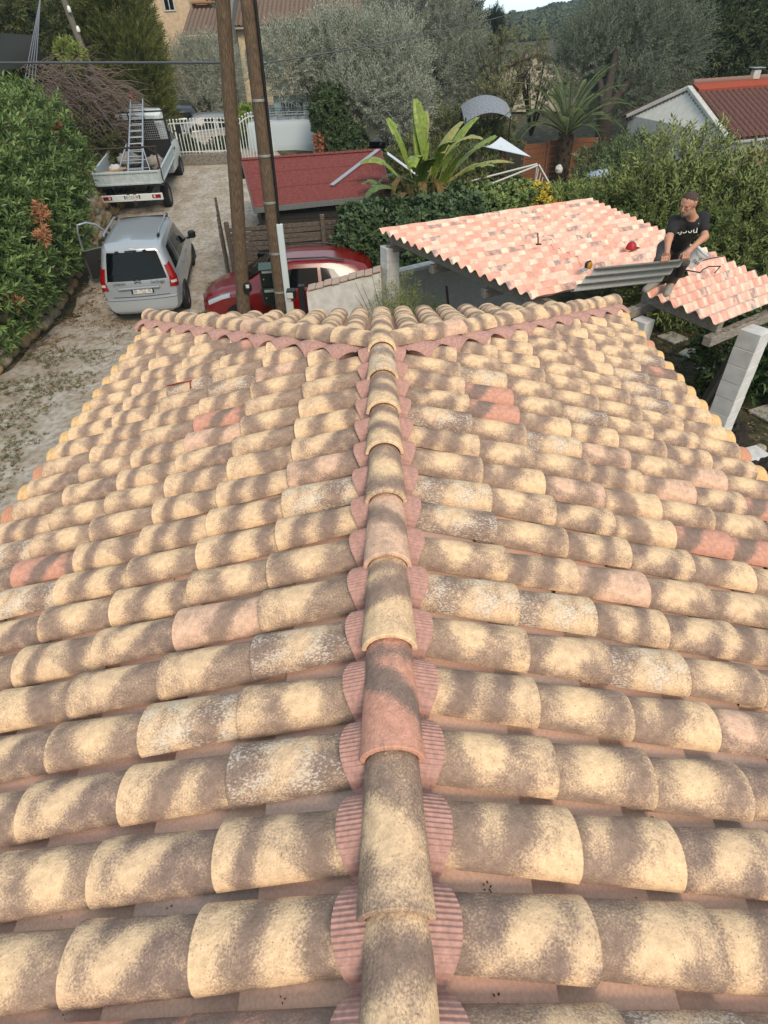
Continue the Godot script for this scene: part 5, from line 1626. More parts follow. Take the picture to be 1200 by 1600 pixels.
func build_carport() -> void:
	var t = thing("carport", "carport roofed with corrugated sheets printed like pink clay tiles", "carport", Vector3(3.0, 0, -9.5))
	var org = Vector3(3.0, 0, -9.5)
	var under = mat("sheet_under", Color(0.24, 0.24, 0.235), 0.8)
	for sh in [[-0.5, 4.5, 0.0, 0.52, 0.0], [-0.5, 4.5, 0.50, 1.0, 0.012], [4.5, 9.5, 0.0, 0.50, 0.004], [4.5, 9.5, 0.48, 1.0, 0.016], [9.5, 14.0, 0.0, 0.46, 0.0], [9.5, 14.0, 0.44, 1.0, 0.012], [14.0, 18.0, 0.0, 0.42, 0.004], [14.0, 18.0, 0.40, 1.0, 0.016], [18.6, 24.6, 0.0, 1.0, 0.0]]:
		var m = corrugated(sh[0], sh[1], sh[2], sh[3], sh[4])
		for i in m.v.size(): m.v[i] -= org
		var o = part(t, "roof_sheet", m, sheet_mat())
	# a strip of the last sheets between the laid field and the open bay
	var m2 = corrugated(18.0, 18.6, 0.55, 1.0, 0.0)
	for i in m2.v.size(): m2.v[i] -= org
	part(t, "roof_sheet", m2, sheet_mat())
	# timbers
	var tim = noisy("carport_timber", [Color(0.40, 0.37, 0.34), Color(0.52, 0.49, 0.455), Color(0.60, 0.57, 0.53)], 0.05, 0.9, 0.9, 0.4, Vector3(0.4, 2, 0.4))
	var dn = Vector3(0, -0.15, 0)
	var uu = (wave_right(20.0) - wave_left(20.0)).normalized()
	for q in [[CA + uu * 0.25, CE + (CE - CA) * 0.42 + uu * 0.25], [CD - uu * 0.3, CG + (CG - CD) * 0.1 - uu * 0.3], [CH_ + uu * 0.28 - (CF - CH_) * 0.1, CF + uu * 0.28]]:
		var b := MB.new()
		b.bar(q[0] + dn - org, q[1] + dn - org, 0.10, 0.17, 0.008)
		part(t, "beam", b, tim)
	for w in [0.6, 6.5, 12.5, 18.3, 24.2]:
		var b := MB.new()
		var l: Vector3 = wave_left(minf(w, 18.0)) if w < 18.1 else (CH_ - uu * 1.35 if w < 20.0 else wave_left(w) - uu * 0.02)
		b.bar(l + uu * 0.08 + Vector3(0, -0.30, 0) - org, wave_right(w) - uu * 0.1 + Vector3(0, -0.30, 0) - org, 0.12, 0.13, 0.008)
		part(t, "rafter", b, tim)
	# rendered block posts: white outer faces, blocks set one on another
	var pw = noisy("post_block", [Color(0.76, 0.75, 0.735), Color(0.83, 0.82, 0.81)], 0.01, 1.6, 0.9, 0.1)
	for q in [[Vector3(4.99, 0, -7.50), 0.62, 2.22, 0.29], [Vector3(3.72, 0, -8.10), 0.62, 2.16, 0.22], [Vector3(0.18, 0, -11.38), 0.5, 2.34, 0.26]]:
		var post := Node3D.new(); post.name = uniq(t, "post"); t.add_child(post)
		post.position = q[0] - org; post.rotation.y = q[1]
		var n := 9
		for k in n:
			var b := MB.new()
			var hh: float = q[2] / n
			b.box(Vector3(0.002 * sin(k * 5.0), hh * (k + 0.5), 0.002 * cos(k * 3.0)), Vector3(q[3], hh - 0.004, q[3]), 0.006)
			part(post, "block", b, pw)
	# grey back wall under the roof and its pale coping
	var wall = thing("carport_wall", "plain grey rendered wall under the far side of the carport roof", "wall", Vector3(0.2, 0, -11.5))
	var wm := MB.new()
	wm.bar(Vector3(0.1, 0.88, -0.1), Vector3(3.5, 0.88, -2.1), 0.18, 1.76, 0.01)
	part(wall, "wall", wm, noisy("grey_render", [Color(0.60, 0.59, 0.57), Color(0.66, 0.65, 0.63)], 0.03, 1.6, 0.92, 0.2))
	wm = MB.new()
	wm.bar(Vector3(0.1, 1.80, -0.1), Vector3(3.5, 1.80, -2.1), 0.22, 0.07, 0.01)
	part(wall, "coping", wm, pw)
	var rod := MB.new()
	rod.tube([Vector3(1.35, 0.6, -10.6), Vector3(1.20, 1.75, -10.9)], [0.022], 8)
	single("iron_rod", "rusty iron rod leaning against the grey carport wall", "rod", rod, mat("rust", Color(0.26, 0.15, 0.10), 0.8))
	# the dark sheet that the worker lifts by its upper edge
	var hs = thing("held_sheet", "dark grey corrugated sheet tilted up in the worker's hands", "sheet", Vector3(2.57, 2.56, -8.0))
	var TL = Vector3(2.82, 2.99, -7.84); var TR = Vector3(3.80, 3.17, -7.50); var BR = Vector3(3.66, 2.74, -7.86); var BL = Vector3(2.57, 2.585, -8.02)
	var sm := MB.new()
	var nrm = (TR - TL).cross(BL - TL).normalized()
	if nrm.dot(Vector3(0, 0, 1)) < 0: nrm = -nrm
	for sgn in [1.0, -1.0]:
		sm.grid(36, 8, func(a, b):
			var bb: float = b if sgn > 0 else 1.0 - b
			var p = TL.lerp(BL, a).lerp(TR.lerp(BR, a), bb)
			return p + nrm * (0.036 * cos(a * TAU * 3.5) + 0.0035 * sgn) - hs.position)
	part(hs, "sheet", sm, noisy("sheet_grey", [Color(0.54, 0.535, 0.52), Color(0.62, 0.615, 0.60)], 0.04, 0.6, 0.8))
	var rim := MB.new()
	rim.bar(TL + nrm * 0.036 - hs.position, TR + nrm * 0.036 - hs.position, 0.012, 0.02, 0.002)
	part(hs, "pale_edge", rim, mat("edge_pale", Color(0.55, 0.51, 0.48), 0.7))
	# tools on the roof
	var bk = thing("bucket", "white plastic bucket with dark print tipped over on the carport roof", "bucket", Vector3(4.30, 2.78, -8.45))
	bk.scale = Vector3.ONE
	bk.basis = Basis(Vector3(0.35, 0, 1).normalized(), -0.62) * Basis(Vector3.RIGHT, 0.35) * Basis.from_scale(Vector3.ONE * 0.78)
	var bm := MB.new()
	bm.lathe([[0.0, 0.006], [0.105, 0.0], [0.11, 0.01], [0.14, 0.29], [0.148, 0.29], [0.148, 0.305], [0.138, 0.305], [0.132, 0.28], [0.103, 0.02], [0.0, 0.016]], 28)
	part(bk, "tub", bm, mat("bucket_white", Color(0.80, 0.81, 0.82), 0.3))
	var pr = mat("print_dark", Color(0.05, 0.06, 0.07), 0.5)
	put_text(bk, "print", "TAN", 0.075, Transform3D(Basis(Vector3.RIGHT, 0.1), Vector3(0.01, 0.12, 0.128)), pr)
	put_text(bk, "print", "O", 0.06, Transform3D(Basis(Vector3.RIGHT, 0.1), Vector3(0.02, 0.20, 0.136)), pr)
	var hd := MB.new()
	var hp := []
	for i in 13:
		var a = PI * i / 12.0
		hp.append(Vector3(0.148 * cos(a), 0.28 - 0.05 * sin(a), 0.15 * sin(a)))
	hd.tube(hp, [0.004], 5)
	part(bk, "handle", hd, mat("wire_steel", Color(0.5, 0.5, 0.5), 0.4, 0.6))
	var cm := MB.new()
	cm.tube([Vector3(4.36, 2.60, -8.84), Vector3(4.55, 2.595, -8.72), Vector3(4.62, 2.595, -8.66), Vector3(4.72, 2.59, -8.80), Vector3(4.86, 2.595, -8.92), Vector3(5.03, 2.59, -8.92), Vector3(4.83, 2.585, -8.66)], [0.009], 6)
	single("roof_cable", "dark cable looped on the pink sheets behind the bucket", "cable", cm, mat("cable_brown", Color(0.10, 0.05, 0.045), 0.6))
	var cap = thing("red_helmet", "small red helmet lying on the pink carport roof", "helmet", Vector3(4.02, 2.60, -9.86), 0.5)
	var cpm := MB.new()
	cpm.lathe([[0.12, 0.0], [0.125, 0.03], [0.10, 0.11], [0.05, 0.16], [0.0, 0.17]], 16)
	cap.scale = Vector3.ONE * 0.68
	part(cap, "crown", cpm, mat("cap_bright", Color(0.62, 0.06, 0.07), 0.5))
	cpm = MB.new()
	cpm.box(Vector3(0.10, 0.02, 0.05), Vector3(0.16, 0.02, 0.14), 0.008)
	part(cap, "peak", cpm, mat("cap_dark", Color(0.12, 0.03, 0.03), 0.6))
	var tp = thing("tape_measure", "yellow and black tape measure resting on the pink carport roof", "tape measure", Vector3(3.06, 2.61, -8.92), 0.6)
	var tm := MB.new()
	tm.box(Vector3(0, 0.06, 0), Vector3(0.13, 0.12, 0.06), 0.025)
	part(tp, "case", tm, mat("tape_black", Color(0.04, 0.04, 0.04), 0.5))
	tm = MB.new()
	tm.lathe([[0.0, 0.0], [0.05, 0.0], [0.05, 0.02], [0.0, 0.02]], 14, Transform3D(Basis(Vector3.RIGHT, PI / 2), Vector3(0.0, 0.06, 0.02)))
	part(tp, "face", tm, mat("tape_yellow", Color(0.70, 0.50, 0.06), 0.5))
	tm = MB.new()
	tm.box(Vector3(-0.11, 0.02, 0.02), Vector3(0.12, 0.03, 0.07), 0.01)
	part(tp, "blade", tm, mat("strip_grey", Color(0.58, 0.59, 0.62), 0.4, 0.2))
	var hm = thing("hammer", "hammer with a brown red handle standing on the pink carport roof", "hammer", Vector3(2.57, 2.66, -10.05))
	var hh := MB.new()
	hh.tube([Vector3(0, 0.0, 0), Vector3(-0.05, 0.27, 0.02)], [0.018, 0.014], 8)
	hm.scale = Vector3.ONE * 0.68
	part(hm, "handle", hh, mat("handle_red", Color(0.34, 0.10, 0.08), 0.6))
	hh = MB.new()
	hh.box(Vector3(0.01, 0.005, 0), Vector3(0.14, 0.035, 0.035), 0.008)
	part(hm, "head", hh, mat("hammer_steel", Color(0.20, 0.17, 0.16), 0.5, 0.5))
	# garden below, to the right
	var sl = noisy("slab", [Color(0.58, 0.56, 0.52), Color(0.72, 0.70, 0.66)], 0.03, 0.8, 0.9, 0.3)
	for q in [[6.35, -12.22, 0.5, "slab nearest the carport post"], [6.45, -11.38, 0.7, "middle slab of the row"], [6.53, -10.65, 0.6, "slab nearest the leaning timbers"], [6.75, -8.95, 0.4, "slab beyond the block post"]]:
		var s := MB.new()
		s.box(Vector3(0, 0.02, 0), Vector3(0.46, 0.05, 0.46), 0.012)
		single("stepping_stone", "square pale stepping stone, " + q[3], "paving slab", s, sl, Vector3(q[0], ground_y(q[0], q[1]), q[1]), q[2], "stepping stones in the garden")
	var s2 := MB.new()
	s2.box(Vector3(0, 0.06, 0), Vector3(0.62, 0.12, 0.5), 0.012)
	single("white_slab", "thick white slab on the ground beside the dark stump", "slab", s2, pw, Vector3(5.72, 0.02, -7.5), 0.3)
	for q in [[Vector3(5.18, 0.0, -8.55), Vector3(5.95, 1.75, -9.0), 0.10, "dark brown timber leaning on the block post", Color(0.12, 0.11, 0.10)], [Vector3(5.28, 0.0, -8.45), Vector3(5.98, 1.5, -8.82), 0.05, "thin pinkish board leaning beside the dark timber", Color(0.46, 0.34, 0.28)]]:
		var b := MB.new()
		b.bar(q[0], q[1], q[2], q[2] * 2.2, 0.008)
		single("leaning_timber", q[3], "timber", b, mat("timber_%s" % q[2], q[4], 0.85))
	for q in [[Vector3(5.42, 0.28, -7.72), Vector3(0.42, 0.62, 0.40), "gnarled dark driftwood stump beside the block post"], [Vector3(5.40, 0.26, -6.75), Vector3(0.62, 0.55, 0.5), "second gnarled dark stump beside the white slab"]]:
		var g := MB.new()
		var cc: Vector3 = q[0]; var ss: Vector3 = q[1]
		g.grid(22, 28, func(a, b):
			var th: float = a * PI; var ph: float = b * TAU
			var d = Vector3(sin(th) * cos(ph), cos(th), sin(th) * sin(ph))
			var w = 1.0 + 0.55 * noise.get_noise_3d(d.x * 2.5 + cc.z, d.y * 1.2, d.z * 2.5) + 0.32 * absf(noise.get_noise_3d(d.x * 7.0, d.y * 2.0, d.z * 7.0 + cc.z))
			return d * ss * 0.5 * w)
		single("wood_stump", q[2], "stump", g, noisy("stump", [Color(0.07, 0.055, 0.045), Color(0.16, 0.13, 0.11), Color(0.24, 0.21, 0.18)], 0.06, 0.5, 0.95, 0.9), cc)
	var rr := RandomNumberGenerator.new(); rr.seed = 91
	for k in 5:
		single("garden_stone", ["white stone beside the driftwood stump", "grey stone beside the white slab", "pale stone under the leaning timbers", "small white stone in the dark bed", "rounded grey stone by the stump"][k], "stone", rock(60 + k, Vector3(0.2, 0.14, 0.18)), noisy("stone_b", []), Vector3([5.75, 6.0, 5.05, 4.75, 5.9][k], 0.07, [-8.1, -7.8, -9.2, -9.6, -7.2][k]), k * 0.7, "stones in the garden bed")
	var gc := Node3D.new(); gc.name = "garden_ground_cover"; add_child(gc)
	gc.set_meta("label", "dark patchy grass and dead leaves in the garden below the carport"); gc.set_meta("category", "ground cover"); gc.set_meta("kind", "stuff")
	scatter_ground(gc, "grass", 3500, Rect2(2.6, -13.5, 6.5, 9.0), sprig("shortgrass", 9, 0.07, 0.008, 0.01, 0.6), Color(0.045, 0.06, 0.02), Color(0.14, 0.14, 0.06), 0.6, 1.3, rr)
	scatter_ground(gc, "dead_leaves", 1500, Rect2(2.6, -13.5, 6.5, 9.0), sprig("litter", 3, 0.07, 0.04, 0.01, 1.4), Color(0.10, 0.06, 0.035), Color(0.24, 0.18, 0.11), 0.5, 1.0, rr)

# ---------------------------------------------------------------- the worker on the carport roof
# tapered capsules [a, b, ra, rb] joined with a smooth minimum and meshed as surface nets
func nets(out: MB, bones: Array, cell: float, k: float) -> void:
	var lo = Vector3(1e9, 1e9, 1e9); var hi = -lo
	for b in bones:
		var mr: float = maxf(b[2], b[3]) + k + cell * 3.0
		for e in 2:
			lo = lo.min(b[e] - Vector3.ONE * mr); hi = hi.max(b[e] + Vector3.ONE * mr)
	var n: Vector3i = Vector3i((hi - lo) / cell) + Vector3i(2, 2, 2)
	var nx: int = n.x; var ny: int = n.y; var nz: int = n.z
	var f := PackedFloat32Array()
	f.resize(nx * ny * nz); f.fill(1.0)
	for b in bones:
		var a: Vector3 = b[0]; var c: Vector3 = b[1]
		var ra: float = b[2]; var rb: float = b[3]
		var mr2: float = maxf(ra, rb) + k * 1.2 + cell * 2.0
		var i0: Vector3i = Vector3i(((a.min(c) - Vector3.ONE * mr2) - lo) / cell)
		var i1: Vector3i = Vector3i(((a.max(c) + Vector3.ONE * mr2) - lo) / cell)
		var ac: Vector3 = c - a
		var l2: float = maxf(ac.length_squared(), 1e-8)
		for x in range(maxi(i0.x, 0), mini(i1.x + 1, nx)):
			for y in range(maxi(i0.y, 0), mini(i1.y + 1, ny)):
				for z in range(maxi(i0.z, 0), mini(i1.z + 1, nz)):
					var p: Vector3 = lo + Vector3(x, y, z) * cell
					var t: float = clampf((p - a).dot(ac) / l2, 0.0, 1.0)
					var d: float = p.distance_to(a + ac * t) - lerpf(ra, rb, t)
					var id: int = (x * ny + y) * nz + z
					var o: float = f[id]
					var h: float = maxf(k - absf(o - d), 0.0) / k
					f[id] = minf(o, d) - h * h * k * 0.25
	var vid := PackedInt32Array()
	vid.resize(nx * ny * nz); vid.fill(-1)
	var base: int = out.v.size()
	var cor = [Vector3i(0, 0, 0), Vector3i(0, 0, 1), Vector3i(0, 1, 0), Vector3i(0, 1, 1), Vector3i(1, 0, 0), Vector3i(1, 0, 1), Vector3i(1, 1, 0), Vector3i(1, 1, 1)]
	var edg = [[0, 1], [2, 3], [4, 5], [6, 7], [0, 2], [1, 3], [4, 6], [5, 7], [0, 4], [1, 5], [2, 6], [3, 7]]
	var sy: int = nz; var sx: int = ny * nz
	var co = [0, 1, sy, sy + 1, sx, sx + 1, sx + sy, sx + sy + 1]
	for x in nx - 1:
		for y in ny - 1:
			var row: int = (x * ny + y) * nz
			for z in nz - 1:
				var id: int = row + z
				var s: int = 0
				for q in 8:
					if f[id + co[q]] < 0.0: s += 1
				if s == 0 or s == 8: continue
				var acc = Vector3.ZERO
				var cnt: int = 0
				for e in edg:
					var fa: float = f[id + co[e[0]]]; var fb: float = f[id + co[e[1]]]
					if (fa < 0.0) != (fb < 0.0):
						var t: float = fa / (fa - fb)
						acc += Vector3(cor[e[0]]).lerp(Vector3(cor[e[1]]), t)
						cnt += 1
				var p: Vector3 = acc / cnt
				vid[id] = out.v.size()
				out.v.append(lo + (Vector3(x, y, z) + p) * cell)
				var g = Vector3(f[id + sx] - f[id], f[id + sy] - f[id], f[id + 1] - f[id]) + Vector3(f[id + sx + sy + 1] - f[id + sy + 1], f[id + sx + sy + 1] - f[id + sx + 1], f[id + sx + sy + 1] - f[id + sx + sy])
				out.n.append(g.normalized()); out.uv.append(Vector2.ZERO)
	for x in range(1, nx - 1):
		for y in range(1, ny - 1):
			for z in range(1, nz - 1):
				var id: int = (x * ny + y) * nz + z
				var a0: bool = f[id] < 0.0
				for ax in 3:
					var st: int = [sx, sy, 1][ax]
					if a0 == (f[id + st] < 0.0): continue
					var u: int = [sy, 1, sx][ax]; var w: int = [1, sx, sy][ax]
					var q0: int = vid[id]; var q1: int = vid[id - u]; var q2: int = vid[id - u - w]; var q3: int = vid[id - w]
					if q0 < 0 or q1 < 0 or q2 < 0 or q3 < 0: continue
					if a0:
						for i in [q0, q2, q1, q0, q3, q2]: out.ix.append(i)
					else:
						for i in [q0, q1, q2, q0, q2, q3]: out.ix.append(i)

func hand(out: MB, wrist: Vector3, e: Vector3, along: Vector3, n: Vector3, thumb_side: float) -> void:
	var up = Vector3.UP
	var K = e + up * 0.034 - n * 0.022
	var b := []
	b.append([wrist, K.lerp(wrist, 0.35), 0.031, 0.034])
	for i in 4:
		var o = along * (i - 1.5) * 0.0215
		var ln: float = [0.92, 1.0, 0.97, 0.80][i if thumb_side > 0 else 3 - i]
		var k0 = K + o + up * 0.004
		b.append([wrist.lerp(K, 0.35) + o * 0.7, k0, 0.017, 0.0125])
		var j1 = e + o + up * 0.032 * ln + n * 0.020 * ln
		var j2 = e + o + n * 0.034 - up * 0.006 * ln
		var j3 = e + o * 0.95 + n * 0.027 - up * 0.030 * ln
		b.append([k0, j1, 0.0112, 0.0098]); b.append([j1, j2, 0.0098, 0.009]); b.append([j2, j3, 0.009, 0.0078])
	var tb = wrist.lerp(K, 0.45) + along * thumb_side * 0.030
	var t1 = K + along * thumb_side * 0.052 + up * -0.004 - n * 0.01
	var t2 = e + along * thumb_side * 0.062 - n * 0.016 - up * 0.022
	b.append([tb, t1, 0.015, 0.012]); b.append([t1, t2, 0.012, 0.0095])
	nets(out, b, 0.0045, 0.008)

func build_person() -> void:
	var org = Vector3(3.97, 2.52, -8.2)
	var t = thing("person", "man in black t-shirt and dark work trousers crouching to lift the grey sheet", "person", org)
	var J = {"neck": Vector3(3.93, 3.50, -7.95), "head": Vector3(3.775, 3.70, -7.83), "rsh": Vector3(3.725, 3.47, -7.95), "lsh": Vector3(4.115, 3.475, -8.06), "relb": Vector3(3.60, 3.335, -7.74), "rwr": Vector3(3.552, 3.215, -7.575), "lelb": Vector3(4.09, 3.315, -7.83), "lwr": Vector3(3.845, 3.235, -7.60), "rhip": Vector3(3.91, 3.02, -8.40), "lhip": Vector3(4.14, 2.99, -8.46), "rkn": Vector3(3.72, 2.95, -8.06), "rank": Vector3(3.85, 2.62, -8.32), "rtoe": Vector3(3.67, 2.555, -8.16), "lkn": Vector3(4.03, 2.92, -8.08), "lank": Vector3(4.03, 2.60, -8.24), "ltoe": Vector3(3.91, 2.545, -8.03)}
	for k in J: J[k] -= org
	var mid: Vector3 = (J.rhip + J.lhip) * 0.5
	var chest: Vector3 = J.neck.lerp(mid, 0.32)
	var waist: Vector3 = J.neck.lerp(mid, 0.72) + Vector3(0, 0.02, 0.02)
	var rsd: Vector3 = (J.lsh - J.rsh).normalized()
	var skin = noisy("skin", [Color(0.68, 0.47, 0.38), Color(0.76, 0.55, 0.45)], 0.03, 0.3, 0.6)
	# head axes: he looks down to the sheet
	var fwd = Vector3(-0.72, -0.30, 0.55).normalized()
	var hup = (Vector3(-0.22, 0.95, 0.22) - fwd * fwd.dot(Vector3(-0.22, 0.95, 0.22))).normalized()
	var hrt = fwd.cross(hup).normalized()
	var H: Vector3 = J.head
	var body := MB.new()
	# torso, arms and legs in one continuous surface
	var bb = [[J.neck, H - hup * 0.05 - fwd * 0.02, 0.058, 0.056], [J.neck - Vector3(0, 0.03, 0.02), chest, 0.09, 0.125], [chest, waist, 0.125, 0.11], [waist, mid, 0.11, 0.12],
		[chest - rsd * 0.07, J.rsh, 0.10, 0.062], [chest + rsd * 0.07, J.lsh, 0.10, 0.062], [J.rsh, J.relb, 0.054, 0.043], [J.relb, J.rwr, 0.045, 0.029], [J.lsh, J.lelb, 0.054, 0.043], [J.lelb, J.lwr, 0.045, 0.029],
		[J.rhip, J.rkn, 0.088, 0.06], [J.rkn, J.rank, 0.058, 0.04], [J.lhip, J.lkn, 0.088, 0.06], [J.lkn, J.lank, 0.058, 0.04], [J.rank, J.rtoe, 0.04, 0.03], [J.lank, J.ltoe, 0.04, 0.03]]
	nets(body, bb, 0.014, 0.035)
	# head with brow, nose, cheeks, jaw, ears
	var hb = [[H + hup * 0.035 - fwd * 0.025, H + hup * 0.035 + fwd * 0.015, 0.088, 0.083], [H + hup * 0.02 - fwd * 0.05, H - hup * 0.02 - fwd * 0.035, 0.075, 0.06], [H - hup * 0.02 + fwd * 0.03, H - hup * 0.085 + fwd * 0.048, 0.062, 0.040],
		[H + hup * 0.030 + fwd * 0.088 - hrt * 0.03, H + hup * 0.030 + fwd * 0.088 + hrt * 0.03, 0.013, 0.013], [H + hup * 0.018 + fwd * 0.095, H - hup * 0.022 + fwd * 0.116, 0.010, 0.014],
		[H - hup * 0.052 + fwd * 0.090 - hrt * 0.018, H - hup * 0.052 + fwd * 0.090 + hrt * 0.018, 0.009, 0.009], [H - hup * 0.095 + fwd * 0.072, H - hup * 0.095 + fwd * 0.074, 0.020, 0.020], [H - hup * 0.1 - fwd * 0.02, H - hup * 0.05 - fwd * 0.02, 0.056, 0.058]]
	for s in [-1.0, 1.0]:
		hb.append([H + hrt * s * 0.083 + hup * 0.025 - fwd * 0.012, H + hrt * s * 0.080 - hup * 0.022 - fwd * 0.004, 0.014, 0.010])
		hb.append([H + hrt * s * 0.038 - hup * 0.012 + fwd * 0.068, H + hrt * s * 0.034 - hup * 0.03 + fwd * 0.07, 0.022, 0.02])
	nets(body, hb, 0.006, 0.014)
	var TL = Vector3(2.82, 2.95, -7.86) - org; var TR = Vector3(3.80, 3.17, -7.50) - org
	var al = (TR - TL).normalized()
	var nf = Vector3(-0.30, 0.10, 0.95).normalized()
	hand(body, J.rwr, TL.lerp(TR, 0.735) + Vector3(0, 0.02, 0.02), al, nf, 1.0)
	hand(body, J.lwr, TL.lerp(TR, 0.955) + Vector3(0, 0.02, 0.02), al, nf, -1.0)
	part(t, "body", body, skin)
	# clothes
	var sh := MB.new()
	nets(sh, [[J.neck - Vector3(0, 0.035, 0.02), chest, 0.098, 0.145], [chest, waist, 0.145, 0.135], [waist, mid + Vector3(0, 0.03, 0.02), 0.135, 0.138], [chest - rsd * 0.07, J.rsh, 0.115, 0.078], [chest + rsd * 0.07, J.lsh, 0.115, 0.078], [J.rsh, J.rsh.lerp(J.relb, 0.62), 0.074, 0.068], [J.lsh, J.lsh.lerp(J.lelb, 0.62), 0.074, 0.068]], 0.013, 0.04)
	for i in sh.v.size():
		var p = sh.v[i]
		sh.v[i] = p + sh.n[i] * 0.008 * noise.get_noise_3d(p.x * 9.0, p.y * 7.0, p.z * 9.0)
	part(t, "t_shirt", sh, noisy("shirt_black", [Color(0.10, 0.102, 0.105), Color(0.145, 0.148, 0.15)], 0.05, 0.3, 0.9))
	var tr := MB.new()
	nets(tr, [[waist + Vector3(0, -0.02, -0.02), mid, 0.125, 0.140], [mid, J.rhip, 0.13, 0.115], [mid, J.lhip, 0.13, 0.115], [J.rhip, J.rkn, 0.110, 0.078], [J.rkn, J.rank + Vector3(0, 0.03, 0), 0.078, 0.066], [J.lhip, J.lkn, 0.110, 0.078], [J.lkn, J.lank + Vector3(0, 0.03, 0), 0.078, 0.066]], 0.013, 0.035)
	for i in tr.v.size():
		var p = tr.v[i]
		tr.v[i] = p + tr.n[i] * 0.012 * noise.get_noise_3d(p.x * 8.0, p.y * 12.0, p.z * 8.0)
	var trm = part(t, "trousers", tr, noisy("trouser_grey", [Color(0.24, 0.23, 0.215), Color(0.33, 0.315, 0.30)], 0.06, 0.3, 0.9))
	var pad := MB.new()
	nets(pad, [[J.lkn + Vector3(-0.01, -0.02, 0.035), J.lkn + Vector3(-0.01, -0.13, 0.02), 0.062, 0.055]], 0.012, 0.02)
	part(trm, "knee_pad", pad, mat("pad_dark", Color(0.05, 0.05, 0.055), 0.6))
	var bt = mat("boot_pale", Color(0.56, 0.54, 0.50), 0.85)
	for s in ["r", "l"]:
		var bo := MB.new()
		var an: Vector3 = J[s + "ank"]; var to: Vector3 = J[s + "toe"]
		var fd = (to - an); fd.y = 0.0; fd = fd.normalized()
		nets(bo, [[an + Vector3(0, 0.07, 0), an - Vector3(0, 0.01, 0), 0.058, 0.055], [an - fd * 0.03 - Vector3(0, 0.03, 0), to, 0.05, 0.042], [an.lerp(to, 0.5), to + fd * 0.02, 0.05, 0.040]], 0.010, 0.02)
		var flo: float = 2.515 - org.y
		for i in bo.v.size():
			if bo.v[i].y < flo: bo.v[i].y = flo
		part(t, "boot", bo, bt)
	var ha := MB.new()
	nets(ha, [[H + hup * 0.038 - fwd * 0.032, H + hup * 0.047 + fwd * 0.002, 0.0905, 0.085], [H + hup * 0.02 - fwd * 0.06, H - hup * 0.03 - fwd * 0.045, 0.080, 0.064]], 0.007, 0.012)
	for i in ha.v.size():
		var hp = ha.v[i]
		ha.v[i] = hp + ha.n[i] * (0.007 * noise.get_noise_3d(hp.x * 45.0, hp.y * 45.0, hp.z * 45.0) - 0.001)
	part(t, "hair", ha, noisy("hair", [Color(0.22, 0.165, 0.14), Color(0.34, 0.27, 0.235)], 0.15, 0.2, 0.9))
	for s in [-1.0, 1.0]:
		var ey := MB.new()
		nets(ey, [[H + hup * 0.012 + fwd * 0.083 + hrt * s * 0.032, H + hup * 0.012 + fwd * 0.083 + hrt * s * 0.034, 0.010, 0.010]], 0.003, 0.004)
		part(t, "eye", ey, mat("eye_dark", Color(0.10, 0.07, 0.06), 0.3))
	var bd := MB.new()
	nets(bd, [[H - hup * 0.088 + fwd * 0.066, H - hup * 0.092 + fwd * 0.068, 0.031, 0.029], [H - hup * 0.075 + fwd * 0.03 - hrt * 0.045, H - hup * 0.09 + fwd * 0.06 - hrt * 0.02, 0.020, 0.022], [H - hup * 0.075 + fwd * 0.03 + hrt * 0.045, H - hup * 0.09 + fwd * 0.06 + hrt * 0.02, 0.020, 0.022]], 0.006, 0.01)
	part(t, "beard", bd, noisy("beard", [Color(0.46, 0.38, 0.33), Color(0.58, 0.50, 0.45)], 0.15, 0.2, 0.9))
	# white print across the chest
	var pc: Vector3 = chest.lerp(waist, 0.30) + Vector3(-0.07, 0.085, 0.222)
	var pb = MB.look(Vector3(-0.22, 0.48, 0.85), Vector3.UP)
	var white = mat("print_white", Color(0.78, 0.78, 0.76), 0.7)
	put_text(t, "shirt_print", "IJ30u", 0.105, Transform3D(pb * Basis(Vector3.BACK, 0.06), pc), white)
	var mt := MB.new()
	var ridge = [Vector2(-0.13, 0.052), Vector2(-0.06, 0.075), Vector2(-0.03, 0.066), Vector2(0.02, 0.098), Vector2(0.07, 0.075), Vector2(0.12, 0.080)]
	for i in ridge.size() - 1:
		mt.bar(pc + pb * Vector3(ridge[i].x, ridge[i].y, 0.0), pc + pb * Vector3(ridge[i + 1].x, ridge[i + 1].y, 0.0), 0.010, 0.006, 0.0, pb.z)
	part(t, "shirt_print_ridge", mt, white)

# ---------------------------------------------------------------- houses and gardens behind
func tile_roof_quad(parent: Node3D, a: Vector3, b: Vector3, c: Vector3, d: Vector3, rows: int, m: Material) -> void:
	# a-b eave, d-c ridge; round cover rows from ridge to eave, each row a part
	for k in rows:
		var t = (k + 0.5) / rows
		var w = a.distance_to(b) / rows * 0.42
		var e = a.lerp(b, t); var r = d.lerp(c, t)
		var mb := MB.new()
		var dir = (e - r).normalized()
		var side = (b - a).normalized()
		var nrm = side.cross(dir).normalized()
		if nrm.y < 0: nrm = -nrm
		var n = maxi(3, int(e.distance_to(r) / 0.38))
		mb.grid(6, n * 2, func(u, v):
			var ph: float = (u - 0.5) * PI
			var i: float = floor(v * n + 0.001)
			var st = 0.025 * (v * n - i)
			return r.lerp(e, v) + side * sin(ph) * (w + st * 0.5) + nrm * (cos(ph) * w * 0.8 + st))
		part(parent, "tile_row", mb, m)
	var bed := MB.new()
	bed.quad(a, d, c, b)
	part(parent, "roof_bed", bed, m)

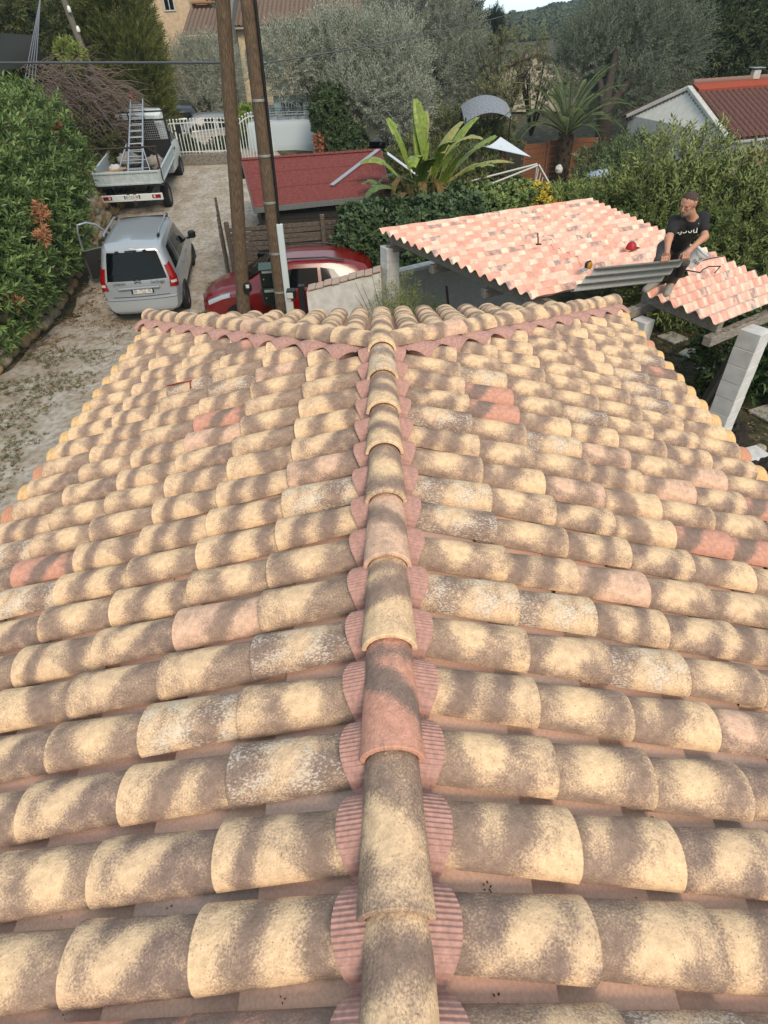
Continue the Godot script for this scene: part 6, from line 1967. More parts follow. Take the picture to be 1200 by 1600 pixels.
func wall_window(parent: Node3D, at: Vector3, w: float, h: float, turn: float, shutter: Material) -> void:
	var n := Node3D.new(); n.name = uniq(parent, "window"); parent.add_child(n)
	n.position = at; n.rotation.y = turn
	var fr := MB.new()
	for s in [-1.0, 1.0]:
		fr.box(Vector3(s * w * 0.5, 0, 0.03), Vector3(0.07, h + 0.07, 0.07), 0.01)
		fr.box(Vector3(0, s * h * 0.5, 0.03), Vector3(w - 0.07, 0.07, 0.065), 0.01)
	fr.box(Vector3(0, 0, 0.03), Vector3(0.05, h, 0.05), 0.008)
	part(n, "frame", fr, mat("frame_white", Color(0.72, 0.72, 0.70), 0.5))
	var gl := MB.new()
	gl.quad(Vector3(-w / 2, -h / 2, 0.012), Vector3(-w / 2, h / 2, 0.012), Vector3(w / 2, h / 2, 0.012), Vector3(w / 2, -h / 2, 0.012))
	part(n, "pane", gl, mat("window_glass", Color(0.05, 0.06, 0.065), 0.08))
	if shutter:
		for s in [-1.0, 1.0]:
			var sm := MB.new()
			sm.box(Vector3(s * w * 0.82, 0, 0.03), Vector3(w * 0.5, h + 0.05, 0.04), 0.008)
			for k in 7: sm.box(Vector3(s * w * 0.82, -h * 0.4 + h * 0.13 * k, 0.055), Vector3(w * 0.42, 0.03, 0.02))
			part(n, "shutter", sm, shutter)

func build_background() -> void:
	var old_tile = noisy("old_tile", [Color(0.27, 0.21, 0.18), Color(0.42, 0.34, 0.29), Color(0.60, 0.51, 0.44)], 0.05, 0.9, 0.95, 0.4)
	var ochre = noisy("ochre", [Color(0.72, 0.65, 0.52), Color(0.80, 0.73, 0.60)], 0.02, 2.0, 0.9, 0.2)
	# ochre house behind the poles
	var h = thing("ochre_house", "ochre rendered house with an old brown tile roof and blue shutters", "house", Vector3(-4.2, 1.3, -42.0))
	var m := MB.new()
	m.box(Vector3(0.2, 2.05, -3.0), Vector3(7.6, 4.3, 6.0), 0.02)
	part(h, "wall", m, ochre)
	tile_roof_quad(h, Vector3(-4.0, 4.2, 0.4), Vector3(4.6, 4.2, 0.4), Vector3(4.6, 5.9, -3.8), Vector3(-4.0, 5.9, -3.8), 34, old_tile)
	m = MB.new()
	m.box(Vector3(0.3, 4.12, 0.35), Vector3(8.6, 0.10, 0.12), 0.02)
	part(h, "gutter", m, mat("gutter_pale", Color(0.60, 0.58, 0.54), 0.5))
	var blue = mat("shutter_blue", Color(0.36, 0.47, 0.52), 0.6)
	wall_window(h, Vector3(-2.1, 2.55, 0.002), 0.9, 1.25, 0, blue)
	wall_window(h, Vector3(1.6, 2.55, 0.002), 0.9, 1.25, 0, blue)
	m = MB.new()
	m.box(Vector3(-1.2, 0.75, 0.8), Vector3(3.4, 0.35, 1.4), 0.03)
	part(h, "terrace", m, noisy("terrace", [Color(0.55, 0.50, 0.43), Color(0.66, 0.61, 0.53)], 0.03, 1.0))
	# annex with its own slope and a grey gable wall
	var an = thing("annex", "small annex with brown tiles and a grey side wall beside the ochre house", "house", Vector3(-9.4, 1.4, -41.5))
	m = MB.new()
	m.box(Vector3(0.2, 1.9, -1.6), Vector3(2.4, 3.8, 3.2), 0.02)
	part(an, "wall", m, ochre)
	tile_roof_quad(an, Vector3(-1.2, 3.55, 0.4), Vector3(1.5, 3.55, 0.4), Vector3(1.5, 4.9, -3.2), Vector3(-1.2, 4.9, -3.2), 11, old_tile)
	m = MB.new()
	m.prism(PackedVector2Array([Vector2(-0.2, 0.0), Vector2(3.6, 0.0), Vector2(3.6, 6.6), Vector2(-0.2, 4.3)]), 0.25, Transform3D(Basis(Vector3(0, 0, -1), Vector3.UP, Vector3(1, 0, 0)), Vector3(1.6, 0, 0.5)))
	part(an, "gable_wall", m, noisy("grey_wall", [Color(0.40, 0.38, 0.36), Color(0.48, 0.46, 0.44)], 0.03, 1.4))
	var th = thing("tan_house", "tall tan house with a narrow white window behind the conifers", "house", Vector3(-13.6, 1.8, -47.0))
	m = MB.new()
	m.box(Vector3(0, 3.6, -2.5), Vector3(5.0, 7.2, 5.0), 0.02)
	part(th, "wall", m, noisy("tan", [Color(0.72, 0.62, 0.50), Color(0.80, 0.70, 0.58)], 0.02, 2.0, 0.9, 0.2))
	wall_window(th, Vector3(1.3, 5.1, 0.002), 0.6, 1.1, 0, null)
	m = MB.new()
	m.box(Vector3(3.1, 4.9, -1.2), Vector3(1.3, 0.12, 1.2), 0.02); m.box(Vector3(3.1, 4.2, -1.2), Vector3(1.1, 1.2, 0.1), 0.02)
	part(th, "balcony", m, mat("balcony_orange", Color(0.60, 0.42, 0.28), 0.8))
	# pale blue garage
	var gr = thing("blue_garage", "pale blue garage front behind the white arched gate", "garage", Vector3(-3.6, 1.5, -33.6))
	m = MB.new()
	m.box(Vector3(0, 0.75, -1.0), Vector3(2.4, 1.5, 2.0), 0.02)
	part(gr, "wall", m, noisy("pale_blue", [Color(0.50, 0.62, 0.65), Color(0.60, 0.70, 0.72)], 0.03, 1.2))
	m = MB.new()
	m.box(Vector3(-0.35, 0.6, 0.006), Vector3(1.0, 1.2, 0.03), 0.005)
	part(gr, "door", m, mat("dark_door", Color(0.05, 0.05, 0.05), 0.7))
	m = MB.new()
	m.box(Vector3(0, 1.55, -0.9), Vector3(2.9, 0.14, 2.5), 0.02)
	part(gr, "roof_slab", m, noisy("terrace", []))
	# light house behind the bare trees
	var lh = thing("pale_house", "pale stone house with a low tile roof half hidden by bare branches", "house", Vector3(11.0, 0.4, -49.0), -0.2)
	m = MB.new()
	m.box(Vector3(0, 1.05, -2.5), Vector3(6.4, 2.1, 5.0), 0.02)
	m.prism(PackedVector2Array([Vector2(-3.2, 2.1), Vector2(3.2, 2.1), Vector2(-0.2, 3.1)]), 5.0, Transform3D(Basis.IDENTITY, Vector3(0, 0, -5.0)))
	part(lh, "wall", m, noisy("pale_stone", [Color(0.70, 0.65, 0.57), Color(0.82, 0.78, 0.70)], 0.04, 1.2, 0.95, 0.3))
	wall_window(lh, Vector3(-1.5, 1.25, 0.002), 0.7, 0.9, 0, null)
	wall_window(lh, Vector3(1.6, 1.25, 0.002), 0.7, 0.9, 0, null)
	tile_roof_quad(lh, Vector3(-3.5, 2.05, 0.2), Vector3(-3.5, 2.05, -5.2), Vector3(-0.2, 3.18, -5.2), Vector3(-0.2, 3.18, 0.2), 14, old_tile)
	tile_roof_quad(lh, Vector3(3.5, 2.05, -5.2), Vector3(3.5, 2.05, 0.2), Vector3(-0.2, 3.18, 0.2), Vector3(-0.2, 3.18, -5.2), 14, old_tile)
	# white house on the right, gable towards the carport
	var wh = thing("white_house", "white rendered house with a dark red tile roof and scalloped eaves", "house", Vector3(12.2, -0.2, -27.8))
	var wr = noisy("white_house_render", [Color(0.66, 0.65, 0.62), Color(0.76, 0.75, 0.72)], 0.02, 2.0, 0.9, 0.2)
	var ap = Vector3(0.2, 3.43, -0.4); var le = Vector3(-1.4, 2.36, -2.1); var ne = Vector3(0.45, 2.20, 3.2)
	var ax = Vector3(0.94, 0, -0.33)
	m = MB.new()
	var pts = [Vector3(le.x, 0, le.z), le, ap, ne, Vector3(ne.x, 0, ne.z)]
	m.quad(pts[0], pts[1], pts[3], pts[4]); m.tri(pts[1], pts[2], pts[3])
	for q in [[0, 1], [4, 3]]:
		var p0: Vector3 = pts[q[0]]; var p1: Vector3 = pts[q[1]]
		m.quad(p0, p1, p1 + ax * 9.0, p0 + ax * 9.0)
	part(wh, "wall", m, wr)
	var rt = noisy("dark_red_tile", [Color(0.20, 0.11, 0.09), Color(0.34, 0.20, 0.17), Color(0.58, 0.42, 0.36)], 0.05, 0.9, 0.95, 0.4)
	tile_roof_quad(wh, ne + Vector3(0.1, -0.05, 0.35), ne + Vector3(0.1, -0.05, 0.35) + ax * 8.0, ap + Vector3(0, 0.02, 0) + ax * 8.0, ap + Vector3(0, 0.02, 0), 30, rt)
	tile_roof_quad(wh, le + ax * 8.0 + Vector3(-0.2, -0.1, -0.4), le + Vector3(-0.2, -0.1, -0.4), ap + Vector3(0, 0.02, 0), ap + Vector3(0, 0.02, 0) + ax * 8.0, 24, rt)
	# fresh red band under the ridge
	m = MB.new()
	var r0 = ap + Vector3(0, 0.10, 0.05); var dnv = (ne - ap) * 0.17 + Vector3(0, 0.05, 0)
	m.quad(r0 + dnv, r0, r0 + ax * 8.0, r0 + dnv + ax * 8.0)
	m.quad(r0 + dnv, r0 + dnv + ax * 8.0, r0 + dnv + ax * 8.0 - Vector3(0, 0.1, 0), r0 + dnv - Vector3(0, 0.1, 0))
	part(wh, "ridge_flashing", m, noisy("fresh_red", [Color(0.55, 0.20, 0.11), Color(0.64, 0.26, 0.15)], 0.03, 0.8))
	for k in 20:
		m = MB.new()
		var p = ap + Vector3(0, 0.12, 0) + ax * (0.4 * k)
		m.tube([p, p + ax * 0.42], [0.10, 0.115], 8)
		part(wh, "ridge_tile", m, noisy("ridge_old", [Color(0.42, 0.30, 0.26), Color(0.58, 0.45, 0.40)], 0.05, 0.5))
	# verge mouldings with hollow tile ends
	for q in [[le, ap], [ap, ne]]:
		for k in 17:
			m = MB.new()
			var p: Vector3 = q[0].lerp(q[1], (k + 0.5) / 17.0) + Vector3(0, -0.16, 0) - ax * 0.06
			m.tube([p, p - ax * 0.10], [0.075, 0.085], 8, false)
			part(wh, "verge_tile", m, rt)
		m = MB.new()
		m.bar(q[0] + Vector3(0, -0.03, 0) - ax * 0.10, q[1] + Vector3(0, -0.03, 0) - ax * 0.10, 0.22, 0.14, 0.02)
		part(wh, "verge_board", m, wr)
	m = MB.new()
	var gp = ne + Vector3(0.05, -0.12, 0.42)
	m.tube([gp, gp + ax * 8.0], [0.06], 8)
	part(wh, "gutter", m, mat("gutter_grey", Color(0.55, 0.56, 0.57), 0.4))
	m = MB.new()
	m.box(ap + ax * 3.1 + Vector3(0, 0.24, 0), Vector3(0.28, 0.3, 0.28), 0.02)
	var chm = part(wh, "chimney", m, wr)
	m = MB.new()
	m.box(ap + ax * 3.1 + Vector3(0, 0.46, 0), Vector3(0.5, 0.03, 0.4), 0.008)
	part(chm, "chimney_cap", m, mat("cap_zinc", Color(0.62, 0.66, 0.68), 0.3, 0.4))
	# lower lean-to in red brick with its own tile slope
	var lt = thing("lean_to", "low red tiled lean-to against the white house", "outbuilding", Vector3(13.6, -0.2, -24.0))
	m = MB.new()
	m.box(Vector3(2.6, 0.85, -0.1), Vector3(5.2, 1.7, 1.6), 0.02)
	part(lt, "wall", m, noisy("brick_red", [Color(0.40, 0.18, 0.13), Color(0.52, 0.26, 0.20)], 0.05, 0.5))
	tile_roof_quad(lt, Vector3(-0.6, 0.75, 2.2), Vector3(5.4, 0.75, 2.2), Vector3(5.4, 1.62, 0.1), Vector3(-0.3, 1.62, 0.1), 24, noisy("red_tile2", [Color(0.36, 0.16, 0.12), Color(0.50, 0.27, 0.21)], 0.05, 0.6))
	# brown plank fence by the palm
	var pf = thing("panel_fence", "warm brown wooden panel fence beside the palm tree", "fence", Vector3(5.4, 0.2, -25.0))
	var warm = noisy("warm_wood", [Color(0.36, 0.21, 0.13), Color(0.48, 0.30, 0.19), Color(0.54, 0.36, 0.24)], 0.05, 0.8, 0.85, 0.4, Vector3(0.3, 2, 0.3))
	for k in 3:
		var a = Vector3(0.02 + 0.92 * k, 0, -0.28 * k + (0.25 if k == 2 else 0.0)); var b = Vector3(0.02 + 0.92 * (k + 1), 0, -0.28 * (k + 1) + (0.5 if k == 2 else 0.0))
		for j in 9:
			m = MB.new()
			var y = 0.28 + 0.17 * j + 0.05 * k
			m.bar(a + Vector3(0, y, 0.015 * (j % 2)), b + Vector3(0, y, 0.015 * (j % 2)), 0.02, 0.155, 0.005)
			part(pf, "board", m, warm)
		m = MB.new()
		m.box(a + Vector3(0, 0.9 + 0.04 * k, 0.05), Vector3(0.06, 1.85, 0.06), 0.008)
		part(pf, "post", m, mat("post_pale", Color(0.46, 0.33, 0.24), 0.8))
	var gf = thing("screen_panel", "dark grey brown screen panel between the sail and the wooden fence", "fence", Vector3(3.9, 0.0, -24.6))
	for k in 5:
		m = MB.new()
		m.box(Vector3(-1.3 + 0.58 * k, 0.85 + 0.03 * k, 0.05 * k), Vector3(0.57, 1.9, 0.03), 0.006, Basis(Vector3.UP, 0.08))
		part(gf, "panel", m, noisy("screen_brown", [Color(0.17, 0.145, 0.125), Color(0.22, 0.19, 0.165)], 0.03, 0.9))
	# white shade sail, grey canopy, clothes airer, garden clutter
	var sail := MB.new()
	for sgn in [0.0, 1.0]:
		sail.grid(10, 10, func(a, b):
			var bb: float = b if sgn == 0.0 else 1.0 - b
			var p = Vector3(-0.75, 0.30, 0.1).lerp(Vector3(0.0, 0.45, -0.5), a).lerp(Vector3(0.9, -0.02, 0.35), bb)
			return p - Vector3(0, 0.10 * sin(a * PI) * (1.0 - bb) + 0.012 * sgn, 0))
	single("shade_sail", "small white triangular shade sail stretched beside the banana plant", "sail", sail, mat("sail_white", Color(0.74, 0.77, 0.80), 0.7), Vector3(4.15, 1.98, -22.6))
	var cn = thing("garden_canopy", "mottled grey fabric canopy among the bare shrubs", "canopy", Vector3(4.5, 0.3, -29.0))
	m = MB.new()
	for sgn in [0.0, 1.0]:
		m.grid(12, 10, func(a, b):
			var bb: float = b if sgn == 0.0 else 1.0 - b
			var x = lerpf(-0.95, 0.95, a); var z = lerpf(0.85, -0.85, bb)
			return Vector3(x, 2.62 - 0.42 * x * x * 0.8 - 0.14 * z * z + 0.05 * x - 0.26 * z - 0.012 * sgn, z))
	part(cn, "cloth", m, noisy("canopy_grey", [Color(0.30, 0.31, 0.33), Color(0.48, 0.50, 0.53), Color(0.60, 0.62, 0.65)], 0.03, 0.9, 0.9))
	for s in [Vector3(-0.9, 0, 0.8), Vector3(0.9, 0, 0.8), Vector3(-0.9, 0, -0.8), Vector3(0.9, 0, -0.8)]:
		m = MB.new()
		m.tube([s, s + Vector3(0, 2.15, 0)], [0.03], 6)
		part(cn, "leg", m, mat("leg_dark", Color(0.06, 0.06, 0.06), 0.5))
	var ca = thing("clothes_frame", "white metal clothes frame with sloping rails behind the hedge", "clothes frame", Vector3(4.9, 0.0, -20.6))
	var wpaint = mat("frame_white2", Color(0.70, 0.70, 0.68), 0.4)
	for q in [[Vector3(-2.2, 1.62, 0.2), Vector3(0.0, 2.02, 0.0)], [Vector3(-1.5, 1.60, 0.5), Vector3(0.0, 2.0, 0.1)], [Vector3(0.05, 2.0, 0.0), Vector3(0.6, 1.25, 0.3)], [Vector3(0.0, 0.0, 0.0), Vector3(0.0, 2.0, 0.0)]]:
		m = MB.new()
		m.tube([q[0], q[1]], [0.028], 6)
		part(ca, "rail", m, wpaint)
	for k in 7:
		m = MB.new()
		m.tube([Vector3(0.06 + 0.075 * k, 1.9 - 0.11 * k, 0.02 + 0.04 * k), Vector3(-0.05 + 0.07 * k, 1.45 - 0.09 * k, 0.25 + 0.03 * k)], [0.012], 5)
		part(ca, "rung", m, wpaint)
	for q in [[Vector3(5.4, 0.9, -20.9), Vector3(0.9, 0.7, 0.6), Color(0.12, 0.12, 0.12), "black_bin", "dark garden bin bag behind the hedge", "bag"], [Vector3(7.0, 1.55, -20.8), Vector3(0.9, 0.4, 0.7), Color(0.58, 0.62, 0.70), "pale_tarpaulin", "pale blue grey tarpaulin heap behind the hedge", "tarpaulin"], [Vector3(4.4, 1.35, -23.9), Vector3(0.4, 0.7, 0.3), Color(0.42, 0.06, 0.06), "red_chair_cover", "dark red cover against the wooden fence", "cover"], [Vector3(5.75, 1.75, -21.2), Vector3(0.22, 0.26, 0.22), Color(0.75, 0.74, 0.70), "white_globe", "white lamp globe above the garden clutter", "globe"]]:
		single(q[3], q[4], q[5], crumple(int(q[0].x * 7.0), q[1]), mat(q[3], q[2], 0.6), q[0])
	# white tarpaulin edge beside the red shed
	var tpm := MB.new()
	for sgn in [0.0, 1.0]:
		tpm.grid(6, 6, func(a, b):
			var bb: float = b if sgn == 0.0 else 1.0 - b
			return Vector3(lerpf(-0.45, 0.45, a), lerpf(0.35, -0.25, a) - 0.01 * sgn + 0.05 * sin(bb * 5.0), lerpf(0.2, -0.25, bb)))
	single("white_sheet", "white plastic sheet slanting between the shed and the banana plant", "sheet", tpm, mat("sail_white", Color(0.74, 0.77, 0.80), 0.7), Vector3(0.75, 2.15, -20.2))

# ---------------------------------------------------------------- trees and shrubs
func palm(at: Vector3) -> void:
	var t = thing("palm_tree", "date palm with arching feathery fronds beside the wooden fence", "palm", at)
	var m := MB.new()
	m.tube([Vector3(0, -0.2, 0), Vector3(0.02, 0.8, 0), Vector3(0, 1.75, 0)], [0.20, 0.24, 0.20], 12)
	for k in 40:
		var a = k * 2.399; var y = 0.1 + 0.041 * k
		var d = Vector3(cos(a), 0, sin(a))
		m.tube([Vector3(0, y, 0) + d * 0.2, Vector3(0, y + 0.12, 0) + d * 0.29], [0.05, 0.02], 5)
	part(t, "trunk", m, noisy("palm_bark", [Color(0.20, 0.15, 0.10), Color(0.36, 0.29, 0.21)], 0.05, 0.5, 0.95, 0.5))
	var r := RandomNumberGenerator.new(); r.seed = 12
	var lm = noisy("palm_leaf", [Color(0.26, 0.31, 0.18), Color(0.38, 0.43, 0.27), Color(0.50, 0.53, 0.37)], 0.03, 0.8, 0.6)
	for k in 34:
		var a = k * 2.399 + r.randf_range(-0.2, 0.2)
		var el = lerpf(1.38, 0.45, k / 34.0)
		var L = r.randf_range(2.1, 2.7)
		var d = Vector3(cos(a), 0, sin(a))
		var f := MB.new()
		var pts := []
		for i in 9:
			var s = i / 8.0
			var ang = el - 1.5 * s * s * (1.2 - el * 0.5)
			var p: Vector3 = Vector3(0, 1.7, 0) if i == 0 else pts[i - 1] + (d * cos(ang) + Vector3.UP * sin(ang)) * L / 8.0
			pts.append(p)
		f.tube(pts, [0.03, 0.026, 0.022, 0.02, 0.016, 0.013, 0.01, 0.008, 0.005], 5)
		for i in 44:
			var s = 0.14 + 0.86 * i / 44.0
			var q = s * 8.0; var j: int = mini(int(q), 7)
			var p: Vector3 = pts[j].lerp(pts[j + 1], q - j)
			var fw: Vector3 = (pts[j + 1] - pts[j]).normalized()
			var sd = fw.cross(Vector3.UP).normalized()
			for sg in [-1.0, 1.0]:
				var ld: Vector3 = (sd * sg * 0.8 + fw * 0.75 + Vector3.UP * 0.35).normalized()
				var ln = 0.42 * sin(minf(1.0, s * 1.1) * PI * 0.85 + 0.25) * r.randf_range(0.8, 1.1) + 0.06
				var e: Vector3 = p + ld * ln - Vector3(0, ln * 0.22, 0)
				var w: Vector3 = ld.cross(fw).normalized() * 0.012
				f.tri(p + w, p - w, e)
		part(t, "frond", f, lm)

func banana(at: Vector3) -> void:
	var t = thing("banana_plant", "large banana plant with torn yellow green leaves beside the red shed", "plant", at)
	var r := RandomNumberGenerator.new(); r.seed = 31
	var stem = noisy("banana_stem", [Color(0.25, 0.22, 0.10), Color(0.38, 0.34, 0.18), Color(0.30, 0.18, 0.10)], 0.04, 0.5)
	var greens = [noisy("banana_a", [Color(0.36, 0.46, 0.12), Color(0.50, 0.58, 0.20)], 0.02, 0.9, 0.5), noisy("banana_b", [Color(0.22, 0.34, 0.12), Color(0.34, 0.45, 0.17)], 0.02, 0.9, 0.5), noisy("banana_c", [Color(0.48, 0.52, 0.20), Color(0.60, 0.58, 0.30)], 0.02, 0.9, 0.5), noisy("banana_dry", [Color(0.32, 0.24, 0.12), Color(0.46, 0.38, 0.20)], 0.02, 0.6, 0.8)]
	for k in 5:
		var m := MB.new()
		var b = Vector3(r.randf_range(-0.5, 0.6), -0.2, r.randf_range(-0.3, 0.3))
		m.tube([b, b + Vector3(0.02, 0.8, 0), b + Vector3(0.08 * (k - 2), 1.7, 0)], [0.13, 0.11, 0.06], 9)
		part(t, "stem", m, stem)
	# leaf: root, azimuth, elevation, length, droop, tone
	var lv = [[Vector3(-0.25, 1.6, 0.1), 2.60, 1.27, 1.51, 0.53, 0], [Vector3(-0.2, 1.5, 0.1), 2.90, 0.47, 1.34, 1.99, 1], [Vector3(0.0, 1.6, 0.1), 1.80, 1.45, 1.68, 0.32, 0], [Vector3(0.3, 1.2, 0.2), 0.25, 0.84, 2.13, 0.53, 0], [Vector3(0.35, 1.3, 0.1), 0.10, 0.57, 2.24, 0.84, 2], [Vector3(0.2, 0.9, 0.25), -0.75, 1.07, 1.79, 0.32, 0], [Vector3(-0.1, 1.3, 0.2), -1.20, 1.12, 1.34, 0.95, 1], [Vector3(-0.35, 1.0, 0.2), -2.50, 0.87, 1.68, 1.68, 1], [Vector3(-0.3, 1.2, 0.2), -2.00, 0.50, 1.30, 2.00, 3], [Vector3(0.0, 1.5, 0.2), -1.60, 0.40, 1.10, 2.30, 3], [Vector3(0.15, 1.5, 0.2), -0.90, 0.30, 1.20, 2.20, 3], [Vector3(0.1, 1.4, 0.0), 0.70, 1.02, 1.90, 0.63, 2], [Vector3(0.5, 0.7, 0.2), -0.20, 0.82, 1.57, 0.95, 1], [Vector3(-0.1, 1.7, 0.0), 1.20, 1.32, 1.46, 0.53, 2], [Vector3(-0.5, 0.9, 0.2), -2.80, 1.02, 1.46, 1.26, 1], [Vector3(0.0, 0.6, 0.35), -1.40, 0.92, 1.12, 1.05, 1], [Vector3(0.45, 1.5, 0.1), 0.40, 1.22, 1.79, 0.84, 0], [Vector3(-0.45, 1.4, 0.0), 3.30, 1.02, 1.46, 1.47, 0], [Vector3(0.1, 1.8, 0.1), 2.20, 1.45, 1.57, 0.42, 0], [Vector3(0.35, 1.6, 0.15), -0.30, 1.22, 1.68, 1.58, 2], [Vector3(0.6, 1.1, 0.1), -0.40, 1.02, 1.68, 1.26, 0], [Vector3(-0.15, 1.6, 0.25), -1.70, 1.12, 1.46, 1.99, 0], [Vector3(0.25, 1.5, 0.3), -1.10, 1.32, 1.57, 1.37, 0], [Vector3(-0.3, 1.7, 0.2), -2.30, 0.20, 1.00, 2.00, 3], [Vector3(0.3, 1.6, 0.25), -1.30, 0.10, 1.10, 2.20, 3]]
	for q in lv:
		var m := MB.new()
		var pts := []
		var d = Vector3(cos(q[1]), 0, -sin(q[1]))
		for i in 15:
			var s = i / 14.0
			var ang: float = q[2] - q[4] * s * s
			pts.append(q[0] if i == 0 else pts[i - 1] + (d * cos(ang) + Vector3.UP * sin(ang)) * q[3] / 14.0)
		m.tube(pts, [0.024, 0.022, 0.02, 0.018, 0.016, 0.014, 0.012, 0.01, 0.009, 0.008, 0.007, 0.006, 0.005, 0.004, 0.003], 5)
		for sg in [-1.0, 1.0]:
			var sd = d.cross(Vector3.UP).normalized() * sg
			# torn into lobes that hang at their own angles
			var i0 := 2
			while i0 < 14:
				var i1 = mini(14, i0 + r.randi_range(1, 3 if q[5] != 0 else 6))
				var hang = r.randf_range(0.05, 0.55)
				var a0: float = 2.0 + 12.0 * (i0 - 2) / 12.0
				m.grid(3, 4, func(a, b):
					var pos: float = lerpf(i0, i1, a)
					var j: int = mini(int(pos), 13)
					var p: Vector3 = pts[j].lerp(pts[j + 1], pos - j)
					var s: float = pos / 14.0
					var wd: float = (0.20 if q[5] != 3 else 0.12) * pow(sin(clampf(s * 1.02 - 0.08, 0.0, 1.0) * PI), 0.6)
					var fw: Vector3 = (pts[j + 1] - pts[j]).normalized()
					var up: Vector3 = sd.cross(fw).normalized()
					if up.y < 0.0: up = -up
					return p + sd * wd * b * cos(hang * b) + up * wd * (0.22 * b - hang * b * b) + fw * wd * 0.15 * b)
				i0 = i1
		part(t, "leaf", m, greens[q[5]])

func build_plants() -> void:
	var laurel = sprig("laurel", 9, 0.135, 0.05, 0.13, 0.95)
	var weed = sprig("weed", 9, 0.14, 0.04, 0.15, 0.9)
	var ivy = sprig("ivy", 8, 0.085, 0.07, 0.10, 1.15)
	var fine = sprig("fine", 16, 0.16, 0.022, 0.30, 0.55)
	var mg = func(c: float) -> Array: return []
	# olives
	olive_tree("olive_tree", "big silvery olive tree with an ivy clad trunk behind the white van", Vector3(-1.65, 1.0, -26.9), 1.6, 0.32, [[Vector3(-3.2, 4.35, -28.6), Vector3(1.3, 1.1, 1.2)], [Vector3(-1.3, 4.5, -29.0), Vector3(1.7, 1.35, 1.4)], [Vector3(0.5, 4.0, -28.6), Vector3(1.5, 1.7, 1.3)], [Vector3(-0.6, 3.3, -27.6), Vector3(1.4, 0.9, 0.9)], [Vector3(1.0, 2.8, -27.9), Vector3(1.1, 1.2, 1.0)]], 8500, 1.15)
	var ivt = thing("ivy_column", "dark ivy smothering the trunk of the big olive", "ivy", Vector3(-1.35, 0.9, -26.3))
	foliage(ivt, "foliage", [[Vector3(0.1, 0.8, 0.0), Vector3(0.9, 1.1, 0.6)], [Vector3(-0.4, 2.0, -0.1), Vector3(0.75, 0.9, 0.5)]], 1600, ivy, leaf_mat("ivy_leaf", 0.45), Color(0.018, 0.033, 0.012), Color(0.075, 0.105, 0.038), 0.8, 1.3, 0.2, 0.4)
	var cop = thing("copper_creeper", "withered copper coloured creeper hanging from the ivy clad trunk", "creeper", Vector3(-2.15, 1.7, -26.0))
	foliage(cop, "foliage", [[Vector3(0, 0.2, 0), Vector3(0.22, 0.55, 0.15)]], 90, ivy, leaf_mat("dry_leaf", 0.8), Color(0.195, 0.075, 0.038), Color(0.360, 0.165, 0.090), 0.8, 1.2, -0.4, 0.8)
	olive_tree("olive_tree", "tall grey olive tree to the right of the ivy clad one", Vector3(3.0, 0.6, -37.5), 2.2, 0.35, [[Vector3(2.0, 5.8, -38.5), Vector3(2.4, 2.3, 2.0)], [Vector3(3.9, 4.5, -38.0), Vector3(1.7, 2.0, 1.6)], [Vector3(2.6, 7.0, -39.5), Vector3(1.8, 1.4, 1.6)], [Vector3(5.0, 3.1, -37.4), Vector3(1.3, 1.6, 1.2)], [Vector3(2.6, 3.0, -37.0), Vector3(1.9, 1.6, 1.2)], [Vector3(0.9, 5.2, -38.5), Vector3(1.5, 1.6, 1.4)]], 8500, 1.3, Color(0.11, 0.125, 0.09), Color(0.36, 0.38, 0.30))
	olive_tree("olive_bush", "rounded silver green olive bush beside the railing", Vector3(-8.6, 1.6, -35.0), 0.7, 0.16, [[Vector3(-9.3, 3.5, -36.4), Vector3(1.35, 1.35, 1.2)], [Vector3(-7.8, 3.5, -36.4), Vector3(1.3, 1.2, 1.2)], [Vector3(-8.5, 4.3, -37.0), Vector3(1.3, 0.9, 1.0)], [Vector3(-8.7, 2.6, -35.4), Vector3(1.4, 0.8, 0.8)]], 3600, 1.15)
	olive_tree("olive_tree", "wide round olive tree with a dark trunk behind the palm", Vector3(9.7, 0.2, -30.2), 2.0, 0.40, [[Vector3(11.8, 4.6, -34.2), Vector3(2.7, 2.0, 2.2)], [Vector3(9.7, 4.0, -33.6), Vector3(1.5, 1.9, 1.6)], [Vector3(13.6, 4.1, -34.2), Vector3(1.7, 1.8, 1.6)], [Vector3(11.6, 5.4, -35.2), Vector3(2.0, 1.3, 1.8)], [Vector3(11.4, 2.9, -32.6), Vector3(1.8, 1.2, 1.4)]], 9500, 1.2, Color(0.053, 0.072, 0.048), Color(0.240, 0.270, 0.195))
	# conifers and dark trees at the left
	var con = thing("conifer", "tall dense yellow green conifer rising behind the dead branches", "tree", Vector3(-10.9, 1.4, -31.5))
	trunk(con, Vector3.ZERO, Vector3(0, 3.0, 0), 0.22, [], bark())
	foliage(con, "crown", [[Vector3(-0.1, 3.4, -0.8), Vector3(1.75, 3.6, 1.4)], [Vector3(-0.3, 7.6, -1.0), Vector3(1.5, 2.8, 1.2)], [Vector3(0.9, 2.2, 0.0), Vector3(0.9, 2.3, 0.8)]], 6500, fine, leaf_mat("conifer_leaf", 0.7), Color(0.053, 0.072, 0.018), Color(0.195, 0.210, 0.060), 0.9, 1.6, 0.7, 0.4)
	var yuc = thing("spiky_shrub", "low spiky yellow green shrub at the foot of the conifer", "shrub", Vector3(-10.0, 1.3, -30.4))
	foliage(yuc, "foliage", [[Vector3(0, 0.5, 0), Vector3(0.7, 0.7, 0.6)]], 260, fine, leaf_mat("conifer_leaf", 0.7), Color(0.075, 0.090, 0.022), Color(0.270, 0.255, 0.090), 0.9, 1.5, 0.5, 0.6)
